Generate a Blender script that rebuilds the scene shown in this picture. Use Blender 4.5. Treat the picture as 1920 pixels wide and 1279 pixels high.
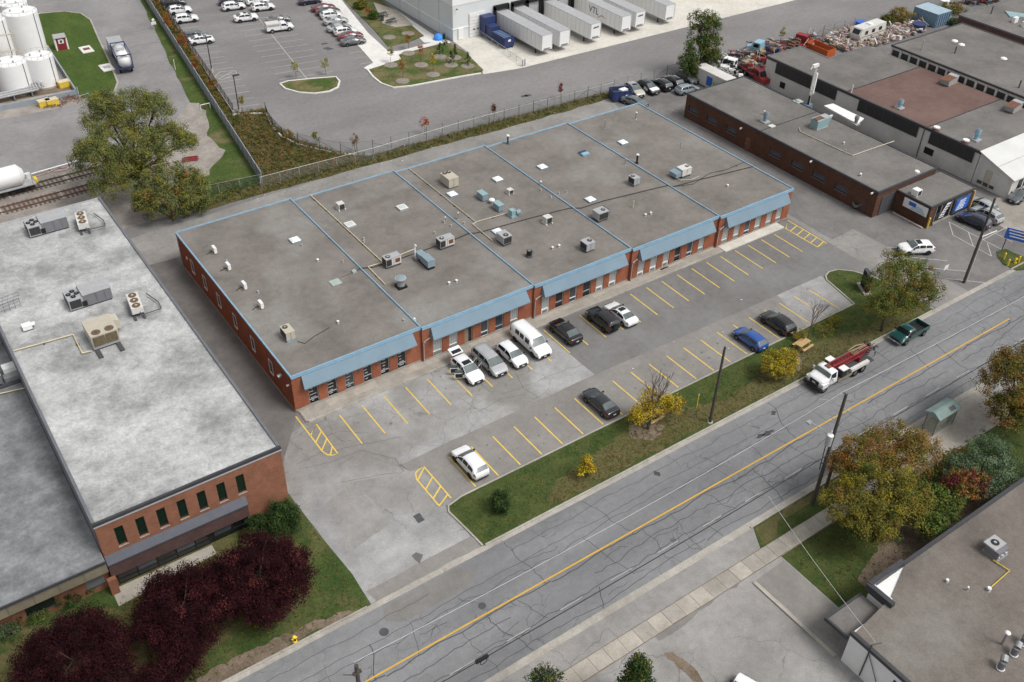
import bpy, math, random
import numpy as np
from mathutils import Matrix, Vector
R = math.radians
rnd = random.Random(7)
scene = bpy.context.scene
for o in list(bpy.data.objects):
    bpy.data.objects.remove(o)

# ------------------------------------------------------------------ camera
FPX = 1834.907                                    # focal length in pixels of the 1920 px wide photograph
CAM = Vector((-26.4836, -74.5801, 70.0))
CROT = Matrix.Rotation(R(-36.01649), 3, 'Z') @ Matrix.Rotation(R(51.89518), 3, 'X') @ Matrix.Rotation(R(1.64055), 3, 'Z')
cam_data = bpy.data.cameras.new('camera')
cam = bpy.data.objects.new('camera', cam_data)
scene.collection.objects.link(cam)
cam.matrix_world = Matrix.Translation(CAM) @ CROT.to_4x4()
cam_data.sensor_width = 36.0
cam_data.lens = 36.0 * FPX / 1920.0
cam_data.clip_start = 1.0
cam_data.clip_end = 3000.0
scene.camera = cam

# ------------------------------------------------------------------ sky and sun (overcast)
SUN_EL, SUN_AZ = 56.0, 152.0                      # azimuth measured clockwise from +Y
world = bpy.data.worlds.new('World')
scene.world = world
world.use_nodes = True
wn = world.node_tree
wn.nodes.clear()
sky = wn.nodes.new('ShaderNodeTexSky')
sky.sky_type = 'NISHITA'
sky.sun_disc = False
sky.sun_elevation = R(SUN_EL)
sky.sun_rotation = R(SUN_AZ)
sky.dust_density = 4.0
sky.air_density = 1.0
hs = wn.nodes.new('ShaderNodeHueSaturation')
hs.inputs['Saturation'].default_value = 0.14      # cloud cover: nearly colourless sky light
bg = wn.nodes.new('ShaderNodeBackground')
bg.inputs['Strength'].default_value = 0.125
wo = wn.nodes.new('ShaderNodeOutputWorld')
wn.links.new(sky.outputs[0], hs.inputs['Color'])
wn.links.new(hs.outputs[0], bg.inputs['Color'])
wn.links.new(bg.outputs[0], wo.inputs['Surface'])
sun_data = bpy.data.lights.new('sun', 'SUN')
sun_data.energy = 1.5
sun_data.angle = R(20)
sun_data.color = (1.0, 0.965, 0.92)
sun = bpy.data.objects.new('sun', sun_data)
scene.collection.objects.link(sun)
sd = Vector((math.sin(R(SUN_AZ)) * math.cos(R(SUN_EL)), math.cos(R(SUN_AZ)) * math.cos(R(SUN_EL)), math.sin(R(SUN_EL))))
sun.rotation_euler = sd.to_track_quat('Z', 'Y').to_euler()

scene.view_settings.view_transform = 'Standard'
scene.view_settings.look = 'None'
scene.view_settings.gamma = 1.0
scene.view_settings.use_curve_mapping = False
scene.view_settings.exposure = 0.32

# ------------------------------------------------------------------ helpers
col = scene.collection


def gp(u, v, z=0.0):
    """survey mark: the point at height z that the photograph shows at pixel (u, v)"""
    d = CROT @ Vector(((u - 960.0) / FPX, -(v - 639.5) / FPX, -1.0))
    t = (z - CAM.z) / d.z
    return (CAM.x + d.x * t, CAM.y + d.y * t)


def gps(pts, z=0.0):
    return [gp(u, v, z) for u, v in pts]


class MB:
    def __init__(s):
        s.v = []; s.f = []; s.m = []

    def add(s, vs, fs, m=0):
        b = len(s.v)
        s.v += [tuple(p) for p in vs]
        for f in fs:
            s.f.append(tuple(i + b for i in f)); s.m.append(m)
        return s

    def box(s, x0, y0, z0, x1, y1, z1, m=0):
        return s.add([(x0, y0, z0), (x1, y0, z0), (x1, y1, z0), (x0, y1, z0), (x0, y0, z1), (x1, y0, z1), (x1, y1, z1), (x0, y1, z1)],
                     [(3, 2, 1, 0), (4, 5, 6, 7), (0, 1, 5, 4), (1, 2, 6, 5), (2, 3, 7, 6), (3, 0, 4, 7)], m)

    def cbox(s, cx, cy, z0, lx, ly, h, m=0, a=0.0):
        c, q = math.cos(a), math.sin(a)
        P = [(-lx / 2, -ly / 2), (lx / 2, -ly / 2), (lx / 2, ly / 2), (-lx / 2, ly / 2)]
        P = [(cx + x * c - y * q, cy + x * q + y * c) for x, y in P]
        return s.prism(P, z0, z0 + h, m)

    def prism(s, poly, z0, z1, m=0, bottom=True):
        a = sum(poly[i - 1][0] * poly[i][1] - poly[i][0] * poly[i - 1][1] for i in range(len(poly)))
        if a < 0: poly = poly[::-1]
        n = len(poly)
        vs = [(x, y, z0) for x, y in poly] + [(x, y, z1) for x, y in poly]
        fs = [tuple(range(n, 2 * n))] + [(i, (i + 1) % n, n + (i + 1) % n, n + i) for i in range(n)]
        if bottom: fs.append(tuple(range(n - 1, -1, -1)))
        return s.add(vs, fs, m)

    def sheet(s, poly, z, m=0):
        a = sum(poly[i - 1][0] * poly[i][1] - poly[i][0] * poly[i - 1][1] for i in range(len(poly)))
        if a < 0: poly = poly[::-1]
        return s.add([(x, y, z) for x, y in poly], [tuple(range(len(poly)))], m)

    def quad(s, a, b, c, d, m=0):
        return s.add([a, b, c, d], [(0, 1, 2, 3)], m)

    def cyl(s, p0, p1, r0, r1=None, n=10, m=0, caps=True):
        if r1 is None: r1 = r0
        p0 = Vector(p0); p1 = Vector(p1)
        d = (p1 - p0)
        if d.length < 1e-6: return s
        d.normalize()
        u = d.orthogonal().normalized(); w = d.cross(u)
        vs = []
        for p, r in ((p0, r0), (p1, r1)):
            for i in range(n):
                a = 2 * math.pi * i / n
                vs.append(p + u * (r * math.cos(a)) + w * (r * math.sin(a)))
        fs = [(i, (i + 1) % n, n + (i + 1) % n, n + i) for i in range(n)]
        if caps: fs += [tuple(range(n - 1, -1, -1)), tuple(range(n, 2 * n))]
        return s.add(vs, fs, m)

    def tube(s, path, r, n=6, m=0):
        for a, b in zip(path, path[1:]): s.cyl(a, b, r, r, n, m)
        return s

    def ribbon(s, path, w, z, m=0):
        n = len(path); L = []
        for i in range(n):
            a = path[max(0, i - 1)]; b = path[min(n - 1, i + 1)]
            dx, dy = b[0] - a[0], b[1] - a[1]; l = math.hypot(dx, dy) or 1
            nx, ny = -dy / l * w / 2, dx / l * w / 2
            L.append(((path[i][0] + nx, path[i][1] + ny, z), (path[i][0] - nx, path[i][1] - ny, z)))
        for p, q in zip(L, L[1:]): s.quad(p[0], p[1], q[1], q[0], m)
        return s

    def dome(s, c, r, h, n=10, k=3, m=0):
        vs = []; fs = []
        for j in range(k):
            a = math.pi / 2 * j / k
            for i in range(n):
                t = 2 * math.pi * i / n
                vs.append((c[0] + r * math.cos(a) * math.cos(t), c[1] + r * math.cos(a) * math.sin(t), c[2] + h * math.sin(a)))
        vs.append((c[0], c[1], c[2] + h))
        for j in range(k - 1):
            for i in range(n): fs.append((j * n + i, j * n + (i + 1) % n, (j + 1) * n + (i + 1) % n, (j + 1) * n + i))
        for i in range(n): fs.append(((k - 1) * n + i, (k - 1) * n + (i + 1) % n, k * n))
        fs.append(tuple(range(n - 1, -1, -1)))
        return s.add(vs, fs, m)

    def mesh(s, name, mats, smooth=False):
        me = bpy.data.meshes.new(name)
        me.from_pydata(s.v, [], s.f)
        if not isinstance(mats, (list, tuple)): mats = [mats]
        for t in mats: me.materials.append(t)
        if len(mats) > 1: me.polygons.foreach_set('material_index', s.m)
        if smooth: me.polygons.foreach_set('use_smooth', [True] * len(me.polygons))
        me.update()
        return me

    def build(s, name, mats, parent=None, smooth=False, loc=None, rz=0.0):
        return put(name, s.mesh(name, mats, smooth), parent, loc, rz)


def put(name, me, parent=None, loc=None, rz=0.0):
    o = bpy.data.objects.new(name, me)
    col.objects.link(o)
    if parent: o.parent = parent
    if loc: o.location = loc
    if rz: o.rotation_euler.z = rz
    return o


def tag(o, label=None, cat=None, group=None, kind=None):
    if label: o['label'] = label
    if cat: o['category'] = cat
    if group: o['group'] = group
    if kind: o['kind'] = kind
    return o


def empty(name, loc=(0, 0, 0), rz=0.0):
    o = bpy.data.objects.new(name, None)
    col.objects.link(o)
    o.empty_display_size = 0.5
    o.location = loc
    o.rotation_euler.z = rz
    return o


def thing(name, label, cat, loc=(0, 0, 0), rz=0.0, group=None):
    return tag(empty(name, loc, rz), label, cat, group)


def struct(name, mb, mat, parent=None):
    o = mb.build(name, mat, parent)
    if not parent: o['kind'] = 'structure'
    return o


def copy_tree(o, parent=None):
    c = o.copy()
    col.objects.link(c)
    c.parent = parent
    for ch in list(o.children): copy_tree(ch, c)
    return c


def text_mesh(txt, size, mat, extrude=0.01, shear=0.0):
    cu = bpy.data.curves.new('lettering', 'FONT')
    cu.body = txt; cu.size = size; cu.extrude = extrude; cu.align_x = 'CENTER'; cu.shear = shear
    o = bpy.data.objects.new('lettering_tmp', cu)
    col.objects.link(o)
    bpy.context.view_layer.update()
    me = bpy.data.meshes.new_from_object(o.evaluated_get(bpy.context.evaluated_depsgraph_get()))
    bpy.data.objects.remove(o)
    me.materials.clear(); me.materials.append(mat)
    return me


# ------------------------------------------------------------------ materials
class NT:
    def __init__(s, name):
        s.mat = bpy.data.materials.new(name)
        s.mat.use_nodes = True
        s.t = s.mat.node_tree
        s.t.nodes.clear()
        s.out = s.n('ShaderNodeOutputMaterial')
        s.b = s.n('ShaderNodeBsdfPrincipled')
        s.t.links.new(s.b.outputs[0], s.out.inputs['Surface'])

    def n(s, k): return s.t.nodes.new(k)

    def l(s, a, b): s.t.links.new(a, b)

    def pos(s, obj=False, scale=(1, 1, 1), rot=0.0):
        m = s.n('ShaderNodeMapping')
        m.inputs['Scale'].default_value = scale
        m.inputs['Rotation'].default_value = (0, 0, rot)
        if obj: s.l(s.n('ShaderNodeTexCoord').outputs['Object'], m.inputs['Vector'])
        else: s.l(s.n('ShaderNodeNewGeometry').outputs['Position'], m.inputs['Vector'])
        return m.outputs[0]

    def noise(s, vec, scale, detail=4.0, rough=0.55, dist=0.0):
        k = s.n('ShaderNodeTexNoise')
        k.inputs['Scale'].default_value = scale
        k.inputs['Detail'].default_value = detail
        k.inputs['Roughness'].default_value = rough
        k.inputs['Distortion'].default_value = dist
        s.l(vec, k.inputs['Vector'])
        return k.outputs['Fac']

    def ramp(s, f, a, b, lo=0.0, hi=1.0):
        k = s.n('ShaderNodeMapRange')
        k.inputs['From Min'].default_value = a; k.inputs['From Max'].default_value = b
        k.inputs['To Min'].default_value = lo; k.inputs['To Max'].default_value = hi
        s.l(f, k.inputs['Value'])
        return k.outputs[0]

    def mix(s, f, a, b, mode='MIX'):
        k = s.n('ShaderNodeMix')
        k.data_type = 'RGBA'; k.blend_type = mode
        for v, i in ((f, 0), (a, 6), (b, 7)):
            if isinstance(v, (int, float)): k.inputs[i].default_value = v
            elif isinstance(v, tuple): k.inputs[i].default_value = (*v, 1) if len(v) == 3 else v
            else: s.l(v, k.inputs[i])
        return k.outputs[2]

    def math(s, op, a, b=0.0):
        k = s.n('ShaderNodeMath'); k.operation = op
        for v, i in ((a, 0), (b, 1)):
            if isinstance(v, (int, float)): k.inputs[i].default_value = v
            else: s.l(v, k.inputs[i])
        return k.outputs[0]

    def bump(s, f, strength, dist=0.02):
        k = s.n('ShaderNodeBump')
        k.inputs['Strength'].default_value = strength; k.inputs['Distance'].default_value = dist
        s.l(f, k.inputs['Height'])
        s.l(k.outputs[0], s.b.inputs['Normal'])

    def done(s, c, rough=0.85, spec=0.3, metal=0.0):
        if isinstance(c, tuple): s.b.inputs['Base Color'].default_value = (*c, 1)
        else: s.l(c, s.b.inputs['Base Color'])
        if isinstance(rough, (int, float)): s.b.inputs['Roughness'].default_value = rough
        else: s.l(rough, s.b.inputs['Roughness'])
        s.b.inputs['Specular IOR Level'].default_value = spec
        s.b.inputs['Metallic'].default_value = metal
        return s.mat


def ground(name, c1, c2, big=9.0, blot=(0.42, 0.6), fine=0.2, fineamp=0.12, stain=None, cracks=None, rough=0.9, stretch=(1, 1, 1), bump=0.3, c3=None, c3s=30.0, c3r=(.5, .62), mid=.11):
    t = NT(name); fineamp = min(.4, fineamp * 1.5)
    p = t.pos(); ps = t.pos(scale=stretch)
    c = t.mix(t.ramp(t.noise(ps, 1 / big, 8, 0.62), *blot), c1, c2)
    if c3: c = t.mix(t.ramp(t.noise(ps, 1 / c3s, 5, 0.55), *c3r), c, c3)
    f = t.noise(p, 1 / fine, 3, 0.7)
    c = t.mix(1.0, c, t.ramp(t.noise(p, 1.3, 7, 0.68, 0.2), 0.3, 0.7, 1 - mid, 1 + mid), 'MULTIPLY')
    c = t.mix(1.0, c, t.ramp(f, 0.25, 0.75, 1 - fineamp, 1 + fineamp), 'MULTIPLY')
    if stain:
        col_, amt, size = stain
        c = t.mix(t.ramp(t.noise(p, 1 / size, 6, 0.7, 0.6), 0.6, 0.74, 0, amt), c, col_)
    for (sx, sy, w, amt, cc) in (cracks or []):
        m = t.n('ShaderNodeVectorMath'); m.operation = 'ADD'
        nz = t.n('ShaderNodeTexNoise'); nz.inputs['Scale'].default_value = 0.55; nz.inputs['Detail'].default_value = 5
        t.l(p, nz.inputs['Vector'])
        sc = t.n('ShaderNodeVectorMath'); sc.operation = 'SCALE'; sc.inputs['Scale'].default_value = 2.2
        t.l(nz.outputs['Color'], sc.inputs[0])
        t.l(p, m.inputs[0]); t.l(sc.outputs[0], m.inputs[1])
        mp = t.n('ShaderNodeMapping'); mp.inputs['Scale'].default_value = (1 / sx, 1 / sy, 0.0)
        t.l(m.outputs[0], mp.inputs['Vector'])
        vo = t.n('ShaderNodeTexVoronoi'); vo.feature = 'DISTANCE_TO_EDGE'; vo.inputs['Scale'].default_value = 1.0
        t.l(mp.outputs[0], vo.inputs['Vector'])
        k = t.ramp(vo.outputs['Distance'], 0.0, w, 1.0, 0.0)
        k = t.math('MULTIPLY', k, t.ramp(t.noise(p, 0.11, 3), 0.42, 0.58, 0.0, amt))
        c = t.mix(k, c, cc)
    if bump: t.bump(f, bump, 0.02)
    return t.done(c, rough, 0.25)


def plain(name, c, rough=0.6, spec=0.4, metal=0.0, var=0.12, size=0.6, dirt=0.0, dirtc=(0.1, 0.085, 0.07), obj=True):
    t = NT(name)
    p = t.pos(obj)
    cc = t.mix(1.0, c, t.ramp(t.noise(p, 1 / size, 5, 0.6), 0.3, 0.7, 1 - var, 1 + var), 'MULTIPLY')
    if dirt: cc = t.mix(t.ramp(t.noise(p, 0.9 / size, 7, 0.68, 0.3), 0.5, 0.75, 0, dirt), cc, dirtc)
    r = t.ramp(t.noise(p, 2.0 / size, 3), 0.3, 0.7, max(0.03, rough - 0.08), min(1, rough + 0.08))
    return t.done(cc, r, spec, metal)


def brick(name, c1, c2, mortar, sc=1.0):
    t = NT(name)
    g = t.n('ShaderNodeNewGeometry')
    sp = t.n('ShaderNodeSeparateXYZ'); t.l(g.outputs['Position'], sp.inputs[0])
    a = t.math('ADD', sp.outputs['X'], sp.outputs['Y'])
    cb = t.n('ShaderNodeCombineXYZ'); t.l(a, cb.inputs['X']); t.l(sp.outputs['Z'], cb.inputs['Y'])
    b = t.n('ShaderNodeTexBrick')
    b.inputs['Scale'].default_value = 1.0
    b.inputs['Brick Width'].default_value = 0.24 * sc; b.inputs['Row Height'].default_value = 0.085 * sc
    b.inputs['Mortar Size'].default_value = 0.007 * sc; b.inputs['Mortar Smooth'].default_value = 0.2
    b.inputs['Bias'].default_value = -0.1
    b.inputs['Color1'].default_value = (*c1, 1); b.inputs['Color2'].default_value = (*c2, 1); b.inputs['Mortar'].default_value = (*mortar, 1)
    t.l(cb.outputs[0], b.inputs['Vector'])
    c = t.mix(1.0, b.outputs['Color'], t.ramp(t.noise(t.pos(), 0.6, 6, 0.65), 0.3, 0.7, 0.8, 1.18), 'MULTIPLY')
    k = t.n('ShaderNodeBump'); k.inputs['Strength'].default_value = 0.4; k.inputs['Distance'].default_value = 0.01; k.invert = True
    t.l(b.outputs['Fac'], k.inputs['Height']); t.l(k.outputs[0], t.b.inputs['Normal'])
    return t.done(c, 0.88, 0.2)


def paintm(name, c, rough=0.22, flake=0.03):
    t = NT(name)
    c2 = t.mix(1.0, c, t.ramp(t.noise(t.pos(True), 1.3, 4), 0.3, 0.7, 1 - flake, 1 + flake), 'MULTIPLY')
    t.b.inputs['Coat Weight'].default_value = 1.0
    t.b.inputs['Coat Roughness'].default_value = 0.05
    t.b.inputs['Coat IOR'].default_value = 1.5
    return t.done(c2, rough, 0.45)


def leafm(name, c, var=0.35):
    t = NT(name)
    c2 = t.mix(1.0, c, t.ramp(t.noise(t.pos(True), 1.1, 4), 0.3, 0.7, 1 - var, 1 + var), 'MULTIPLY')
    c2 = t.mix(1.0, c2, t.ramp(t.noise(t.pos(True), 9.0, 2), 0.3, 0.7, 0.88, 1.12), 'MULTIPLY')
    return t.done(c2, 0.9, 0.06)


M = {}
DK = (0.035, 0.034, 0.034)
M['base'] = ground('ground_asphalt', (0.15, 0.145, 0.14), (0.2, 0.195, 0.19), 14, cracks=[(7, 6, .012, .5, DK)])
M['lot_old'] = ground('weathered_asphalt', (0.240, 0.235, 0.234), (0.379, 0.377, 0.370), 6.5, (.36, .64), 0.12, 0.14, stain=((0.12, 0.115, 0.11), 0.45, 1.8),
                      cracks=[(5.5, 4.2, .010, .7, (0.1, 0.097, 0.094)), (1.6, 1.4, .012, .25, (0.13, 0.125, 0.12))], c3=(0.22, 0.21, 0.195), c3s=16)
M['lot_new'] = ground('newer_asphalt', (0.154, 0.148, 0.144), (0.198, 0.194, 0.190), 7, (.38, .64), 0.11, 0.11, stain=((0.09, 0.085, 0.08), 0.4, 1.5))
M['lot_strip'] = ground('stall_strip_asphalt', (0.196, 0.184, 0.170), (0.247, 0.235, 0.218), 6, (.36, .64), 0.11, 0.11, stain=((0.11, 0.105, 0.1), 0.35, 1.4))
M['drive'] = ground('driveway_asphalt', (0.229, 0.220, 0.210), (0.304, 0.293, 0.282), 5, (.36, .64), 0.12, 0.13, stain=((0.13, 0.12, 0.115), 0.4, 2.2), cracks=[(6, 5, .009, .6, (0.09, 0.086, 0.082))])
M['patch'] = ground('asphalt_patch', (0.17, 0.163, 0.152), (0.21, 0.2, 0.19), 4, (.36, .64), 0.12, 0.12)
M['alley'] = ground('alley_asphalt', (0.112, 0.105, 0.101), (0.174, 0.165, 0.157), 7, (.35, .65), 0.14, 0.12, stain=((0.07, 0.06, 0.055), 0.5, 2.5))
M['lane'] = ground('rear_lane_asphalt', (0.200, 0.191, 0.181), (0.273, 0.263, 0.250), 6, (.36, .64), 0.14, 0.12, stain=((0.13, 0.12, 0.11), 0.45, 2.5), cracks=[(6, 4, .011, .6, (0.1, 0.095, 0.09))])
M['road'] = ground('road_asphalt', (0.160, 0.163, 0.168), (0.222, 0.224, 0.230), 5, (.36, .64), 0.1, 0.13, stain=((0.12, 0.12, 0.122), 0.4, 1.6), stretch=(0.25, 1, 1),
                   cracks=[(3.4, 2.2, .012, .8, (0.075, 0.076, 0.08))])
M['far_lot'] = ground('depot_asphalt', (0.176, 0.169, 0.167), (0.223, 0.215, 0.212), 12, (.38, .62), 0.2, 0.08, stain=((0.15, 0.142, 0.14), 0.4, 5), stretch=(.5, 1, 1))
M['far_road'] = ground('yard_road_asphalt', (0.2, 0.192, 0.192), (0.26, 0.25, 0.25), 9, (.38, .62), 0.2, 0.08, stain=((0.15, 0.145, 0.142), 0.4, 3), cracks=[(6, 5, .008, .5, (0.12, 0.115, 0.11))])
M['right_lot'] = ground('right_lot_asphalt', (0.140, 0.134, 0.131), (0.196, 0.188, 0.183), 6, (.38, .62), 0.14, 0.1, stain=((0.08, 0.076, 0.074), 0.4, 2.0), cracks=[(5, 4, .01, .6, (0.07, 0.068, 0.066))])
M['sandlot'] = ground('sandy_lot', (0.25, 0.228, 0.2), (0.33, 0.305, 0.272), 5, (.38, .62), 0.15, 0.12)
M['gutter'] = ground('kerb_concrete', (0.29, 0.27, 0.24), (0.4, 0.375, 0.335), 3, (.36, .64), 0.15, 0.14, stain=((0.16, 0.125, 0.095), 0.7, 1.4))
M['walk'] = ground('walk_concrete', (0.27, 0.248, 0.218), (0.35, 0.325, 0.288), 3, (.36, .64), 0.14, 0.1, stain=((0.18, 0.16, 0.14), 0.5, 1.2))
M['slab'] = ground('slab_concrete', (0.32, 0.292, 0.25), (0.415, 0.382, 0.33), 2.5, (.36, .64), 0.14, 0.1, stain=((0.2, 0.18, 0.15), 0.4, 1.2))
M['apron'] = ground('dock_apron_concrete', (0.5, 0.475, 0.425), (0.62, 0.592, 0.535), 6, (.36, .64), 0.2, 0.06, stain=((0.32, 0.3, 0.27), 0.6, 3.5))
M['newwalk'] = ground('new_walk_concrete', (0.6, 0.585, 0.555), (0.7, 0.685, 0.655), 5, (.36, .64), 0.2, 0.05)
M['lawn'] = ground('mown_lawn', (0.034, 0.062, 0.014), (0.062, 0.085, 0.022), 2.6, (.36, .64), 0.22, 0.3, bump=0.9, stain=((0.15, 0.122, 0.062), 0.6, 2.0), rough=1.0, c3=(0.105, 0.098, 0.038), c3s=5, c3r=(.48, .62))
M['verge'] = ground('verge_grass', (0.036, 0.06, 0.014), (0.068, 0.084, 0.024), 2.0, (.36, .64), 0.18, 0.32, bump=0.9, stain=((0.15, 0.125, 0.065), 0.4, 1.7), rough=1.0)
M['dry'] = ground('dry_verge_grass', (0.112, 0.094, 0.043), (0.08, 0.084, 0.028), 1.6, (.36, .64), 0.16, 0.32, bump=0.9, stain=((0.2, 0.15, 0.095), 0.7, 1.2), rough=1.0)
M['lush'] = ground('lush_lawn', (0.042, 0.076, 0.013), (0.068, 0.1, 0.02), 3.5, (.36, .64), 0.3, 0.2, mid=.2, bump=0.7, rough=1.0, stretch=(1, .35, 1))
M['bed'] = ground('patchy_turf', (0.052, 0.085, 0.018), (0.15, 0.128, 0.06), 3.2, (.4, .58), 0.25, 0.25, bump=0.8, rough=1.0)
M['meadow'] = ground('weedy_meadow', (0.05, 0.055, 0.018), (0.105, 0.085, 0.035), 2.5, (.36, .64), 0.3, 0.4, bump=1.0, rough=1.0, stain=((0.13, 0.09, 0.06), 0.6, 1.5))
M['gravel'] = ground('grey_gravel', (0.24, 0.215, 0.19), (0.34, 0.312, 0.28), 3, (.36, .64), 0.12, 0.3, bump=1.0)
M['ballast'] = ground('rail_ballast', (0.2, 0.178, 0.16), (0.29, 0.262, 0.235), 3, (.36, .64), 0.15, 0.3, bump=1.0, stain=((0.29, 0.27, 0.18), 0.5, 3))
M['dirt'] = ground('bare_soil', (0.13, 0.098, 0.07), (0.2, 0.155, 0.115), 2, (.36, .64), 0.15, 0.3, bump=1.0)
M['mulch'] = ground('bark_mulch', (0.2, 0.175, 0.15), (0.27, 0.24, 0.205), 1, (.36, .64), 0.12, 0.35, bump=1.0)
M['seal'] = plain('crack_sealer', (0.066, 0.067, 0.07), 0.7, 0.3, obj=False)
M['oil'] = plain('oil_stain', (0.062, 0.06, 0.06), 0.6, 0.3, obj=False)
M['yellow'] = plain('yellow_marking', (0.694, 0.493, 0.091), 0.7, 0.2, var=0.12, size=0.7, obj=False, dirt=0.25, dirtc=(0.25, 0.22, 0.16))
M['roadyellow'] = plain('road_line_yellow', (0.627, 0.359, 0.034), 0.7, 0.2, var=0.1, size=1.5, obj=False)
M['white_mark'] = plain('white_marking', (0.42, 0.415, 0.4), 0.7, 0.2, var=0.15, size=1.2, obj=False, dirt=0.5, dirtc=(0.24, 0.235, 0.23))
M['roof'] = ground('gravel_roof', (0.145, 0.131, 0.119), (0.212, 0.193, 0.175), 5.0, (.34, .66), 0.16, 0.12, stain=((0.114, 0.101, 0.091), 0.5, 2.8), c3=(0.229, 0.223, 0.207), c3s=9, c3r=(.52, .7))
M['roof2'] = ground('grey_gravel_roof', (0.128, 0.120, 0.112), (0.184, 0.173, 0.163), 7, (.36, .64), 0.2, 0.1, stain=((0.085, 0.08, 0.077), 0.55, 5.0))
M['roof_maroon'] = ground('maroon_roof', (0.128, 0.08, 0.068), (0.165, 0.108, 0.092), 6, (.36, .64), 0.2, 0.08, stain=((0.11, 0.085, 0.075), 0.5, 3.0))
M['roof_white'] = ground('coated_roof', (0.19, 0.192, 0.194), (0.42, 0.425, 0.42), 3.4, (.3, .68), 0.25, 0.12, stain=((0.2, 0.185, 0.16), 0.75, 2.6), mid=.2, c3=(0.5, 0.505, 0.5), c3s=8, c3r=(.45, .68))
M['roof_white2'] = ground('worn_coated_roof', (0.1, 0.102, 0.107), (0.28, 0.287, 0.295), 2.4, (.24, .74), 0.25, 0.12, mid=.2, stain=((0.12, 0.12, 0.122), 0.6, 2.2))
M['roof_metal'] = plain('white_metal_roof', (0.58, 0.585, 0.57), 0.45, 0.4, var=0.06, size=3, obj=False)
M['brick'] = brick('orange_brick', (0.323, 0.104, 0.053), (0.242, 0.072, 0.037), (0.21, 0.14, 0.105))
M['brick_l'] = brick('brown_orange_brick', (0.27, 0.112, 0.064), (0.215, 0.085, 0.049), (0.22, 0.15, 0.11))
M['brick_d'] = brick('dark_brown_brick', (0.115, 0.056, 0.037), (0.08, 0.037, 0.025), (0.085, 0.055, 0.044))
M['brick_p'] = brick('purple_brown_brick', (0.1, 0.055, 0.052), (0.075, 0.042, 0.04), (0.12, 0.088, 0.08))
M['fascia'] = plain('blue_grey_metal', (0.162, 0.235, 0.293), 0.5, 0.35, var=0.07, size=2.0, obj=False, dirt=0.15, dirtc=(0.120, 0.157, 0.190))
M['flash'] = plain('blue_flashing', (0.220, 0.361, 0.477), 0.45, 0.4, var=0.1, size=1.0, obj=False, dirt=0.25, dirtc=(0.172, 0.230, 0.278))
M['darkflash'] = plain('dark_flashing', (0.045, 0.046, 0.052), 0.55, 0.4, obj=False)
M['greyflash'] = plain('grey_flashing', (0.14, 0.145, 0.16), 0.5, 0.4, obj=False, var=.15)
M['whitewall'] = plain('white_painted_block', (0.575, 0.564, 0.540), 0.8, 0.2, var=0.1, size=3, obj=False, dirt=0.4, dirtc=(0.32, 0.29, 0.24))
M['panel_l'] = plain('pale_grey_panel', (0.62, 0.645, 0.65), 0.6, 0.3, var=0.04, size=5, obj=False)
M['panel_w'] = plain('white_panel', (0.76, 0.775, 0.785), 0.6, 0.3, var=0.03, size=5, obj=False)
M['concbeam'] = plain('stained_concrete_beam', (0.185, 0.16, 0.115), 0.9, 0.2, var=0.2, size=1.5, obj=False, dirt=0.4)
M['glass'] = plain('dark_window_glass', (0.012, 0.014, 0.016), 0.06, 0.6, var=0.3, size=1.2)
M['glass_t'] = plain('green_window_glass', (0.01, 0.022, 0.014), 0.12, 0.35, var=0.3, size=1.2)
M['glass_b'] = plain('bluish_window_glass', (0.05, 0.062, 0.075), 0.1, 0.6, var=0.3, size=1.0)
M['blind'] = plain('window_with_blind', (0.33, 0.35, 0.35), 0.3, 0.5, var=0.12, size=0.5)
M['blind2'] = plain('window_with_green_blind', (0.2, 0.23, 0.22), 0.25, 0.5, var=0.15, size=0.5)
M['white'] = plain('white_paint', (0.74, 0.74, 0.73), 0.5, 0.4, var=0.05)
M['offwhite'] = plain('off_white_paint', (0.58, 0.57, 0.54), 0.55, 0.35, var=0.08, dirt=.2, dirtc=(.35, .32, .28))
M['tan'] = plain('tan_metal', (0.46, 0.42, 0.345), 0.5, 0.4, var=0.08, dirt=0.25, dirtc=(0.28, 0.24, 0.18))
M['tank'] = plain('white_tank_steel', (0.76, 0.765, 0.76), 0.5, 0.4, var=0.04, size=2.5, dirt=0.15, dirtc=(0.5, 0.46, 0.4))
M['galv'] = plain('galvanised_steel', (0.3, 0.31, 0.315), 0.42, 0.5, 0.4, var=0.15)
M['lgrey'] = plain('light_grey_metal', (0.36, 0.365, 0.375), 0.5, 0.4, var=0.1, dirt=.2)
M['mgrey'] = plain('mid_grey_metal', (0.17, 0.17, 0.185), 0.5, 0.4, var=0.1)
M['dgrey'] = plain('dark_grey_metal', (0.07, 0.072, 0.078), 0.55, 0.4, var=0.15)
M['black'] = plain('black_rubber', (0.014, 0.014, 0.015), 0.7, 0.3, var=0.2)
M['coil'] = plain('condenser_coil', (0.035, 0.034, 0.034), 0.6, 0.4, var=0.3, size=.15)
M['coil_t'] = plain('weathered_coil', (0.12, 0.095, 0.055), 0.6, 0.4, var=0.35, size=.2)
M['fan'] = plain('fan_grille', (0.018, 0.018, 0.019), 0.5, 0.4)
M['fan_t'] = plain('rusty_fan_grille', (0.13, 0.085, 0.05), 0.6, 0.4, var=.3, size=.2)
M['bluegrey'] = plain('blue_grey_cabinet', (0.215, 0.285, 0.325), 0.5, 0.4, var=0.08)
M['teal'] = plain('teal_cabinet', (0.25, 0.37, 0.39), 0.5, 0.4, var=0.1, dirt=.15)
M['hatchgreen'] = plain('grey_green_hatch', (0.34, 0.4, 0.375), 0.6, 0.3)
M['dome'] = plain('white_acrylic_dome', (0.85, 0.86, 0.87), 0.3, 0.5, var=0.02)
M['skyglass'] = plain('skylight_pane', (0.48, 0.54, 0.53), 0.2, 0.5, var=0.15)
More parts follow.
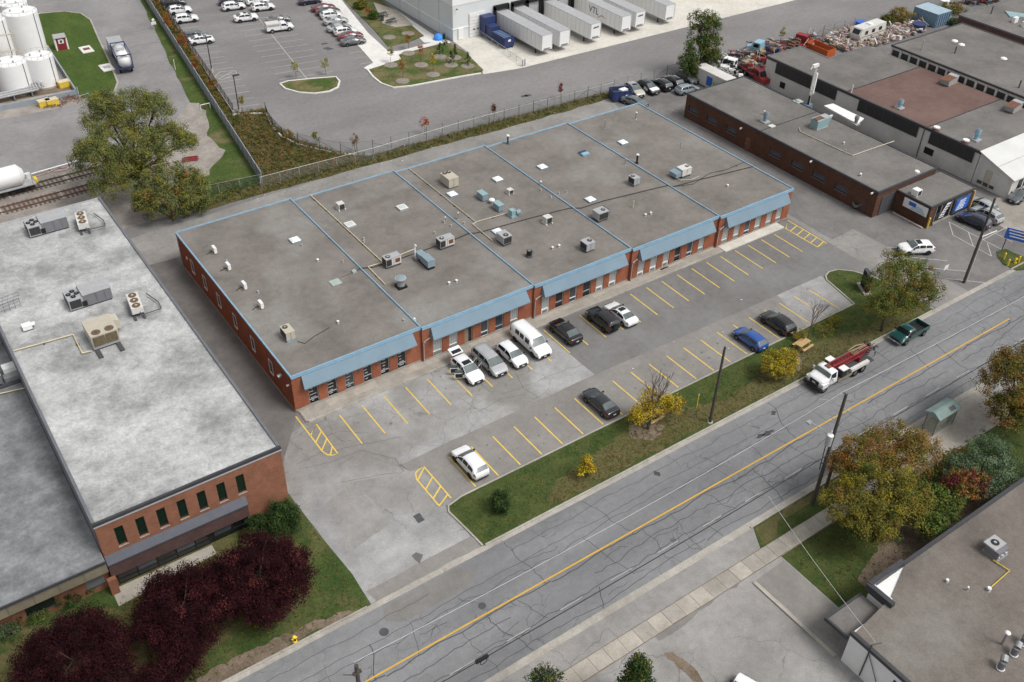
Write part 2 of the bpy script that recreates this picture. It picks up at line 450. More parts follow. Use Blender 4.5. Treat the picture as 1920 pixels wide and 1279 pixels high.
M['skyblue'] = plain('light_blue_flash', (0.24, 0.42, 0.52), 0.4, 0.5)
M['gaspipe'] = plain('gas_pipe_cream', (0.58, 0.5, 0.33), 0.55, 0.35, var=.15)
M['gasyel'] = plain('gas_pipe_yellow', (0.58, 0.42, 0.06), 0.55, 0.35, var=.15)
M['cable'] = plain('black_cable', (0.028, 0.027, 0.026), 0.6, 0.3)
M['wire'] = plain('bare_wire', (0.5, 0.5, 0.5), 0.5, 0.4)
M['wood_pole'] = plain('weathered_pole', (0.075, 0.066, 0.057), 0.85, 0.2, var=0.25, size=.5)
M['wood'] = plain('pine_board', (0.46, 0.31, 0.145), 0.75, 0.25, var=0.2, size=.4)
M['wood2'] = plain('grey_board', (0.27, 0.22, 0.15), 0.8, 0.2, var=0.25, size=.4)
M['bark'] = plain('bark', (0.07, 0.057, 0.046), 0.9, 0.15, var=0.3, size=.3)
M['twig'] = plain('bare_twigs', (0.115, 0.09, 0.078), 0.9, 0.15, var=0.25, size=.5)
M['rust'] = plain('rusty_steel', (0.16, 0.075, 0.05), 0.85, 0.3, var=0.3, size=.4)
M['rail'] = plain('rail_steel', (0.075, 0.052, 0.045), 0.6, 0.4, var=0.25)
M['tie'] = plain('rail_tie', (0.115, 0.095, 0.08), 0.9, 0.2, var=0.35, size=.8, obj=False)
M['tie_p'] = plain('pale_rail_tie', (0.36, 0.33, 0.29), 0.9, 0.2, var=0.2, size=.8)
M['fence'] = plain('grey_steel_fence', (0.26, 0.29, 0.325), 0.5, 0.4, var=.1)
M['ironfence'] = plain('black_iron_fence', (0.04, 0.04, 0.043), 0.5, 0.4)
M['yel'] = plain('safety_yellow', (0.66, 0.47, 0.05), 0.5, 0.4, var=.12)
M['hyd'] = plain('hydrant_yellow', (0.8, 0.56, 0.03), 0.45, 0.4, var=.1)
M['red'] = plain('red_paint', (0.24, 0.022, 0.026), 0.5, 0.4, var=.2, dirt=.3)
M['orange'] = plain('orange_paint', (0.434, 0.091, 0.021), 0.55, 0.4, var=.12, dirt=.2)
M['blue'] = plain('dark_blue_paint', (0.026, 0.042, 0.125), 0.5, 0.4, var=.15)
M['signblue'] = plain('sign_blue', (0.03, 0.12, 0.5), 0.45, 0.4)
M['brightblue'] = plain('bright_blue_plastic', (0.04, 0.26, 0.78), 0.5, 0.4)
M['contblue'] = plain('container_blue', (0.17, 0.27, 0.36), 0.55, 0.4, var=.1, dirt=.2)
M['greencloth'] = plain('pale_green_signage', (0.42, 0.5, 0.38), 0.6, 0.3)
M['shedred'] = plain('shed_red', (0.22, 0.022, 0.03), 0.5, 0.4)
M['letter'] = plain('dark_lettering', (0.03, 0.04, 0.07), 0.5, 0.3)
M['rubble_p'] = plain('pink_rubble', (0.377, 0.275, 0.262), 0.9, 0.2, var=.25)
M['rubble_g'] = plain('grey_rubble', (0.295, 0.279, 0.262), 0.9, 0.2, var=.25)
M['rubble_t'] = plain('tan_rubble', (0.328, 0.254, 0.164), 0.9, 0.2, var=.25)
M['mesh'] = plain('chain_mesh', (0.3, 0.31, 0.3), 0.5, 0.4)
M['awning'] = plain('dark_awning_metal', (0.07, 0.075, 0.095), 0.5, 0.4, obj=False)
M['shelter_roof'] = plain('grey_green_roof', (0.17, 0.235, 0.22), 0.4, 0.4)
M['paleblue'] = plain('pale_blue_steel', (0.33, 0.43, 0.5), 0.5, 0.4)
M['sage_mark'] = plain('green_mark', (0.2, 0.3, 0.18), 0.6, 0.3)
M['lush2'] = ground('roadside_lawn', (0.046, 0.076, 0.016), (0.072, 0.1, 0.024), 2.4, (.36, .64), 0.3, 0.22, mid=.2, bump=0.8, rough=1.0, c3=(0.15, 0.125, 0.065), c3s=5, c3r=(.54, .66))
M['drip'] = plain('oil_drip', (0.13, 0.126, 0.122), 0.6, 0.3, obj=False)
M['roof_b'] = ground('brown_gravel_roof', (0.124, 0.108, 0.095), (0.182, 0.159, 0.140), 5.0, (.34, .66), 0.16, 0.12, stain=((0.098, 0.083, 0.073), 0.5, 2.8), c3=(0.196, 0.184, 0.165), c3s=9, c3r=(.52, .7))
# ------------------------------------------------------------------ ground, roads, lots
def rect(x0, y0, x1, y1): return [(x0, y0), (x1, y0), (x1, y1), (x0, y1)]
def jit(poly, step=1.2, amp=0.12, seed=1):
    r = random.Random(seed); out = []
    for i in range(len(poly)):
        a = poly[i]; b = poly[(i + 1) % len(poly)]
        n = max(1, int(math.hypot(b[0] - a[0], b[1] - a[1]) / step))
        for k in range(n):
            t = k / n; q = amp if k else amp * 0.3
            out.append((a[0] + (b[0] - a[0]) * t + r.uniform(-q, q), a[1] + (b[1] - a[1]) * t + r.uniform(-q, q)))
    return out
def arc(cx, cy, r, a0, a1, n=8): return [(cx + r * math.cos(R(a0 + (a1 - a0) * i / n)), cy + r * math.sin(R(a0 + (a1 - a0) * i / n))) for i in range(n + 1)]

struct('ground', MB().sheet(rect(-500, -500, 700, 700), -0.03), M['base'])
# main street
road = struct('road', MB().sheet(rect(-120, -37.4, 260, -26.35), 0.0), M['road'])
mb = MB()
def walkline(x0, y0, x1, y1, step, amp, seed):
    r = random.Random(seed); n = max(2, int(math.hypot(x1 - x0, y1 - y0) / step)); p = []; o = 0.0
    for i in range(n + 1):
        t = i / n; o = o * 0.8 + r.uniform(-amp, amp)
        if x0 == x1 or abs(y1 - y0) > abs(x1 - x0): p.append((x0 + (x1 - x0) * t + o, y0 + (y1 - y0) * t))
        else: p.append((x0 + (x1 - x0) * t, y0 + (y1 - y0) * t + o))
    return p
rr = random.Random(5)
for y, a, w in ((-27.6, .16, .05), (-29.2, .12, .05), (-30.3, .22, .05), (-32.55, .13, .1), (-33.9, .22, .07), (-35.3, .2, .07), (-36.7, .14, .06)):
    x = -25.0
    while x < 95:
        L = rr.uniform(9, 34); mb.ribbon(walkline(x, y, x + L, y + rr.uniform(-.2, .2), 0.7, a, rr.random()), w, 0.005); x += L + rr.choice((0.0, 0.0, rr.uniform(2, 9)))
x = -24.0
while x < 95:
    x += rr.uniform(1.9, 4.2)
    y0, y1 = rr.choice(((-26.5, -29.3), (-29.2, -32.5), (-32.5, -35.4), (-32.5, -37.3), (-35.3, -37.3), (-30.2, -36), (-26.5, -32.5)))
    mb.ribbon(walkline(x, y0, x + rr.uniform(-1.5, 1.5), y1, 0.5, 0.22, rr.random()), rr.choice((.045, .06, .08)), 0.006)
    if rr.random() < .5: mb.ribbon(walkline(x, (y0 + y1) / 2, x + rr.uniform(2, 5), (y0 + y1) / 2 + rr.uniform(-.6, .6), 0.5, 0.25, rr.random()), .05, 0.007)
tag(mb.build('sealed_cracks', M['seal'], road), kind='stuff')
MB().ribbon([(-120, -32.1), (79.2, -32.1)], 0.14, 0.0095).build('centre_line', M['roadyellow'], road)
x = -20
while x < 90:
    MB().ribbon([(x, -35.35), (x + 2.4, -35.35)], 0.07, 0.009).build('lane_dash', M['white_mark'], road); x += 5.6
for u, v, r in ((720, 1185, .42), (904, 1136, .36), (1540, 586, .4)):
    gx, gy = gp(u, v)
    if -38 < gy < -26.8: MB().prism([(gx + r * math.cos(k * .524), gy + r * math.sin(k * .524)) for k in range(12)], 0.0, 0.012).build('manhole_cover', M['dgrey'], road)
mb = MB()
for u, v, a, b in ((1450, 775, .5, .3), (1440, 812, .9, .35), (1425, 817, .7, .25), (1232, 888, .35, .5), (1560, 590, .5, .2), (1600, 655, .3, .2)):
    gx, gy = gp(u, v)
    mb.sheet(jit([(gx - a, gy), (gx, gy - b), (gx + a, gy), (gx, gy + b)], .25, .1, u), 0.0125)
mb.build('oil_stain', M['oil'], road)
struct('road_patch', MB().sheet([(-4.5, -26.6), (3.2, -26.6), (4.0, -27.6), (3.4, -28.8), (-3.6, -28.9), (-5.0, -28.0)], 0.0035), M['patch'], road)
# concrete kerbs of the street
kerb = MB().sheet(rect(-120, -26.36, 260, -25.75), 0.012)
struct('kerb', kerb, M['gutter'])
struct('kerb', MB().sheet(rect(-120, -38.1, 260, -37.39), 0.012), M['gutter'])
def raised(pts, w=0.2, h=0.13, name='kerb', mat='gutter'):
    mb = MB(); n = len(pts); L = []
    for i in range(n):
        a = pts[max(0, i - 1)]; b = pts[min(n - 1, i + 1)]
        dx, dy = b[0] - a[0], b[1] - a[1]; l = math.hypot(dx, dy) or 1
        L.append((pts[i][0] - dy / l * w / 2, pts[i][1] + dx / l * w / 2, pts[i][0] + dy / l * w / 2, pts[i][1] - dx / l * w / 2))
    for p, q in zip(L, L[1:]):
        mb.add([(p[0], p[1], -.02), (p[2], p[3], -.02), (q[2], q[3], -.02), (q[0], q[1], -.02), (p[0], p[1], h), (p[2], p[3], h), (q[2], q[3], h), (q[0], q[1], h)],
               [(4, 5, 6, 7), (0, 1, 5, 4), (1, 2, 6, 5), (2, 3, 7, 6), (3, 0, 4, 7)])
    return struct(name, mb, M[mat])
raised([(-60, -25.85), (-5.6, -25.85)])
raised([(6.6, -25.85), (72.5, -25.85)])
raised([(89.0, -25.85), (180, -25.85)])
raised([(-60, -38.0), (5, -38.0)], h=.03)
raised([(28.4, -38.0), (120, -38.0)])

xs0 = [4.95 + 2.63 * k for k in range(25)]; xs1 = [11.2 + 2.666 * k for k in range(20)]
# plaza parking lot: newer asphalt with an older pale field, a stall strip and patches
lot = struct('parking_lot', MB().sheet(rect(-5.8, -25.76, 80.0, 46.0), 0.0), M['lot_new'])
old = [(-5.5, -9.5), (-3, -3), (0, -1.9), (29.9, -1.95), (29.95, -2.4), (30.25, -12.45), (5.1, -12.6), (6.0, -15), (6.1, -19.6), (6.3, -25.7), (-5.1, -25.7)]
def part_sheet(name, poly, z, mat, parent): return MB().sheet(poly, z).build(name, M[mat], parent)
part_sheet('old_asphalt', jit(old, 2.0, .07, 3), 0.004, 'lot_old', lot)
part_sheet('stall_strip', [(6.25, -19.55), (5.4, -12.6), (30.2, -12.45), (59.0, -13.0), (57.2, -19.6)], 0.008, 'lot_strip', lot)
part_sheet('old_asphalt', [(57.0, -19.55), (58.9, -12.98), (66.9, -13.1), (65.4, -19.6)], 0.0098, 'lot_old', lot)
part_sheet('driveway_patch', jit(gps([(607, 948), (660, 905), (735, 980), (665, 1030)]), 1, .06, 8), 0.0085, 'drive', lot)
part_sheet('driveway_patch', jit(gps([(655, 905), (790, 880), (850, 945), (740, 965)]), 1, .06, 9), 0.0125, 'drive', lot)
part_sheet('driveway_patch', jit([(-4.6, -25.7), (6.2, -25.7), (6.0, -24.2), (-4.9, -24.3)], 1.5, .05, 10), 0.013, 'lot_strip', lot)
part_sheet('pale_asphalt', jit([(73.9, -12.0), (74.5, 12), (79.5, 12), (80, -25.7), (73.5, -25.7), (74.5, -17)], 3, .12, 12), 0.006, 'lane', lot)
part_sheet('oil_stain', jit(gps([(772, 1042), (780, 1036), (794, 1040), (786, 1058)]), .4, .12, 13), 0.0135, 'drip', lot)
for u, v in ((783, 968), (788, 975)):
    gx, gy = gp(u, v); MB().cbox(gx, gy, 0, .7, .5, .022).build('drain_cover', M['dgrey'], lot)
part_sheet('alley', [(-6.2, -8.5), (-0.05, -0.3), (-0.05, 36), (2, 40), (-6.2, 40)], 0.011, 'alley', lot)
part_sheet('rear_lane', jit([(-6.3, 36), (15, 34.5), (75, 33), (80, 36), (80.2, 44.0), (58, 44.2), (30, 44.3), (-6.4, 43)], 3, .2, 15), 0.015, 'lane', lot)
part_sheet('side_lane', [(75, -8), (84.1, -7.5), (84.1, 33), (79, 45.2), (75, 33)], 0.0185, 'right_lot', lot)
mb = MB(); ro = random.Random(3)
for k in range(70):
    x, y = (ro.choice(xs0) + ro.uniform(-.35, .35), ro.uniform(-7, -3)) if k < 40 else (ro.choice(xs1) + ro.uniform(-.35, .35), ro.uniform(-18.5, -14.5)); s = ro.uniform(.06, .22)
    s *= .75; mb.sheet([(x + s * ro.uniform(.7, 1.2) * math.cos(a_ * .628), y + s * ro.uniform(.8, 1.5) * math.sin(a_ * .628)) for a_ in range(10)], 0.0145 + .00003 * k)
tag(mb.build('oil_drips', M['drip'], lot), kind='stuff')
mb = MB()
for pts in ([(555, 870), (600, 850), (640, 842), (700, 830), (755, 818)], [(560, 880), (620, 868), (680, 845), (740, 862), (758, 884)], [(640, 905), (745, 888), (757, 882)],
            [(880, 700), (905, 725), (925, 740)], [(940, 738), (1010, 715), (1070, 690), (1095, 683)], [(860, 745), (900, 770), (940, 748), (985, 738)], [(610, 820), (640, 808), (690, 812)], [(965, 700), (985, 730), (1010, 745)]):
    P = gps(pts); Q = []
    for a, b in zip(P, P[1:]): Q += walkline(a[0], a[1], b[0], b[1], .4, .09, a[0])
    mb.ribbon(Q, .035, 0.0125)
tag(mb.build('sealed_cracks', M['seal'], lot), kind='stuff')
# stall lines
def line(p, q, w=0.14, z=0.0165, mat='yellow', name='stall_line', parent=lot): return MB().ribbon([p, q], w, z).build(name, M[mat], parent)
xs = [3.62 + 2.67 * k for k in range(16)] + [46.29, 48.84, 51.5, 54.05, 56.66, 59.21, 61.86, 64.31, 66.83, 69.33]
for i, x in enumerate(xs): line((x, -2.75), (x - 0.06, -7.85))
for k in range(21):
    x = 9.88 + (63.2 - 9.88) / 20 * k
    line((x, -14.35), (x, -19.25))
def marks(segs, parent=lot, mat='yellow', w=0.14, z=0.0165, name='hatched_marking'):
    mb = MB()
    for s in segs: mb.ribbon(s, w, z); z += 0.0006
    return mb.build(name, M[mat], parent)
marks([[(-.28, -.4), (-.3, -6.6), (-.1, -7.35), (.3, -7.7), (.84, -7.74), (.98, -2.57), (-.27, -3.91)], [(.95, -3.9), (-.27, -5.1)], [(.92, -5.2), (-.3, -6.5)], [(.88, -6.5), (.1, -7.6)]])
marks([[(5.62, -19.4), (5.62, -15.2), (5.94, -14.45), (6.4, -14.2), (7.09, -14.17), (7.09, -19.2)], [(5.62, -15.4), (7.0, -14.3)], [(5.62, -16.9), (7.09, -15.8)], [(5.62, -18.3), (7.09, -17.3)], [(5.62, -19.4), (7.09, -18.6)]])
marks([[(71.8, -2.76), (71.83, -8.14), (73.63, -8.2), (73.7, -1.23), (71.7, -2.7)]] + [[(71.8, -3.4 - 1.2 * k), (73.65, -2.9 - 1.2 * k)] for k in range(5)])

# grass verge between lot and street
verge_poly = [(6.35, -25.8), (6.2, -23.5), (5.95, -20.6), (6.3, -19.95), (8.0, -19.6), (65.5, -19.6), (66.7, -14.2), (67.3, -13.5), (68.4, -13.1), (69.8, -13.4), (71.2, -14.8), (72.4, -17.5), (72.9, -21), (72.8, -25.8)]
struct('verge_lawn', MB().prism(verge_poly, -0.02, 0.09), M['verge'])
raised(verge_poly[:6], w=.18, mat='gutter')
raised(verge_poly[5:], w=.18, mat='gutter')
struct('dry_grass', MB().sheet(jit([(14, -25.4), (16, -23.4), (21, -22.4), (27, -21.4), (31, -21.2), (36, -22.5), (40, -23.6), (45, -23.0), (48, -21.6), (52, -21.2), (57, -22.4), (62, -23.5), (72, -24.0), (72, -25.5), (40, -25.5)], .5, .28, 4), 0.094), M['dry'])
struct('bare_soil', MB().sheet(jit([(26.8, -22.6), (28.0, -21.0), (30.6, -21.2), (31, -23.2), (29, -24.2)], .4, .2, 6), 0.099), M['dirt'])
struct('bare_soil', MB().sheet(jit([(45.5, -22.9), (47.5, -21.6), (50.5, -21.7), (52.3, -23.4), (50, -24.6), (46.5, -24.4)], .4, .2, 7), 0.099), M['dirt'])
# lawn in front of the left building
struct('front_lawn', MB().prism([(-5.2, -25.8), (-5.0, -22), (-5.4, -16), (-5.6, -9), (-6.2, -8.5), (-60, -8.5), (-60, -25.8)], -0.02, 0.06), M['lawn'])
struct('planting_bed', MB().sheet(jit([(-40, -13.2), (-24, -13.4), (-23, -14.4), (-14, -13.8), (-8, -13.5), (-7.2, -17), (-10, -21), (-20, -23), (-33, -24)], 1.2, .3, 5), 0.066), M['dry'])
struct('dry_grass', MB().sheet(jit([(-22, -25.7), (-6.5, -25.7), (-8, -24.9), (-13, -24.5), (-20, -24.3)], .6, .25, 5), 0.072), M['dirt'])
struct('entrance_walk', MB().sheet([(-23.0, -14.0), (-14.0, -13.2), (-14.0, -12.0), (-23, -12.0)], 0.076), M['slab'])

# plaza walkway: inner slabs, outer strip and kerb
walk = struct('plaza_walkway', MB().box(0.2, -1.9, -.02, 60.4, 0.3, 0.12), M['walk'])
x = 0.35; k = 0
while x < 60.2:
    w = min(2.95, 60.3 - x)
    MB().box(x, -1.02, 0.115, x + w, -0.0 if x < 30 else -.3, 0.135).build('slab', M['slab' if k % 3 else 'walk'], walk); x += 3.0; k += 1
raised([(0.5, -1.95), (60.4, -2.0)], .2, .15)
raised([(0.35, -0.2), (0.35, -1.9)], .12, .22)
pad = struct('concrete_pad', MB().box(60.45, -2.35, -.02, 71.75, -0.75, 0.15), M['apron'])
for k in range(5): MB().box(60.5 + k * 2.25, -2.3, 0.148, 62.7 + k * 2.25, -0.85, 0.16).build('slab', M['apron'], pad)
gx, gy = gp(1248, 503, .14); MB().box(gx - .8, -1.0, .137, gx + .5, -.75, .15).build('door_mat', M['black'], walk)

# south side: sidewalk, driveway, lawn
sw = struct('sidewalk', MB().sheet(rect(-40, -41.95, 120, -40.25), 0.004), M['dirt'])
k = 0; x = -6.0
while x < 66:
    w = 1.62
    MB().box(x, -41.88 + rr.uniform(-.02, .02), -.02, x + w - .03, -40.33, 0.03 + rr.uniform(0, .02)).build('slab', M[rr.choice(('slab', 'slab', 'walk'))], sw); x += 1.62
sd_ = struct('south_driveway', MB().sheet(rect(-60, -75, 30.5, -41.9), -0.004), M['drive'])
struct('boulevard_asphalt', MB().sheet(rect(-120, -40.3, 120, -38.05), -0.004), M['drive'])
part_sheet('ramp', gps([(1415, 1090), (1470, 1050), (1590, 1160), (1570, 1215)]), 0.003, 'lot_strip', sd_)
part_sheet('asphalt_patch', jit(gps([(1215, 1180), (1400, 1060), (1412, 1075), (1300, 1160), (1235, 1200)]), 1, .25, 5), 0.0005, 'patch', sd_)
part_sheet('rust_streak', jit(gps([(1245, 1225), (1262, 1222), (1300, 1250), (1320, 1279), (1300, 1279), (1270, 1250)]), .5, .15, 6), 0.006, 'dirt', sd_)
raised(gps([(1414, 1093), (1565, 1231)]), .35, .16, 'divider_kerb', 'slab')
south_grass = struct('south_lawn', MB().prism([(28.3, -41.98), (66, -41.98), (70, -60), (52, -60), (31, -52), (28.2, -50.6)], -.02, .03), M['verge'])
struct('boulevard_grass', MB().prism(jit([(28.7, -38.1), (48, -38.1), (48, -40.25), (27.4, -40.25)], 1.2, .06, 4), -.02, .05), M['verge'])
struct('dry_grass', MB().sheet(jit([(28.8, -38.2), (47, -38.2), (47, -38.8), (31, -39.0), (29.5, -40.1), (27.8, -40.1)], .6, .15, 4), .056), M['dry'])
struct('bus_stop_pad', MB().sheet(rect(47.5, -42.6, 64, -38.05), 0.075), M['walk'])
struct('bare_soil', MB().sheet(jit([(30.5, -50.5), (33, -47.2), (40, -45), (52, -44.5), (55, -50), (40, -52)], 1, .5, 3), .035), M['dirt'])

# right lot and beyond
rl = struct('right_lot', MB().sheet(rect(79.7, -25.76, 180, 45.5), -0.008), M['right_lot'])
part_sheet('sandy_yard', gps([(1830, 400), (1868, 372), (1960, 330), (2050, 470), (1935, 455)]), 0.0, 'sandlot', rl)
for p, q in (((79.8, -13.3), (83.8, -16.9)), ((79.8, -16.2), (83.8, -19.9)), ((79.85, -19.2), (83.67, -22.8)), ((80.1, -22.4), (83.6, -25.9))): line(p, q, .12, .006, 'white_mark', 'stall_line', rl)
marks([[(92.59, -13.9), (92.4, -24)], [(92.59, -13.9), (90.01, -16.4)], [(90.01, -16.4), (89.77, -22.5)], [(92.53, -17.04), (89.9, -19.65)], [(92.26, -20.2), (89.77, -22.5)], [(95.4, -13), (95.4, -22)], [(92.46, -19.38), (98.14, -19.24)], [(98.2, -13), (98.14, -22)]], rl, 'white_mark', .12, .006, 'bay_marking')
sg = struct('sign_lawn', MB().prism(jit(gps([(1868, 472), (1885, 467), (1935, 490), (1960, 480), (1990, 480), (1960, 500), (1905, 508), (1880, 495), (1870, 482)]), 1, .1, 4), -.02, .07), M['lawn'])

# depot lot behind (north), its apron and walks
dl = struct('depot_lot', MB().sheet([(30, 46.2), (200, 44.5), (260, 70), (200, 170), (30, 170), (22.3, 71.2), (27.5, 71), (27, 64), (27.5, 58)], -0.012), M['far_lot'])
struct('dock_apron', MB().sheet([(65.8, 63.2), (72.8, 61.9), (170, 60.2), (170, 79.3), (69.5, 79.3), (69.0, 73.9)], -0.004), M['apron'])
raised(gps([(436, 217), (446, 214), (500, 213), (503, 222), (512, 240), (530, 258), (558, 271), (590, 279), (630, 288), (668, 291)]), .3, .15, 'kerb', 'newwalk')
nw = gps([(560, -40), (640, 0), (690, 62), (728, 97), (750, 96), (832, 74), (845, 80), (748, 104), (752, 112), (692, 133), (682, 128), (700, 118), (650, 62), (598, 0)])
struct('depot_walk', MB().prism(nw, -.02, .08), M['newwalk'])
struct('depot_walk', MB().sheet(gps([(745, 20), (820, 70), (845, 78), (795, 80), (780, 65), (700, 15)]), .02), M['newwalk'])
bed1 = gps([(690, 132), (752, 112), (748, 103), (838, 80), (872, 98), (906, 132), (902, 138), (860, 145), (770, 162), (738, 165), (715, 157), (700, 145)])
struct('planting_bed', MB().prism(bed1, -.02, .12), M['bed'])
raised(bed1[6:] + bed1[:1], .3, .16, 'kerb', 'newwalk')
struct('planting_bed', MB().prism(gps([(640, -5), (700, -12), (795, 68), (765, 80), (728, 88), (700, 55)]), -.02, .1), M['bed'])
struct('picnic_patio', MB().sheet(gps([(700, 5), (745, 20), (775, 48), (742, 52), (718, 45)]), .105), M['slab'])
isl = gps([(525, 158), (540, 153), (590, 148), (630, 145), (637, 153), (634, 164), (618, 172), (590, 176), (560, 174), (535, 167)])
struct('kerb_island', MB().prism(isl, -.02, .12), M['bed'])
raised(isl + isl[:1], .3, .16, 'kerb', 'newwalk')
for u, v in ((608, 82), (612, 90), (618, 92), (983, 180), (990, 179), (1330, 45)):
    gx, gy = gp(u, v); MB().cbox(gx, gy, -.02, 1.2, .7, .02).build('drain_cover', M['dgrey'], dl)
# stall lines of the depot lot
CA = R(-10)
def col_lines(x0, y0, n, L, lean=.133, sp=2.75, gap=()):
    for k in range(n):
        if k in gap: continue
        y = y0 - sp * k; x = x0 - lean * sp * k
        line((x, y), (x + L * math.cos(CA), y + L * math.sin(CA)), .1, -.004, 'white_mark', 'stall_line', dl)
col_lines(31.0, 134, 23, 4.6)
col_lines(39.5, 118.5, 15, 4.7)
col_lines(44.3, 117.7, 15, 4.7)
col_lines(53.4, 109, 12, 4.8)
line((44.6, 117.5), (38.6, 77.9), .14, -.003, 'white_mark', 'divider_line', dl)
marks([gps([(412, 135), (440, 132), (445, 138), (415, 150), (402, 144), (412, 135)]), gps([(410, 148), (436, 134)]), gps([(420, 148), (445, 140)])], dl, 'white_mark', .13, -.004)

# ground left of the grey fence: yard road, lawns, gravel, railway
yr = struct('yard_road', MB().sheet([(-60, 67.0), (6, 66.2), (13, 66), (18.2, 79.5), (27.3, 131), (33, 170), (-60, 170)], -0.014), M['far_road'])
struct('fence_lawn', MB().prism(jit([(27.2, 131), (28.2, 131), (19.0, 59), (17.2, 47.2), (7, 46.6), (8.5, 52), (13, 60), (16.5, 70), (18.0, 78)], 3, .25, 3), -.03, .04), M['lush2'])
struct('gravel_patch', MB().sheet(jit([(17.6, 79.4), (19.4, 78), (18.4, 72), (16, 66), (16.5, 60), (11.5, 54), (4, 53), (6, 60), (8, 66), (13, 72)], 1.5, .4, 9), .052), M['gravel'])
lush = gps([(62, 32), (75, 26), (120, 22), (152, 26), (170, 38), (186, 75), (205, 115), (221, 155), (215, 172), (190, 180), (155, 185), (140, 165), (92, 100)])
struct('tank_yard_lawn', MB().prism(lush, -.03, .06), M['lush'])
raised(lush[:10], .3, .14, 'kerb', 'gutter')
struct('tank_yard', MB().sheet([(-60, 92.0), (4.6, 88.5), (6.0, 92), (2.5, 100), (4, 124), (-2, 138), (-60, 138)], -0.008), M['dirt'])
struct('gravel_verge', MB().sheet(gps([(-60, 240), (0, 224), (190, 188), (150, 165), (-60, 205)]), -.004), M['gravel'])
struct('rail_ballast', MB().sheet(jit([(-70, 57.3), (9, 56.3), (9, 63.5), (3, 66.8), (-70, 67.4)], 3, .2, 3), .0), M['ballast'])
struct('rail_bank', MB().sheet([(-70, 57.3), (-70, 40), (-6.0, 40), (7, 46.5), (9, 56.3)], -.004), M['gravel'])
mead = [(17.2, 47.2), (18.7, 59), (20.3, 71.05), (22.4, 71.1), (27.3, 70.5), (26.3, 64.5), (27.0, 58), (30.5, 50.2), (34, 46.8), (30, 45.2)]
struct('meadow', MB().prism(mead, -.03, .03), M['meadow'])
struct('fence_strip', MB().prism(jit([(7, 44.8), (30, 44.2), (60, 43.4), (80, 43.2), (81, 45.5), (60, 46.3), (33, 46.9), (17, 47), (7.4, 46.6)], 2, .22, 6), -.02, .05), M['meadow'])
struct('planting_strip', MB().prism([(28.4, 131), (30.5, 131), (22.4, 71.3), (21, 71), (19.9, 66)], -.03, .05), M['meadow'])
raised([(30.6, 131), (22.5, 71.3)], .3, .5, 'retaining_kerb', 'gutter')
# ------------------------------------------------------------------ buildings
def boxpart(name, mat, parent, *b): return MB().box(*b).build(name, M[mat], parent)
def ring(x0, y0, x1, y1, w, z0, z1, sides='nsew'):
    """edge trim round a roof, butted at the corners"""
    out = []
    if 's' in sides: out.append((x0, y0, x1, y0 + w))
    if 'n' in sides: out.append((x0, y1 - w, x1, y1))
    if 'w' in sides: out.append((x0, y0 + w, x0 + w, y1 - w))
    if 'e' in sides: out.append((x1 - w, y0 + w, x1, y1 - w))
    return [(a, b, z0, c, d, z1) for a, b, c, d in out]

# ---- the long five-unit plaza
UX = [0.0, 15.4, 30.5, 45.25, 59.95, 73.75]
UYF = [0.15, -0.1, -0.35, -0.65, -0.93]
UYB = [33.35, 32.75, 32.25, 31.75, 31.35]
ZR = 4.8
plaza = thing('plaza_building', 'long five-unit orange brick plaza with flat grey roofs and blue-grey sloped canopies', 'building')
OPEN = [[(1.68, 2.8), (3.84, 4.98), (5.93, 6.99), (8.13, 9.19), (10.23, 11.34), (12.33, 13.45)],
        [(16.76, 17.95), (18.88, 20.05), (20.95, 22.05), (23.2, 24.28), (25.22, 26.36), (27.32, 28.47)],
        [(31.69, 32.85), (33.78, 34.94), (35.92, 36.99), (37.99, 39.18), (40.02, 41.19), (42.09, 43.28)],
        [(46.48, 47.62), (48.56, 49.72), (50.73, 51.83), (52.77, 53.83), (54.9, 55.93), (56.94, 57.98)],
        [(60.93, 62.12), (63.1, 64.26), (65.15, 66.25), (67.13, 68.32), (69.33, 70.47), (71.26, 72.41)]]
STY = ['ddgDdd', 'bboegb', 'aDeDaa', 'aapDeb', 'bbebbb']   # glazing of every opening, left to right
GL = {'d': 'glass', 'D': 'glass', 'g': 'glass_b', 'b': 'blind', 'o': 'glass', 'e': 'glass_b', 'a': 'blind', 'p': 'blind'}
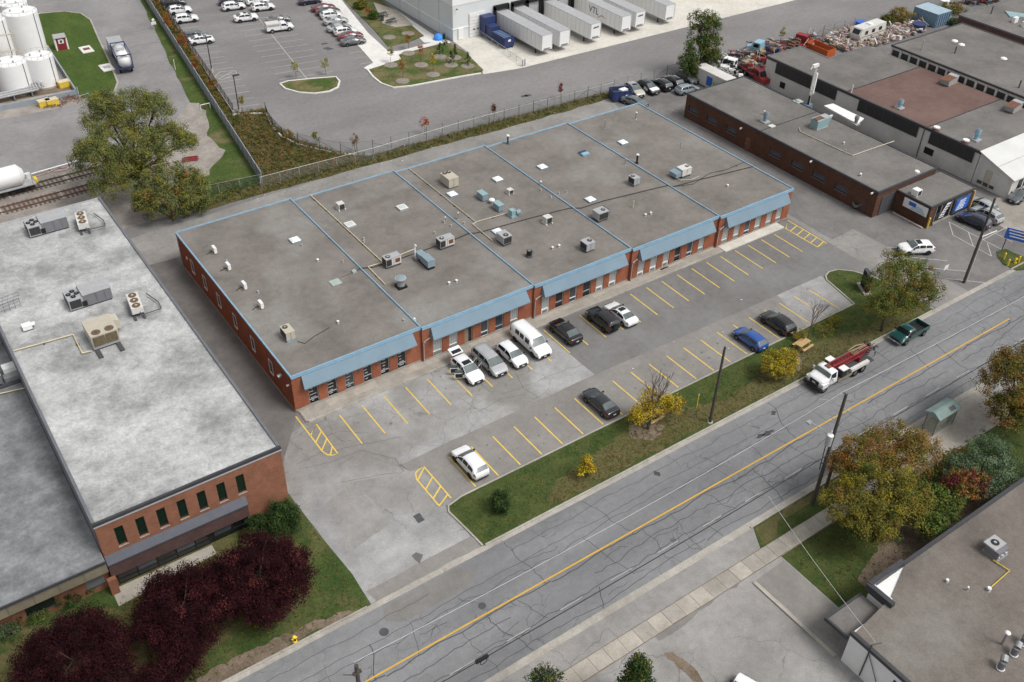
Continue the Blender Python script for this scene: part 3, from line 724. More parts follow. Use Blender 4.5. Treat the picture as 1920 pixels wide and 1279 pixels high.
for i in range(5):
    x0, x1 = UX[i], UX[i + 1]; yf, yb = UYF[i], UYB[i]
    # side and back walls, then the front wall between the openings
    mb = MB().box(x0, yf + .3, 0, x1, yb, ZR - .06)
    wall = mb.build('wall', M['brick'], plaza)
    fr = MB(); xx = x0
    for a, b in OPEN[i]:
        fr.box(xx, yf, 0, a, yf + .299, 2.78); xx = b
    fr.box(xx, yf, 0, x1 - .003, yf + .299, 2.78)
    fr.box(x0, yf, 2.781, x1 - .003, yf + .299, ZR - .06)
    fr.build('front_wall', M['brick'], plaza)
    MB().box(x0 + .02, yf - .03, 0.12, x1 - .02, yf + .02, 0.34).build('plinth', M['walk'], plaza)
    MB().box(x0 + .05, yf + .05, ZR - .055, x1 - .05, yb - .05, ZR).build('roof', M['roof'], plaza)
    ex0, ex1 = x0 - (.06 if i == 0 else 0), x1 + (.06 if i == 4 else -.09)
    for b in ring(ex0, yf - .08, ex1, yb + .06, .17, ZR - .1, ZR + .13, 'ns' + ('w' if i == 0 else '') + ('e' if i == 4 else '')): MB().box(*b).build('roof_edge', M['flash'], plaza)
    if i < 4: MB().box(x1 - .085, yf - .05, ZR - .1, x1 + .05, yb + .03, ZR + .16).build('parapet_cap', M['flash'], plaza)
    # sloped canopy
    ca, cb = x0 + 1.0, x1 - .95
    yt, y0_, zt, zb = yf - .05, yf - .85, ZR - .22, 3.32
    cn = MB()
    v = [(ca + .12, yt, zt), (cb - .12, yt, zt), (cb, y0_, zb), (ca, y0_, zb), (ca, y0_, zb - .12), (cb, y0_, zb - .12), (cb, yf - .02, zb - .12), (ca, yf - .02, zb - .12), (ca + .12, yf - .02, zt), (cb - .12, yf - .02, zt)]
    cn.add(v, [(3, 2, 1, 0), (4, 5, 2, 3), (7, 6, 5, 4), (0, 1, 9, 8), (0, 8, 7, 4, 3), (1, 2, 5, 6, 9)])
    can = cn.build('canopy', M['fascia'], plaza)
    MB().box(x0 + .02, yf - .12, ZR - .24, x1 - .02, yf - .081, ZR - .08).build('gutter', M['flash'], plaza)
    # openings
    for k, (a, b) in enumerate(OPEN[i]):
        st = STY[i][k]
        w = empty('door' if st == 'D' or st == 'o' else 'window'); w.parent = plaza; w.location = ((a + b) / 2, yf, 0)
        h = (b - a) / 2
        MB().box(-h, .18, .14, h, .22, 2.78).build('pane', M[GL[st]], w)
        f = MB()
        fm = 'white' if st in 'aebp' else 'lgrey'
        f.box(-h, .1, .14, -h + .07, .179, 2.78).box(h - .07, .1, .14, h, .179, 2.78).box(-h + .07, .1, 2.66, h - .07, .179, 2.78).box(-h + .07, .1, .14, h - .07, .179, .24)
        if st not in 'oD': f.box(-h + .07, .1, .78, h - .07, .179, .86)
        if st == 'D': f.box(-h + .07, .1, 1.0, h - .07, .179, 1.08)
        f.build('frame', M[fm], w)
        if st in 'ap':
            MB().box(-h + .07, .12, .24, h - .07, .178, .78).build('lower_panel', M['white'], w)
            MB().box(-h * .62, .09, .32, h * .62, .119, .66).build('grille', M['mgrey'], w)
        if st == 'b':
            MB().box(-h + .07, .14, .24, h - .07, .178, .78).build('lower_panel', M['blind2'], w)
            for q in range(1, 4): MB().box(-h + q * h / 2 - .012, .165, .9, -h + q * h / 2 + .012, .179, 2.6).build('blind_fold', M['white'], w)
        if i == 0:
            for q in range(5): MB().box(-h * .55 + rr.uniform(-.12, .1), .168, .5 + q * .42, h * .5 + rr.uniform(-.3, .1), .179, .6 + q * .42 + rr.uniform(0, .06)).build('window_lettering', M['lgrey'], w)
        if i == 1 and k == 2: MB().box(-h + .1, .15, .2, h * .1, .178, 2.2).build('doorway_clutter', M['wood2'], w)
        # small wall lamp between openings
        if k < 5: MB().box((OPEN[i][k][1] + OPEN[i][k + 1][0]) / 2 - .09, yf - .12, 2.35, (OPEN[i][k][1] + OPEN[i][k + 1][0]) / 2 + .09, yf - .003, 2.6).build('wall_lamp', M['rust'], plaza) if k % 2 == 0 else None
    if i: MB().tube([(x0 + .12, yf - .35, 3.05), (x0 + .12, yf - .1, 2.9), (x0 + .12, yf - .1, .2)], .055, 6).tube([(x0 + .95, yf - .12, 3.2), (x0 + .12, yf - .12, 2.95)], .05, 6).build('downspout', M['lgrey'], plaza)
# west side wall: narrow windows and lamps
for y in (5.6, 10.4, 15.4, 20.2, 24.6, 28.6):
    w = empty('window'); w.parent = plaza; w.location = (0, y, 0)
    MB().box(-.02, -.42, 1.6, .01, .42, 3.3).build('pane', M['glass_b'], w)
    MB().box(-.05, -.5, 1.5, -.021, -.42, 3.38).box(-.05, .42, 1.5, -.021, .5, 3.38).box(-.05, -.42, 3.3, -.021, .42, 3.38).box(-.08, -.42, 1.5, -.021, .42, 1.6).build('frame', M['white'], w)
MB().cyl((-.05, 2.6, 3.5), (-.5, 2.6, 3.4), .22, .26, 10).build('exhaust_hood', M['galv'], plaza)
MB().cyl((-.02, .9, 3.3), (-.3, .9, 3.3), .09, .12, 8).build('wall_lamp', M['white'], plaza)
MB().box(-.12, 30.2, 2.6, -.003, 30.5, 2.9).build('wall_lamp', M['white'], plaza)
MB().tube([(-.12, 32.6, 4.6), (-.12, 32.6, .1)], .05, 6).build('downspout', M['lgrey'], plaza)
MB().box(-.05, .2, 0, -.003, 33.3, .25).build('plinth', M['walk'], plaza)

# ---- left brick building with the coated roof, and its lower wing
lb = thing('office_warehouse', 'two-storey brown brick building with mottled white coated roof behind the dark red trees', 'building')
LX0, LX1, LY0, LY1, LZ = -22.65, -6.15, -11.75, 41.4, 8.0
MB().box(LX0, LY0 + .35, 0, LX1, LY1, LZ - .3).build('wall', M['brick_l'], lb)
fw = MB(); wins = [LX0 + 1.75 + 1.78 * k for k in range(7)]
xx = LX0
for wx in wins:
    fw.box(xx, LY0, 4.45, wx - .38, LY0 + .349, 6.68); xx = wx + .38
fw.box(xx, LY0, 4.45, LX1, LY0 + .349, 6.68)
fw.box(LX0, LY0, 6.681, LX1, LY0 + .349, LZ - .3).box(LX0, LY0, 0, LX1, LY0 + .349, 1.4)
fw.box(LX0, LY0, 3.3, LX1, LY0 + .349, 4.449).box(-10.2, LY0, 1.401, LX1, LY0 + .349, 3.299)
fw.build('front_wall', M['brick_l'], lb)
for wx in wins:
    w = empty('window', (wx, LY0, 0)); w.parent = lb
    MB().box(-.38, .16, 4.45, .38, .22, 6.68).build('pane', M['glass_t'], w)
    MB().box(-.42, -.05, 4.36, .42, .159, 4.448).build('sill', M['lgrey'], w)
    MB().box(-.38, .1, 4.45, -.34, .159, 6.68).box(.34, .1, 4.45, .38, .159, 6.68).build('frame', M['dgrey'], w)
# sloped band of metal and purple brick over the ground-floor glazing
MB().add([(LX0, LY0 - .003, 4.0), (-10.1, LY0 - .003, 4.0), (-10.1, LY0 - .55, 3.35), (LX0, LY0 - .55, 3.35), (LX0, LY0 - .003, 3.2), (-10.1, LY0 - .003, 3.2), (LX0, LY0 - .55, 3.2), (-10.1, LY0 - .55, 3.2)],
         [(3, 2, 1, 0), (6, 7, 2, 3), (4, 5, 7, 6), (0, 4, 6, 3), (1, 2, 7, 5)]).build('metal_awning', M['awning'], lb)
MB().box(LX0, LY0 - .45, 1.75, -10.15, LY0 - .003, 3.19).build('purple_brick_band', M['brick_p'], lb)
for k in range(7):
    a = -22.2 + k * 1.72
    w = empty('window', (a + .86, LY0, 0)); w.parent = lb
    MB().box(-.83, -.06, .75, .83, -.003, 1.72).build('pane', M['glass_b' if k % 2 else 'glass'], w)
    MB().box(-.86, -.14, .2, -.78, -.061, 1.74).box(-.777, -.12, .68, .83, -.061, .76).build('frame', M['black'], w)
    MB().box(-.83, -.08, .15, .83, -.004, .67).build('lower_panel', M['glass'], w)
MB().box(LX0 - .45, LY0 - .9, 0, LX0 + .25, LY0 - .46, 1.9).build('brick_pier', M['brick_l'], lb)
MB().box(LX0 + .2, LY0 + .2, LZ - .299, LX1 - .2, LY1 - .2, LZ - .2).build('roof', M['roof_white'], lb)
MB().box(LX0 - .05, LY0 - .06, LZ - .298, LX1 + .05, LY0 + .199, LZ).build('roof_edge', M['darkflash'], lb)
MB().box(LX0 - .05, LY0 - .09, LZ - .45, LX1 + .05, LY0 - .061, LZ - .3).build('drip_edge', M['lgrey'], lb)
MB().box(LX1 - .2, LY0 + .2, LZ - .298, LX1 + .06, LY1, LZ + .0).build('roof_edge', M['greyflash'], lb)
MB().box(LX0 - .06, LY0 + .2, LZ - .298, LX0 + .2, LY1, LZ + .1).build('roof_edge', M['greyflash'], lb)
MB().box(LX0 + .2, LY1 - .2, LZ - .298, LX1 - .2, LY1 + .05, LZ - .12).build('roof_edge', M['lgrey'], lb)
ZL = 4.35
MB().box(LX0 - .06, LY0 + .3, ZL - .1, LX0 - .002, LY1, LZ - .31).build('wall_flashing', M['greyflash'], lb)
ll = thing('low_brick_wing', 'low brick wing with worn grey-white roof and stained concrete fascia at lower left', 'building')
MB().box(-50, -11.5, 0, LX0 - .08, 30, ZL - .2).build('wall', M['brick_l'], ll)
MB().box(-50, -12.6, ZL - 1.35, LX0 - .1, -11.51, ZL - .02).build('fascia_beam', M['concbeam'], ll)
for k in range(14): MB().box(LX0 - 2.0 - 2.0 * k - .01, -12.63, ZL - 1.34, LX0 - 2.0 - 2.0 * k + .02, -12.601, ZL - .06).build('panel_joint', M['dgrey'], ll)
MB().box(-50, -12.75, ZL - .15, LX0 - .08, -12.61, ZL + .06).build('roof_edge', M['darkflash'], ll)
MB().box(-50, -12.6, ZL - .019, LX0 - .1, 30, ZL + .0).build('roof', M['roof_white2'], ll)
for a, b, nm in ((-29.6, -27.3, 'glass'), (-24.7, -23.2, 'mgrey')):
    w = empty('window', ((a + b) / 2, -11.5, 0)); w.parent = ll; h = (b - a) / 2
    MB().box(-h, -.05, .9, h, -.004, 2.7).build('pane', M[nm], w)
    MB().box(-h, -.1, .8, h, -.051, .9).build('sill', M['dgrey'], w)

# ---- brown brick building on the right, with its annex
rb = thing('brown_brick_building', 'long low dark brown brick building with flat grey roof, right of the plaza', 'building')
RZ = 4.05
MB().box(84.45, -7.2, 0, 97.2, 31.2, RZ - .1).build('wall', M['brick_d'], rb)
rwins = [(29.3, 1.1), (25.0, 1.15), (20.7, 1.1), (11.4, 1.15), (7.0, 1.15), (2.9, 1.2), (-1.3, 1.15)]
sk = MB(); yy = -7.2
for c, h in sorted(rwins):
    sk.box(84.2, yy, 0, 84.449, c - h, RZ - .1); sk.box(84.2, c - h, 0, 84.449, c + h, 1.35); sk.box(84.2, c - h, 2.35, 84.449, c + h, RZ - .1); yy = c + h
sk.box(84.2, yy, 0, 84.449, 31.2, RZ - .1)
sk.build('brick_skin', M['brick_d'], rb)
for c, h in rwins:
    w = empty('window', (84.3, c, 0)); w.parent = rb
    MB().box(.06, -h, 1.35, .12, h, 2.35).build('pane', M['glass_b'], w)
    MB().box(.02, -h, 1.66, .059, h, 1.7).box(.02, -h, 2.28, .059, h, 2.35).build('frame', M['mgrey'], w)
    MB().box(-.14, -h - .03, 1.29, .05, h + .03, 1.349).build('sill', M['mgrey'], w)
for c in (16.9, -5.4):
    d = MB().box(84.12, c - .5, .02, 84.198, c + .5, 2.1).build('door', M['rust' if c > 0 else 'brick_p'], rb)
    MB().box(84.06, c + .34, 1.0, 84.119, c + .42, 1.1).build('handle', M['lgrey'], d)
for c, z in ((18.6, 3.2), (4.6, 3.7), (-6.4, 3.7)):
    MB().cyl((84.19, c, z), (83.75, c, z - .1), .1, .16, 8).build('wall_lamp', M['white'], rb)
MB().box(84.4, -7.0, RZ - .099, 97.0, 31.0, RZ).build('roof', M['roof2'], rb)
for b in ring(84.1, -7.3, 97.3, 31.3, .25, RZ - .22, RZ + .08): MB().box(*b).build('roof_edge', M['darkflash'], rb)
MB().box(84.4, 15.0, RZ, 97.0, 15.14, RZ + .05).build('roof_seam', M['darkflash'], rb)
w = empty('loading_door', (88.0, -7.2, 0)); w.parent = rb
MB().box(-2.6, -.1, .0, .4, -.003, 3.0).build('shutter', M['dgrey'], w)
MB().tube([gp(1582, 238, RZ) + (RZ + .15,), gp(1512, 240, RZ) + (RZ + .15,)][:0] + [(87.2, 12.0, RZ + .14), (87.0, 4.0, RZ + .14)][:0] + [gp(1498, 241, RZ) + (RZ + .12,), gp(1500, 248, RZ) + (RZ + .12,), gp(1598, 293, RZ) + (RZ + .12,), gp(1676, 266, RZ) + (RZ + .12,)], .07, 6).build('gas_pipe', M['tan'], rb)
an = thing('brick_annex', 'small flat-roofed brick annex carrying white and blue sign boards', 'building')
AZ = 3.3
MB().box(88.3, -13.1, 0, 98.2, -7.35, AZ - .1).build('wall', M['brick_d'], an)
MB().box(88.4, -13.0, AZ - .099, 98.1, -7.4, AZ).build('roof', M['roof2'], an)
for b in ring(88.2, -13.2, 98.3, -7.32, .22, AZ - .2, AZ + .06, 'sew'): MB().box(*b).build('roof_edge', M['darkflash'], an)
MB().box(89.6, -13.16, .5, 93.2, -13.103, 2.9).build('shopfront', M['glass'], an)
for k in range(4): MB().box(89.6 + 1.15 * k, -13.2, .5, 89.68 + 1.15 * k, -13.161, 2.9).build('mullion', M['lgrey'], an)
MB().box(93.6, -13.3, .3, 97.6, -13.103, 2.9).build('shopfront', M['glass_b'], an)
MB().box(89.6, -13.3, .1, 97.6, -13.17, .45).build('stall_riser', M['walk'], an)
sgn = MB().box(88.14, -12.8, 1.6, 88.198, -8.9, 2.95).build('sign_board', M['white'], an)
MB().box(88.09, -10.9, 2.2, 88.139, -9.8, 2.75).build('sign_block', M['signblue'], sgn)
for k in range(4): MB().box(88.1, -12.5 + .15 * k, 1.75 + .22 * k, 88.139, -10.2 - .2 * k, 1.83 + .22 * k).build('sign_stroke', M['skyblue'], sgn)
sgn = MB().add([(90.6, -13.32, .9), (91.5, -13.32, .9), (92.6, -13.32, 2.9), (91.7, -13.32, 2.9), (90.6, -13.25, .9), (91.5, -13.25, .9), (92.6, -13.25, 2.9), (91.7, -13.25, 2.9)], [(0, 1, 2, 3), (7, 6, 5, 4), (1, 5, 6, 2), (0, 3, 7, 4), (3, 2, 6, 7), (0, 4, 5, 1)]).build('sign_board', M['white'], an)
for k in range(5): MB().box(90.85 + .22 * k, -13.37, 1.1 + .36 * k, 91.5 + .22 * k, -13.325, 1.2 + .36 * k).build('sign_stroke', M['letter'], sgn)
sgn = MB().box(94.0, -13.36, .8, 97.0, -13.305, 2.7).build('sign_board', M['signblue'], an)
for k in range(6): MB().box(94.3 + .1 * k, -13.4, 1.0 + .27 * k, 96.0 + .1 * (k % 3), -13.361, 1.1 + .27 * k).build('sign_stroke', M['white'], sgn)
MB().box(97.7, -13.5, 0, 97.95, -13.25, 3.1).build('corner_post', M['wood'], an)

# ---- long white industrial building with three roof fields and a metal-roofed front
wb = thing('white_industrial_building', 'long white-walled industrial building with grey and maroon roof fields and metal front gable', 'building')
WZ = 5.0
MB().prism([(105.2, -8.6), (124.6, -8.6), (124.6, 27.3), (113.8, 27.3), (113.8, 33.6), (105.2, 33.6)], 0, WZ - .1).build('wall', M['whitewall'], wb)
for a, b, mt, z in ((16.4, 34.0, 'roof2', 0.0), (.9, 16.25, 'roof_maroon', .0), (-8.5, .75, 'roof2', .0)):
    MB().prism([(105.5, a), (124.5, a), (124.5, min(b, 27.2)), (113.7, min(b, 27.2)), (113.7, b - .45), (105.5, b - .45)] if b > 30 else rect(105.5, a, 124.5, b), WZ - .099, WZ + z).build('roof', M[mt], wb)
for y in (16.3, .8): MB().box(105.3, y - .05, WZ - .05, 124.5, y + .05, WZ + .1).build('roof_seam', M['darkflash'], wb)
MB().box(105.1, -8.7, WZ - .3, 105.45, 33.75, WZ + .1).build('roof_edge', M['darkflash'], wb)
MB().box(105.46, 33.56, WZ - .3, 113.7, 33.75, WZ + .08).box(113.71, 27.21, WZ - .3, 113.95, 33.75, WZ + .08).box(113.96, 27.21, WZ - .3, 124.6, 27.45, WZ + .08).build('roof_edge', M['greyflash'], wb)
for a, b in ((18.0, 31.2), (2.0, 13.4), (-7.8, -.2)):
    w = empty('window_band', (105.2, 0, 0)); w.parent = wb
    MB().box(-.1, a, 2.9, -.003, b, WZ - .32).build('pane', M['coil'], w)
    n = int((b - a) / 1.5)
    for k in range(n + 1): MB().box(-.15, a + (b - a) * k / n - .03, 2.9, -.101, a + (b - a) * k / n + .03, WZ - .32).build('mullion', M['dgrey'], w)
MB().box(105.12, 28.6, .9, 105.198, 29.7, 1.9).build('vent_opening', M['black'], wb)
MB().box(105.12, -1.5, 1.2, 105.198, .1, 2.2).build('vent_opening', M['black'], wb)
MB().tube([(105.1, 1.0, WZ), (105.1, 1.0, .1)], .07, 6).build('downspout', M['dgrey'], wb)
MB().tube([(105.35, 15.4, WZ), (105.35, 15.4, WZ + 1.5)], .08, 6).build('standpipe', M['white'], wb)
# white metal gabled front
gv = [(105.2, -8.72, 0), (105.2, -14.6, 0), (105.2, -14.6, 3.2), (105.2, -8.72, WZ + .02), (130, -8.72, 0), (130, -14.6, 0), (130, -14.6, 3.2), (130, -8.72, WZ + .02)]
MB().add(gv, [(3, 2, 1, 0), (4, 5, 6, 7), (1, 2, 6, 5), (0, 4, 7, 3), (2, 3, 7, 6)]).build('front_wall', M['whitewall'], wb)
fr_ = MB().add([(104.9, -14.95, 3.13), (130.2, -14.95, 3.13), (130.2, -8.6, WZ + .13), (104.9, -8.6, WZ + .13), (104.9, -14.95, 3.23), (130.2, -14.95, 3.23), (130.2, -8.6, WZ + .23), (104.9, -8.6, WZ + .23)],
               [(4, 5, 6, 7), (0, 1, 5, 4), (1, 2, 6, 5), (2, 3, 7, 6), (3, 0, 4, 7), (3, 2, 1, 0)]).build('metal_roof', M['roof_metal'], wb)
MB().add([(104.9, -12.02, 4.2), (130, -12.02, 4.2), (130, -11.95, 4.235), (104.9, -11.95, 4.235)], [(0, 1, 2, 3)]).build('seam', M['lgrey'], fr_)
dr = empty('double_door', (105.2, -10.9, 0)); dr.parent = wb
for k in range(3): MB().box(-.08, -1.5 + k, .1, -.003, -.54 + k, 3.0).build('leaf', M['tan' if k % 2 else 'offwhite'], dr)
for k in range(3): MB().box(-.12, -1.4 + k, .5, -.081, -.64 + k, 1.0).build('louvre', M['dgrey'], dr)
for k in range(6):
    w = empty('window', (107.5 + 1.5 * k, -14.6, 0)); w.parent = wb
    MB().box(-.55, -.06, 1.2, .55, -.003, 2.6).build('pane', M['glass'], w); MB().box(-.62, -.12, 1.1, .62, -.061, 1.2).build('sill', M['lgrey'], w)
MB().prism(gps([(1545, 198), (1562, 194), (1620, 222), (1607, 232)], 4.3), 4.1, 4.3).build('lean_to_roof', M['white'], rb)
MB().box(97.4, 12.8, 3.9, 98.2, 13.0, 4.1).build('bracket', M['white'], rb)

# ---- shed with the row of dark windows
sb = thing('saw_shed_building', 'grey-roofed shed with a row of square dark windows along its side, behind the maroon roof', 'building')
SZ = 6.4
MB().box(125.2, -26, 0, 145.5, 23.2, SZ - .1).build('wall', M['whitewall'], sb)
MB().box(125.4, -25.8, SZ - .099, 145.3, 23.0, SZ).build('roof', M['roof2'], sb)
for b in ring(125.0, -26.1, 145.6, 23.3, .3, SZ - .2, SZ + .08): MB().box(*b).build('roof_edge', M['darkflash'], sb)
for k in range(19):
    y = 22.1 - 1.88 * k
    w = empty('window', (125.2, y, 0)); w.parent = sb
    MB().box(-.06, -.68, 4.1, -.003, .68, 5.75).build('pane', M['coil'], w)
    MB().box(-.14, -.74, 3.98, -.061, .74, 4.1).build('sill', M['offwhite'], w)
    MB().box(-.16, .78, 3.6, -.003, 1.06, 6.1).build('pilaster', M['whitewall'], w)

# ---- dark building in the far right corner
cb_ = thing('dark_brick_building', 'dark purple-brown building with white windows in the far right corner', 'building')
MB().box(153.0, -20, 0, 190, 28.6, 4.8).build('wall', M['brick_p'], cb_)
MB().box(153.1, -19.9, 4.801, 189.9, 28.5, 4.9).build('roof', M['roof2'], cb_)
for b in ring(152.9, -20.1, 190.1, 28.7, .25, 4.7, 4.98): MB().box(*b).build('roof_edge', M['greyflash'], cb_)
for y in (20.5, 18.6, 13.4, 11.8, 6, 4):
    w = empty('window', (153.0, y, 0)); w.parent = cb_
    MB().box(-.06, -.6, 1.8, -.003, .6, 3.4).build('pane', M['blind2'], w)
    MB().box(-.1, -.04, 1.8, -.061, .04, 3.4).box(-.1, -.6, 2.5, -.061, -.05, 2.58).build('frame', M['mgrey'], w)
MB().box(148.5, -18, 0, 152.8, 20, .25).build('brick_ramp', M['rust'], cb_)

# ---- depot with loading docks
dp = thing('depot_building', 'large pale grey and white distribution depot with loading docks at the top', 'building')
DZ = 9.2
MB().box(69.5, 79.2, 0, 260, 190, DZ).build('wall', M['panel_l'], dp)
MB().box(69.42, 79.12, DZ - 2.6, 260, 190, DZ + .5).build('white_band', M['panel_w'], dp)
MB().box(70.1, 79.8, DZ + .501, 259, 189, DZ + .55).build('roof', M['roof_metal'], dp)
MB().box(69.4, 79.1, 2.1, 260, 190, 2.3).build('trim_band', M['panel_w'], dp)
for k in range(8): MB().box(69.37, 84 + 7.5 * k, .1, 69.399, 84.06 + 7.5 * k, DZ).build('panel_joint', M['lgrey'], dp)
d = MB().box(73.1, 79.0, .05, 76.7, 79.097, 4.6).build('roller_door', M['white'], dp)
for k in range(3): MB().box(73.9 + .9 * k, 78.95, 1.35, 74.3 + .9 * k, 78.999, 1.6).build('pane', M['dgrey'], d)
for k in range(6): MB().box(73.1, 78.97, .7 + .62 * k, 76.7, 78.999, .73 + .62 * k).build('panel_joint', M['lgrey'], d)
MB().box(70.6, 79.0, .05, 71.7, 79.097, 2.2).build('side_door', M['white'], dp)
DOCKX = [80.3, 84.4, 88.0, 91.6, 95.4, 99.2, 103.0, 106.8, 110.6, 114.4, 118.2]
for x in DOCKX:
    w = empty('dock_door', (x, 79.1, 0)); w.parent = dp
    MB().box(-1.7, -.5, 1.1, -1.35, -.003, 4.9).box(1.35, -.5, 1.1, 1.7, -.003, 4.9).box(-1.7, -.5, 4.3, 1.7, -.004, 5.1).build('dock_seal', M['black'], w)
    MB().box(-1.34, -.12, 1.2, 1.34, -.005, 4.3).build('shutter', M['lgrey'], w)
MB().tube([(70.2, 79.0, 6), (70.2, 78.6, 6.05)], .12, 6).build('wall_lamp', M['dgrey'], dp)

# ---- building at bottom right
bb = thing('white_brick_unit', 'low building at bottom right with brown-grey gravel roof and white painted wall', 'building')
BZ = 3.8
MB().box(24.2, -80, 0, 75, -52.3, BZ - .1).build('wall', M['white'], bb)
MB().box(29.2, -52.29, 0, 75, -50.2, BZ - .1).build('front_wall', M['white'], bb)
MB().prism([(24.4, -79), (74.8, -79), (74.8, -50.4), (33.4, -50.4), (29.6, -51.9), (24.4, -52.5)], BZ - .099, BZ).build('roof', M['roof_b'], bb)
MB().box(24.05, -80, BZ - .25, 24.39, -52.25, BZ + .12).build('roof_edge', M['darkflash'], bb)
MB().box(33.3, -50.39, BZ - .3, 75, -50.05, BZ + .1).build('roof_edge', M['darkflash'], bb)
MB().box(28.95, -50.39, BZ - .3, 33.29, -49.95, BZ + .55).build('parapet', M['darkflash'], bb)
MB().box(28.7, -52.6, BZ - .3, 29.15, -50.0, BZ + .5).build('parapet', M['darkflash'], bb)
MB().box(29.151, -52.2, BZ + .0, 29.3, -50.4, BZ + .42).build('parapet_face', M['white'], bb)
MB().box(24.3, -52.24, 2.7, 28.69, -49.9, 2.85).build('entrance_canopy', M['roof2'], bb)
for b in ring(24.15, -52.3, 28.68, -49.8, .18, 2.62, 2.98, 'nw'): MB().box(*b).build('canopy_edge', M['darkflash'], bb)
for y in (-57.6, -59.6, -61.6):
    w = empty('window', (24.2, y, 0)); w.parent = bb
    MB().box(-.06, -.85, 1.5, -.003, .85, 2.9).build('pane', M['glass'], w)
    MB().box(-.1, -.04, 1.5, -.061, .04, 2.9).box(-.12, -.9, 1.4, -.061, .9, 1.499).build('frame', M['white'], w)
MB().tube([(24.1, -54.2, BZ + .7), (24.1, -54.2, .3)], .06, 6).tube([(24.08, -53.9, BZ + .1), (24.1, -55.6, 1.2)], .035, 5).tube([(24.1, -54.2, BZ + .65), (24.9, -54.5, BZ + .65)], .05, 5).build('service_mast', M['dgrey'], bb)
# ------------------------------------------------------------------ rooftop equipment
def roofthing(name, label, cat, u, v, z, rz=0.0, group=None):
    x, y = gp(u, v, z)
    return thing(name, label, cat, (x, y, z), rz, group)
def disc(x, y, z, r, h=.05, n=14): return MB().cyl((x, y, z), (x, y, z + h), r, r, n)

def rtu(label, u, v, z, lx, ly, h, body='lgrey', top=None, fans=((0.3, 0),), fr=.28, coil='coil', coilside='-x', curb='dgrey', rz=0.0, panel=None, fanm='fan', runners=False, base=.3, hood=None):
    t = roofthing('rooftop_unit', label, 'rooftop unit', u, v, z, rz, 'packaged rooftop units')
    if runners:
        for s in (-1, 1): MB().box(s * lx * .33 - .15, -ly / 2 - 1.0, 0, s * lx * .33 + .15, ly / 2 + .6, .2).build('runner', M['dgrey'], t)
    MB().box(-lx / 2 + .05, -ly / 2 + .05, .0, lx / 2 - .05, ly / 2 - .05, base).build('curb', M[curb], t)
    c = MB().box(-lx / 2, -ly / 2, base, lx / 2, ly / 2, base + h).build('cabinet', M[body], t)
    MB().box(-lx / 2 - .03, -ly / 2 - .03, base + h, lx / 2 + .03, ly / 2 + .03, base + h + .05).build('lid', M[top or body], t)
    for fx, fy in fans:
        f = disc(fx * lx, fy * ly, base + h + .05, fr, .06).build('fan', M[fanm], t)
        disc(fx * lx, fy * ly, base + h + .11, fr * .3, .03, 8).build('fan_hub', M[body], f)
        mb = MB()
        for k in range(3): mb.cbox(fx * lx, fy * ly, base + h + .112, fr * 1.9, .025, .012, 0, k * math.pi / 3)
        mb.build('fan_guard', M[body], f)
    if coil:
        if coilside == '-x': MB().box(-lx / 2 - .03, -ly / 2 + .06, base + .08, -lx / 2 - .003, ly / 2 - .06, base + h - .08).build('coil', M[coil], t)
        if coilside == '-y': MB().box(-lx / 2 + .06, -ly / 2 - .03, base + .08, lx / 2 - .06, -ly / 2 - .003, base + h - .08).build('coil', M[coil], t)
        if coilside == 'c': MB().box(-lx / 2 + .03, -ly / 2 - .03, base + .08, -lx / 2 + lx * .36, -ly / 2 - .003, base + h - .08).box(-lx / 2 - .03, -ly / 2 + .06, base + .08, -lx / 2 - .003, ly / 2 - .06, base + h - .08).build('coil', M[coil], t)
    if panel: MB().box(lx * .1, -ly / 2 - .02, base + h * .25, lx * .42, -ly / 2 - .003, base + h * .8).build('access_panel', M[panel], t)
    for k in (-1, 1): MB().box(k * lx * .02 - .008 + lx * .0, -ly / 2 - .012, base + .03, k * lx * .02 + .008, -ly / 2 - .004, base + h - .03).build('panel_joint', M['dgrey'], c)
    if hood:
        dx, dy, hx, hy, hh, mt = hood
        MB().add([(dx - hx, dy - hy, base), (dx + hx, dy - hy, base), (dx + hx, dy + hy, base), (dx - hx, dy + hy, base), (dx - hx, dy - hy, base + hh * .7), (dx + hx, dy - hy, base + hh), (dx + hx, dy + hy, base + hh), (dx - hx, dy + hy, base + hh * .7)],
                 [(3, 2, 1, 0), (4, 5, 6, 7), (0, 1, 5, 4), (1, 2, 6, 5), (2, 3, 7, 6), (3, 0, 4, 7)]).build('duct', M[mt], t)
    return t

# four slim condensers along the west edge
for k, (u, v) in enumerate(((403, 474), (429, 505), (459, 541), (490, 577))):
    lab = ['white slim condenser on first plaza roof, nearest the back corner', 'second white slim condenser from the back along the west roof edge', 'third white slim condenser from the back along the west roof edge', 'white slim condenser on first plaza roof, nearest the tan rooftop unit'][k]
    t = roofthing('condenser', lab, 'condenser', u, v, ZR, 0, 'slim condensers on the first roof')
    for s in (-1, 1): MB().box(s * .34 - .05, -.32, 0, s * .34 + .05, .32, .12).build('foot', M['wood2'], t)
    MB().box(-.17, -.44, .12, .17, .44, .85).build('cabinet', M['white'], t)
    MB().cyl((.172, 0, .48), (.2, 0, .48), .28, .28, 12).build('fan', M['lgrey'], t)
    MB().tube([(-.17, .1, .25), (-.6, .25, .1), (-1.0, .1, .06)], .035, 5).build('hose', M['black'], t)
rtu('tan rooftop unit with round fan near the front corner of the first plaza roof', 541, 634, ZR, 1.0, 1.55, .95, 'tan', fans=((-.1, .22),), fr=.3, coil='coil', curb='flash', rz=.0)
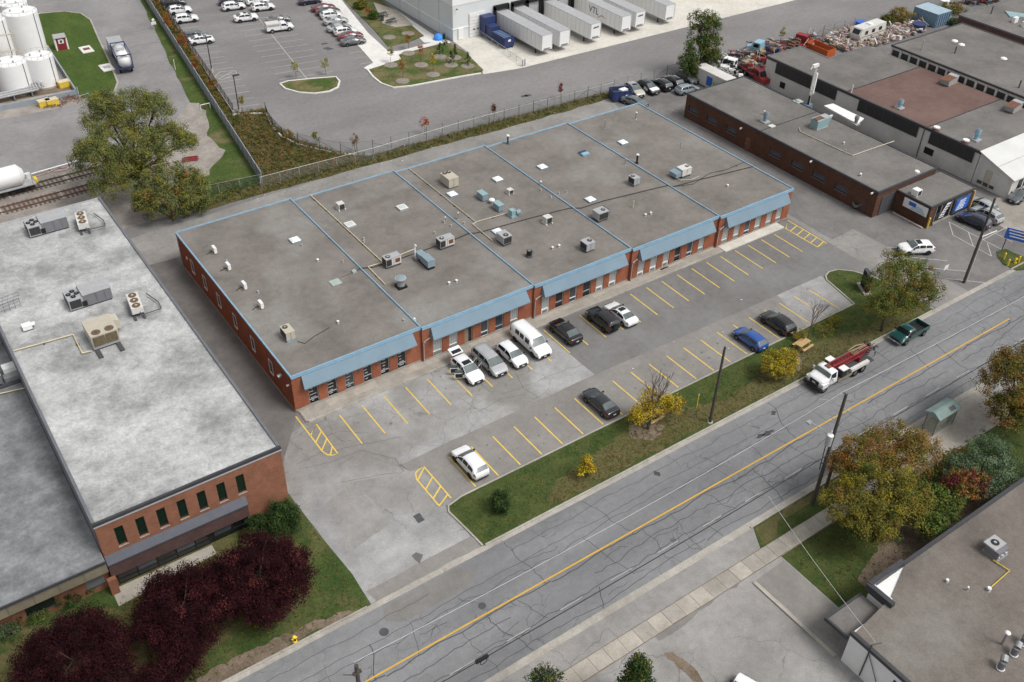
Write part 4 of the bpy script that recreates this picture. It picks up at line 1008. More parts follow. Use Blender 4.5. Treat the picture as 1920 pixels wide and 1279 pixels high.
# second roof
t = rtu('white rooftop unit with black coil and red mark beside the gas pipe', 735, 497, ZR, 2.0, 1.05, 1.0, 'offwhite', 'lgrey', ((-.25, 0),), .3, 'coil', 'c', panel='rust')
t = rtu('white rooftop unit with red mark beyond the long blue-grey heater', 835, 462, ZR, 2.0, 1.05, 1.0, 'offwhite', 'lgrey', ((-.25, 0),), .3, 'coil', 'c', panel='rust')
t = roofthing('duct_heater', 'long blue-grey heater box with tall white flue on second plaza roof', 'heater', 797, 494, ZR)
MB().box(-.42, -1.5, .0, .42, .7, .35).build('curb', M['black'], t); MB().box(-.5, -1.55, .35, .5, .2, 1.25).build('cabinet', M['bluegrey'], t); MB().box(-.45, .2, .45, .45, 1.5, 1.05).build('duct', M['bluegrey'], t)
MB().tube([(-.55, 1.35, 0), (-.55, 1.35, 2.1), (-.55, 1.0, 2.15)], .09, 8).build('flue', M['white'], t); MB().box(-.8, .9, 0, -.46, 1.3, .5).build('burner', M['mgrey'], t)
t = roofthing('exhaust_fan', 'tall round mushroom exhaust fan on black curb, second plaza roof', 'exhaust fan', 752, 538, ZR)
MB().box(-.55, -.55, 0, .55, .55, .3).build('curb', M['black'], t); MB().cyl((0, 0, .3), (0, 0, .85), .5, .38, 14).build('housing', M['galv'], t); MB().cyl((0, 0, .85), (0, 0, 1.2), .4, .62, 14).build('bowl', M['lgrey'], t); MB().dome((0, 0, 1.2), .62, .22, 14).build('cap', M['bluegrey'], t); MB().cyl((0, 0, 1.2), (0, 0, 1.27), .66, .66, 16).build('rim', M['lgrey'], t)
def smallac(label, u, v, body='offwhite', s=.85, h=.75):
    t = roofthing('air_conditioner', label, 'air conditioner', u, v, ZR, 0, 'small box air conditioners')
    MB().box(-s * .6, -s * .65, 0, -s * .42, s * .6, .14).box(s * .42, -s * .6, 0, s * .6, s * .65, .14).build('sleepers', M['offwhite'], t)
    MB().box(-s / 2, -s / 2, .14, s / 2, s / 2, .14 + h).build('cabinet', M[body], t)
    MB().box(s / 2 + .003, -s / 2 + .06, .2, s / 2 + .03, s / 2 - .06, .1 + h).box(-s / 2 + .1, -s / 2 - .03, .2, s / 2 - .06, -s / 2 - .003, .1 + h).build('coil', M['coil'], t)
    MB().box(-s / 2 - .02, -s / 2 - .02, .14 + h, s / 2 + .02, s / 2 + .02, .18 + h).build('lid', M['offwhite'], t)
smallac('grey box air conditioner on pale sleepers near the back of the second roof', 639, 392)
smallac('small white box air conditioner near the teal cabinets on the third roof', 956, 363, s=.7, h=.5)
smallac('cream box air conditioner in the middle of the third roof', 1026, 418, s=.9, h=.8)
# third roof
rtu('big tan rooftop unit with two fans at the back of the third plaza roof', 843, 346, ZR, 1.5, 2.2, 1.25, 'tan', fans=((-.2, .33), (.22, .33)), fr=.33, coil=None, base=.15)
rtu('grey rooftop unit right beside a white skylight on the third roof', 945, 455, ZR, 1.25, 1.6, .95, 'lgrey', fans=((.0, -.22),), fr=.33, coilside='-y')
rtu('grey rooftop unit near the front edge of the third roof', 1101, 468, ZR, 1.3, 1.3, .95, 'lgrey', fans=((.2, 0),), fr=.3, coilside='-x', base=.25)
for k, (u, v) in enumerate(((904, 373), (934, 393))):
    t = roofthing('teal_cabinet', ['blue-grey ventilation cabinet left of the white cap on the third roof', 'blue-grey ventilation cabinet right of the white cap on the third roof'][k], 'ventilation cabinet', u, v, ZR, 0, 'blue-grey cabinets')
    MB().box(-.4, -.75, .1, .4, .65, .95).build('cabinet', M['bluegrey'], t); MB().box(-.45, -.8, .95, .45, .7, 1.0).build('lid', M['teal'], t); MB().box(-.35, -.7, 0, .35, .6, .1).build('curb', M['dgrey'], t)
t = roofthing('roof_ventilator', 'round white-capped ventilator between two blue-grey cabinets', 'ventilator', 922, 381, ZR)
MB().cyl((0, 0, 0), (0, 0, .5), .25, .25, 12).build('stack', M['lgrey'], t); MB().dome((0, 0, .5), .42, .2, 14).build('cap', M['white'], t)
t = roofthing('exhaust_blower', 'teal exhaust blower with motor drum on the third roof', 'blower', 963, 405, ZR)
MB().box(-.65, -.5, 0, .2, .5, .25).build('base', M['teal'], t); MB().box(-.55, -.4, .25, .1, .4, 1.0).build('housing', M['teal'], t); MB().cyl((.15, -.3, .6), (.75, -.3, .6), .33, .33, 12).build('motor', M['bluegrey'], t); MB().cyl((.3, .1, .55), (.3, .6, .55), .28, .28, 12).build('drum', M['galv'], t)
t = roofthing('roof_fan', 'small black roof fan near the front of the third roof', 'roof fan', 992, 481, ZR)
MB().cyl((0, 0, 0), (0, 0, .25), .45, .4, 12).build('base', M['dgrey'], t); MB().cyl((0, 0, .25), (0, 0, .85), .3, .33, 12).build('drum', M['black'], t); MB().cyl((0, 0, .851), (0, 0, .9), .22, .22, 10).build('cap', M['mgrey'], t); MB().tube([(.4, .1, .1), (.7, .3, .35), (.9, .1, .1)], .04, 5).build('bracket', M['dgrey'], t)
# fourth roof
rtu('dark rooftop unit with round fan by the fourth and fifth roof divider', 1188, 346, ZR, 1.0, 1.25, .9, 'lgrey', fans=((-.15, .15),), fr=.28, coilside='-x', hood=(.7, -.1, .25, .3, .7, 'galv'), curb='mgrey')
rtu('grey rooftop unit with side duct beside the third and fourth roof divider', 1125, 411, ZR, 1.6, 1.35, 1.0, 'lgrey', fans=((.2, -.05),), fr=.3, coilside='-y', hood=(1.1, .35, .2, .75, .9, 'mgrey'))
rtu('cream rooftop unit with blue-grey intake duct on the fifth roof', 1281, 329, ZR, 1.7, 1.25, .95, 'offwhite', fans=((.28, .0),), fr=.28, coil=None, hood=(-1.3, .2, .55, .7, .8, 'bluegrey'))
# skylights, vents, pipes belong to the building itself
def skylight(u, v, s=1.15, kind='dome'):
    x, y = gp(u, v, ZR + .2); e = empty('skylight', (x, y, ZR)); e.parent = plaza
    MB().box(-s / 2 - .06, -s / 2 - .06, 0, s / 2 + .06, s / 2 + .06, .2).build('curb', M['bluegrey' if kind != 'glass' else 'lgrey'], e)
    if kind == 'dome':
        k = s / 2; MB().add([(-k, -k, .2), (k, -k, .2), (k, k, .2), (-k, k, .2), (-k * .6, -k * .6, .36), (k * .6, -k * .6, .36), (k * .6, k * .6, .36), (-k * .6, k * .6, .36)], [(4, 5, 6, 7), (0, 1, 5, 4), (1, 2, 6, 5), (2, 3, 7, 6), (3, 0, 4, 7)]).build('dome', M['dome'], e)
    elif kind == 'glass':
        MB().box(-s / 2, -s / 2, .2, s / 2, s / 2, .24).build('frame', M['white'], e); MB().box(-s / 2 + .12, -s / 2 + .12, .241, s / 2 - .12, s / 2 - .12, .25).build('pane', M['skyglass'], e); MB().box(-s / 2 + .12, -.04, .2505, s / 2 - .12, .04, .27).build('bar', M['offwhite'], e)
    else:
        MB().box(-s / 2, -s / 2, .2, s / 2, s * .05, .3).build('pane', M['skyblue'], e); MB().box(-s / 2, s * .051, .2, s / 2, s / 2, .3).build('pane', M['blue'], e)
for u, v, k in ((553, 449, 'dome'), (656, 420, 'glass'), (754, 388, 'glass'), (848, 363, 'dome'), (933, 335, 'dome'), (933, 433, 'dome'), (1017, 312, 'dome'), (1107, 373, 'dome'), (1095, 287, 'blue'), (1168, 266, 'dome')):
    skylight(u, v, 1.15, k)
x, y = gp(629, 530, ZR); MB().box(x - .6, y - .55, ZR, x + .6, y + .55, ZR + .1).build('roof_hatch', M['hatchgreen'], plaza)
x, y = gp(664, 510, ZR); MB().box(x - .25, y - .25, ZR, x + .25, y + .25, ZR + .2).build('junction_box', M['hatchgreen'], plaza)
def vent(u, v, h=.5, r=.06, cap='white', cr=.15, body='galv', name='vent_pipe', z=None, parent=None):
    z = ZR if z is None else z
    x, y = gp(u, v, z); e = empty(name, (x, y, z)); e.parent = parent or plaza
    MB().cyl((0, 0, 0), (0, 0, .06), r * 2.2, r * 1.6, 10).cyl((0, 0, .06), (0, 0, h), r, r, 8).build('stack', M[body], e)
    MB().cyl((0, 0, h), (0, 0, h + .12), cr, cr * .8, 10).build('cap', M[cap], e)
for u, v in ((842, 533), (856, 529), (1036, 467), (1048, 463), (1210, 405), (1220, 402), (1364, 350), (634, 606), (596, 490)): vent(u, v, .22, .08, 'white', .17)
for u, v in ((425, 491), (484, 549), (566, 461), (643, 492), (757, 602), (682, 454), (682, 449), (833, 418), (846, 425), (858, 411), (815, 438), (870, 420), (1014, 358), (1033, 371), (1062, 361), (1048, 364)): vent(u, v, .18, .07, 'lgrey', .12)
vent(952, 270, 1.3, .14, 'white', .26, 'dgrey', 'flue'); vent(1194, 306, 1.3, .14, 'white', .24, 'black', 'flue')
vent(1134, 241, 1.3, .06, 'lgrey', .1); vent(1192, 223, 1.0, .09, 'white', .16); vent(1275, 282, 1.2, .05, 'lgrey', .1); vent(1172, 309, .9, .07, 'lgrey', .12)
vent(835, 417, .7, .07, 'offwhite', .13); vent(859, 411, .9, .07, 'offwhite', .13); vent(1014, 347, .5, .09, 'white', .15); vent(777, 600, .15, .1, 'white', .14)
def rpipe(name, pts, r, mat, h=.14, z=ZR, parent=None, blocks=True):
    P = [gp(u, v, z + h) + (z + h,) for u, v in pts]
    e = MB().tube(P, r, 6).build(name, M[mat], parent or plaza)
    if blocks:
        for a, b in zip(P, P[1:]):
            n = int(math.hypot(b[0] - a[0], b[1] - a[1]) / 3.0)
            for k in range(n): q = (k + .5) / n; MB().cbox(a[0] + (b[0] - a[0]) * q, a[1] + (b[1] - a[1]) * q, z, .3, .14, h - .05, 0, math.atan2(b[1] - a[1], b[0] - a[0]) + 1.57).build('pipe_block', M['cable'], e)
    return e
rpipe('gas_pipe', [(580, 364), (718, 492), (690, 500), (722, 533)], .065, 'gaspipe')
rpipe('gas_pipe', [(718, 491), (777, 467)], .06, 'gaspipe')
rpipe('gas_pipe', [(767, 316), (893, 417), (886, 420), (924, 452)], .06, 'tan')
rpipe('gas_pipe', [(893, 416), (953, 399)], .055, 'tan')
rpipe('conduit', [(664, 510), (676, 503), (700, 501), (735, 490), (850, 450), (878, 438), (890, 437), (905, 434), (990, 410), (1068, 390), (1090, 390), (1130, 377), (1254, 347), (1262, 350), (1310, 337), (1340, 330), (1412, 312)], .05, 'cable', .1, blocks=False)
rpipe('conduit', [(1262, 350), (1300, 345), (1330, 325), (1362, 318), (1400, 302)], .03, 'cable', .08)
rpipe('conduit', [(640, 520), (664, 510)], .02, 'cable', .05, blocks=False)
rpipe('cable', [(558, 640), (572, 644), (590, 630), (618, 614)], .03, 'cable', .06, blocks=False)
rpipe('conduit', [(1262, 330), (1275, 338), (1296, 337), (1310, 331)], .05, 'tan', .1, blocks=False)
x, y = gp(1187, 390, ZR); MB().cyl((x, y, ZR), (x, y, ZR + 1.1), .07, .07, 8).build('standpipe', M['gaspipe'], plaza)

# ---- left building's roof plant
LZR = LZ - .2
for (u, v, lab) in ((90, 430, 'big grey rooftop air handler with four dark fans at the back of the coated roof'), (168, 564, 'big grey rooftop air handler with four dark fans in the middle of the coated roof')):
    t = roofthing('air_handler', lab, 'air handler', u, v, LZR, 0, 'grey air handlers')
    MB().box(-2.1, -1.0, 0, 2.1, 1.1, .2).build('curb', M['dgrey'], t)
    MB().box(-2.2, -1.1, .2, -.75, 1.1, 1.4).build('condenser_section', M['lgrey'], t); MB().box(-.749, -1.1, .2, 2.2, 1.1, 1.55).build('cabinet', M['mgrey'], t)
    MB().box(-.72, -1.14, 1.55, 2.25, 1.15, 1.6).build('lid', M['lgrey'], t); MB().box(-2.1, -1.13, .35, -.95, -1.103, 1.3).build('coil', M['coil'], t); MB().box(-2.23, -1.0, .35, -2.203, 1.0, 1.3).build('coil', M['coil'], t)
    MB().box(-.9, -1.16, .3, -.4, -1.104, .9).build('control_box', M['black'], t)
    for fx, fy in ((-1.85, .1), (-1.35, .55), (-1.5, -.5), (-1.05, -.05)):
        f = disc(fx, fy, 1.4, .27, .07).build('fan', M['fan'], t); disc(fx, fy, 1.47, .08, .03, 8).build('fan_hub', M['mgrey'], f)
    for k in (.6, 1.5): MB().box(k, -1.13, .25, k + .015, -1.102, 1.5).build('panel_joint', M['dgrey'], t)
for (u, v, lab, a) in ((157, 424, 'cream three-fan condenser on stand at the back of the coated roof', -.15), (256, 580, 'cream three-fan condenser on stand near the alley edge of the coated roof', -.12)):
    t = roofthing('condenser_bank', lab, 'condenser', u, v, LZR, a, 'three-fan condensers')
    for s in (-1, 1): MB().box(s * .45 - .12, -2.1, 0, s * .45 + .12, 1.5, .2).build('runner', M['dgrey'], t)
    MB().box(-.6, -1.5, .45, .6, 1.5, 1.15).build('cabinet', M['offwhite'], t)
    for k in range(4): MB().box((-1) ** k * .5 - .04, (-1.3 if k < 2 else 1.3) - .04, .2, (-1) ** k * .5 + .04, (-1.3 if k < 2 else 1.3) + .04, .45).build('leg', M['dgrey'], t)
    MB().box(-.63, -1.45, .5, -.603, 1.45, 1.1).build('coil', M['lgrey'], t)
    for k in range(3):
        f = disc(0, -1.0 + k, 1.15, .42, .07).build('fan', M['fan_t'], t); disc(0, -1.0 + k, 1.22, .13, .03, 8).build('fan_hub', M['tan'], f)
    MB().tube([(.2, -1.55, .6), (.2, -2.0, .5), (2.3, -1.6, .4), (2.3, -.2, .35), (1.5, 2.0, .3)], .06, 5).build('pipework', M['dgrey'], t)
t = roofthing('cooling_unit', 'large cream cooling unit with two rusty fans on dark runners', 'cooling unit', 196, 640, LZR)
for s in (-1, 1): MB().box(s * 1.05 - .2, -2.6, 0, s * 1.05 + .2, 1.8, .25).build('runner', M['dgrey'], t)
MB().box(-1.3, -1.2, .25, 1.3, 1.9, .5).build('base', M['lgrey'], t)
MB().add([(-1.3, -1.2, .5), (1.3, -1.2, .5), (1.3, 1.9, .5), (-1.3, 1.9, .5), (-1.35, -1.3, 1.9), (1.35, -1.3, 1.9), (1.35, 2.0, 1.75), (-1.35, 2.0, 1.75)], [(4, 5, 6, 7), (0, 1, 5, 4), (1, 2, 6, 5), (2, 3, 7, 6), (3, 0, 4, 7)]).build('cabinet', M['tan'], t)
for k in (0, 1):
    MB().box(-1.2 + 1.22 * k, -1.33, .62, -.05 + 1.22 * k, -1.27, 1.72).build('coil', M['coil_t'], t)
    f = MB().cyl((-.65 + 1.3 * k, -.75, 1.86), (-.65 + 1.3 * k, -.75, 1.93), .45, .45, 16).build('fan', M['fan_t'], t); disc(-.65 + 1.3 * k, -.75, 1.93, .13, .03, 8).build('fan_hub', M['dgrey'], f)
MB().add([(1.36, .6, .8), (2.0, .6, .5), (2.0, 1.9, .5), (1.36, 1.9, .8), (1.36, .6, 1.7), (2.0, .6, 1.5), (2.0, 1.9, 1.5), (1.36, 1.9, 1.7)], [(4, 5, 6, 7), (0, 1, 5, 4), (1, 2, 6, 5), (2, 3, 7, 6), (3, 2, 1, 0)]).build('intake_hood', M['tan'], t)
t = roofthing('roof_box', 'small white vent box near the lower wing edge of the coated roof', 'vent box', 53, 617, LZR)
MB().box(-.45, -.35, 0, .45, .35, .15).build('curb', M['dgrey'], t); MB().box(-.5, -.4, .15, .4, .4, .6).build('cabinet', M['white'], t); MB().cyl((.3, 0, .45), (.75, 0, .45), .2, .22, 8).build('nozzle', M['white'], t)
t = thing('gas_pipe', 'cream gas pipe with blocks running to the large cream cooling unit', 'pipe')
rpipe('pipe', [(25, 658), (137, 627), (154, 662), (172, 658)], .07, 'gaspipe', .2, LZR, t)
t = thing('roof_ladder', 'grey steel roof ladder cage at the left edge of the coated roof', 'ladder')
a = gp(0, 590, LZR); b = gp(40, 575, LZR)
mb = MB()
for z in (.3, .7, 1.1): mb.tube([(a[0], a[1], LZR + z), (b[0], b[1], LZR + z)], .03, 5).tube([(a[0] + .3, a[1] + 1.2, LZR + z), (b[0] + .3, b[1] + 1.2, LZR + z)], .03, 5)
for q in range(5):
    x_, y_ = a[0] + (b[0] - a[0]) * q / 4, a[1] + (b[1] - a[1]) * q / 4; mb.tube([(x_, y_, LZR), (x_, y_, LZR + 1.1)], .03, 5).tube([(x_, y_, LZR + 1.1), (x_ + .3, y_ + 1.2, LZR + 1.1)], .025, 5)
mb.build('rail', M['mgrey'], t)
# wing roof
t = roofthing('rooftop_unit', 'grey rooftop unit with white louvred box on the low brick wing', 'rooftop unit', 10, 712, ZL, 0, 'packaged rooftop units')
MB().box(-2.4, -.9, .3, -.3, .9, 1.3).build('cabinet', M['mgrey'], t); MB().box(-2.45, -.95, 1.3, -.25, .95, 1.35).build('lid', M['lgrey'], t); MB().box(.1, .0, .3, 1.5, 1.0, 1.2).build('intake_hood', M['white'], t); MB().box(-.1, -.9, .2, 1.3, -.05, .7).build('duct', M['galv'], t); MB().box(-2.2, -1.3, 0, 1.2, -.95, .2).build('runner', M['dgrey'], t)
t = thing('gas_pipe', 'cream gas pipe beside the grey unit on the low wing', 'pipe')
rpipe('pipe', [(-60, 752), (48, 727), (42, 705)], .07, 'gaspipe', .2, ZL, t)

# ---- right-hand roofs
t = roofthing('rooftop_unit', 'teal slant-sided rooftop unit with rusty lid on brown brick building', 'rooftop unit', 1533, 239, RZ, 0, 'packaged rooftop units')
MB().box(-1.0, -.7, 0, 1.6, .7, .15).build('curb', M['lgrey'], t)
MB().add([(-1.0, -.65, .15), (1.4, -.65, .15), (1.4, .65, .15), (-1.0, .65, .15), (-1.1, -.75, 1.5), (2.0, -.75, 1.5), (2.0, .75, 1.5), (-1.1, .75, 1.5)], [(4, 5, 6, 7), (0, 1, 5, 4), (1, 2, 6, 5), (2, 3, 7, 6), (3, 0, 4, 7)]).build('cabinet', M['teal'], t)
MB().box(-1.1, -.4, 1.5, .6, .4, 1.62).build('lid', M['rust'], t); MB().box(.6, -.7, 1.5, 2.0, .7, 1.56).build('lid_panel', M['lgrey'], t)
def stack(label, u, v, z, r=.42, h=1.6, m='bluegrey', capm='mgrey'):
    t = roofthing('exhaust_stack', label, 'exhaust stack', u, v, z, 0, 'round exhaust stacks')
    MB().box(-r * 1.4, -r * 1.4, 0, r * 1.4, r * 1.4, .2).build('curb', M['lgrey'], t); MB().cyl((0, 0, .2), (0, 0, h * .62), r * .75, r * .75, 14).build('barrel', M[m], t); MB().cyl((0, 0, h * .62), (0, 0, h), r, r, 14).build('collar', M[m], t); MB().cyl((0, 0, h + .001), (0, 0, h + .12), r * .85, r * .7, 12).build('cap', M[capm], t)
stack('blue-grey exhaust stack at the roof seam of the brown brick building', 1434, 229, RZ)
stack('pale exhaust stack beside the white lean-to roof', 1604, 233, RZ, .35, 1.3, 'galv')
stack('light blue exhaust stack on the maroon roof', 1686, 203, WZ, .42, 1.4, 'skyblue')
stack('light blue exhaust stack on the grey roof right of the maroon field', 1829, 263, WZ, .45, 1.7, 'skyblue')
t = roofthing('ventilator', 'low pale green mushroom vent at the seam of the brown building roof', 'ventilator', 1496, 191, RZ)
MB().box(-.7, -.6, 0, .7, .6, .15).build('curb', M['hatchgreen'], t); MB().dome((0, 0, .15), .5, .3, 12).build('cap', M['hatchgreen'], t)
for k, (u, v) in enumerate(((1755, 244), (1810, 268))):
    t = roofthing('ventilator', ['white mushroom vent at the front edge of the maroon roof', 'white mushroom vent on rusty base near the blue stack'][k], 'ventilator', u, v, WZ, 0, 'white mushroom vents')
    MB().cyl((0, 0, 0), (0, 0, .35), .6, .4, 12).build('base', M['rust'], t); MB().cyl((0, 0, .35), (0, 0, .55), .5, .5, 14).build('cap', M['white'], t)
for k, (u, v) in enumerate(((1778, 157), (1898, 207))):
    t = roofthing('rusty_roof_unit', ['rusty-lidded roof unit on the maroon roof beside the dark window row', 'rusty-lidded roof unit on the grey roof at the right edge'][k], 'rooftop unit', u, v, WZ, .1, 'rusty roof units')
    MB().add([(-1.3, -.7, .1), (1.5, -.7, .1), (1.5, .7, .1), (-1.3, .7, .1), (-1.6, -.8, 1.0), (1.5, -.8, 1.3), (1.5, .8, 1.3), (-1.6, .8, 1.0)], [(4, 5, 6, 7), (0, 1, 5, 4), (1, 2, 6, 5), (2, 3, 7, 6), (3, 0, 4, 7)]).build('cabinet', M['lgrey'], t)
    MB().add([(-1.62, -.82, 1.02), (.6, -.82, 1.235), (.6, .82, 1.235), (-1.62, .82, 1.02)], [(0, 1, 2, 3)]).build('lid', M['rust'], t); MB().box(-1.3, -.8, 0, 1.9, -.72, .12).box(-1.3, .72, 0, 1.9, .8, .12).build('skid', M['wood2'], t)
for u, v, z in ((1790, 77, SZ), (1803, 84, SZ), (1882, 110, SZ)):
    x, y = gp(u, v, z); MB().dome((x, y, z), .6, .25, 12).build('roof_vent', M['white'], sb)
for u, v, h in ((1728, 94, 1.8), (1790, 100, 1.2), (1910, 165, 1.3)):
    x, y = gp(u, v, SZ); MB().cyl((x, y, SZ), (x, y, SZ + h), .12, .12, 8).build('flue', M['dgrey' if h < 1.5 else 'lgrey'], sb)
vent(1433, 215, .5, .1, 'white', .2, z=RZ, parent=rb); vent(1582, 270, .2, .08, 'white', .15, z=RZ, parent=rb); vent(1613, 330, .3, .08, 'white', .2, z=RZ, parent=rb); vent(1585, 285, .3, .06, 'lgrey', .1, z=RZ, parent=rb)
x, y = gp(1447, 237, RZ); MB().box(x - .5, y - .4, RZ, x + .5, y + .4, RZ + .12).build('roof_hatch', M['offwhite'], rb)
vent(1719, 323, .12, .25, 'white', .4, z=RZ, parent=rb)
t = roofthing('air_conditioner', 'white box air conditioner on the sign-carrying annex roof', 'air conditioner', 1717, 366, AZ, 0, 'small box air conditioners')
MB().box(-.5, -.5, .05, .5, .5, .95).build('cabinet', M['white'], t); MB().box(-.36, -.53, .15, .36, -.503, .85).build('coil', M['coil'], t)
for u, v in ((1902, 42), (1920, 50)):
    x, y = gp(u, v, 4.9); MB().box(x - .6, y - .3, 4.9, x + .6, y + .3, 5.9).build('condenser', M['white'], cb_)
x, y = gp(1858, 26, 4.9); MB().cyl((x, y, 4.9), (x, y, 6.4), .12, .12, 8).build('flue', M['dgrey'], cb_)
MB().prism(gps([(1884, 22), (1925, 28), (1925, 34), (1893, 33)], 4.9), 4.91, 5.1).build('roof_tarp', M['teal'], cb_)
# bottom right roof
t = roofthing('rooftop_unit', 'pale single-fan rooftop unit with yellow gas line on the bottom right roof', 'rooftop unit', 1861, 1035, BZ, R(-2), 'packaged rooftop units')
MB().box(-.75, -1.0, 0, .75, .6, .2).build('curb', M['galv'], t); MB().box(-.7, -.85, .2, .7, .5, .95).build('cabinet', M['mgrey'], t); MB().box(-.78, -.45, .95, .78, .75, 1.1).build('lid', M['lgrey'], t)
f = disc(0, .15, 1.1, .36, .05).build('fan', M['fan'], t); disc(0, .15, 1.15, .14, .03, 8).build('fan_hub', M['lgrey'], f)
for k in range(5): MB().box(-.6 + .27 * k, -.88, .35 + .2 * (k % 2), -.45 + .27 * k, -.853, .5 + .2 * (k % 2)).build('label_plate', M['white'], t)
t = thing('gas_pipe', 'yellow gas pipe on the bottom right roof', 'pipe')
rpipe('pipe', [(1862, 1050), (1893, 1070), (1858, 1101)], .05, 'gasyel', .15, BZ, t)
for u, v, h, r in ((1775, 1091, .2, .16), (1813, 1107, .35, .1), (1853, 1107, .25, .2)): vent(u, v, h, r * .5, 'white', r, z=BZ, parent=bb)
t = roofthing('vent_stack', 'tall white-capped vent stack on the bottom right roof', 'vent stack', 1878, 1208, BZ)
MB().cyl((0, 0, 0), (0, 0, 1.5), .1, .1, 8).build('pipe', M['galv'], t); MB().dome((0, 0, 1.5), .24, .12, 12).build('cap', M['white'], t)
for k, (u, v, a) in enumerate(((1875, 1254, .5), (1900, 1228, .3), (1917, 1208, .2))):
    t = roofthing('elbow_vent', ['galvanised elbow vent at the lower right, nearest the picture bottom', 'middle one of three galvanised elbow vents at the lower right', 'galvanised elbow vent touching the right picture edge'][k], 'elbow vent', u, v, BZ, a, 'galvanised elbow vents')
    MB().cyl((0, 0, 0), (0, 0, .9), .27, .27, 12).build('barrel', M['mgrey'], t); MB().cyl((0, 0, .9), (.5, 0, 1.05), .29, .29, 12).build('elbow', M['galv'], t); MB().cyl((0, 0, .08), (0, 0, .14), .34, .34, 12).build('collar', M['white'], t)
# ------------------------------------------------------------------ vehicles
PAINT = {k: paintm('car_paint_' + k, c, r) for k, c, r in (
    ('white', (0.78, 0.785, 0.79), .3), ('silver', (0.36, 0.37, 0.375), .25), ('black', (0.008, 0.008, 0.01), .2), ('navy', (0.012, 0.017, 0.04), .2), ('blue', (0.012, 0.075, 0.3), .22),
    ('green', (0.01, 0.062, 0.058), .3), ('grey', (0.1, 0.108, 0.118), .25), ('bronze', (0.17, 0.15, 0.15), .25), ('red', (0.16, 0.012, 0.025), .25), ('teal', (0.11, 0.14, 0.145), .3), ('charcoal', (0.022, 0.023, 0.027), .22), ('paleblue', (0.27, 0.32, 0.36), .25))}
M['cglass'] = plain('car_glass', (0.012, 0.014, 0.016), .05, .6, var=.2)
M['cglass_sky'] = plain('windscreen_glass_sky_tint', (0.09, 0.112, 0.112), .06, .9, var=.25)  # car glass with the sky's reflection put into a lighter base colour
M['tyre'] = plain('tyre_rubber', (0.012, 0.012, 0.012), .8, .2)
M['rim'] = plain('alloy_rim', (0.3, 0.3, 0.31), .35, .5, .6)
M['rim_d'] = plain('black_rim', (0.03, 0.03, 0.032), .4, .5)
M['lamp'] = plain('headlamp_lens', (0.55, 0.57, 0.58), .1, .6)
M['tail'] = plain('tail_lamp_lens', (0.3, 0.012, 0.012), .2, .5)
M['trim'] = plain('black_trim', (0.018, 0.018, 0.019), .5, .4)
M['plate'] = plain('number_plate', (0.62, 0.63, 0.64), .5, .3)
M['chrome'] = plain('chrome', (0.5, 0.5, 0.5), .15, .5, 1.0)

def interp(tab, x):
    if x <= tab[0][0]: return tab[0][1]
    for (a, b), (c, d) in zip(tab, tab[1:]):
        if x <= c: return b + (d - b) * (x - a) / (c - a)
    return tab[-1][1]

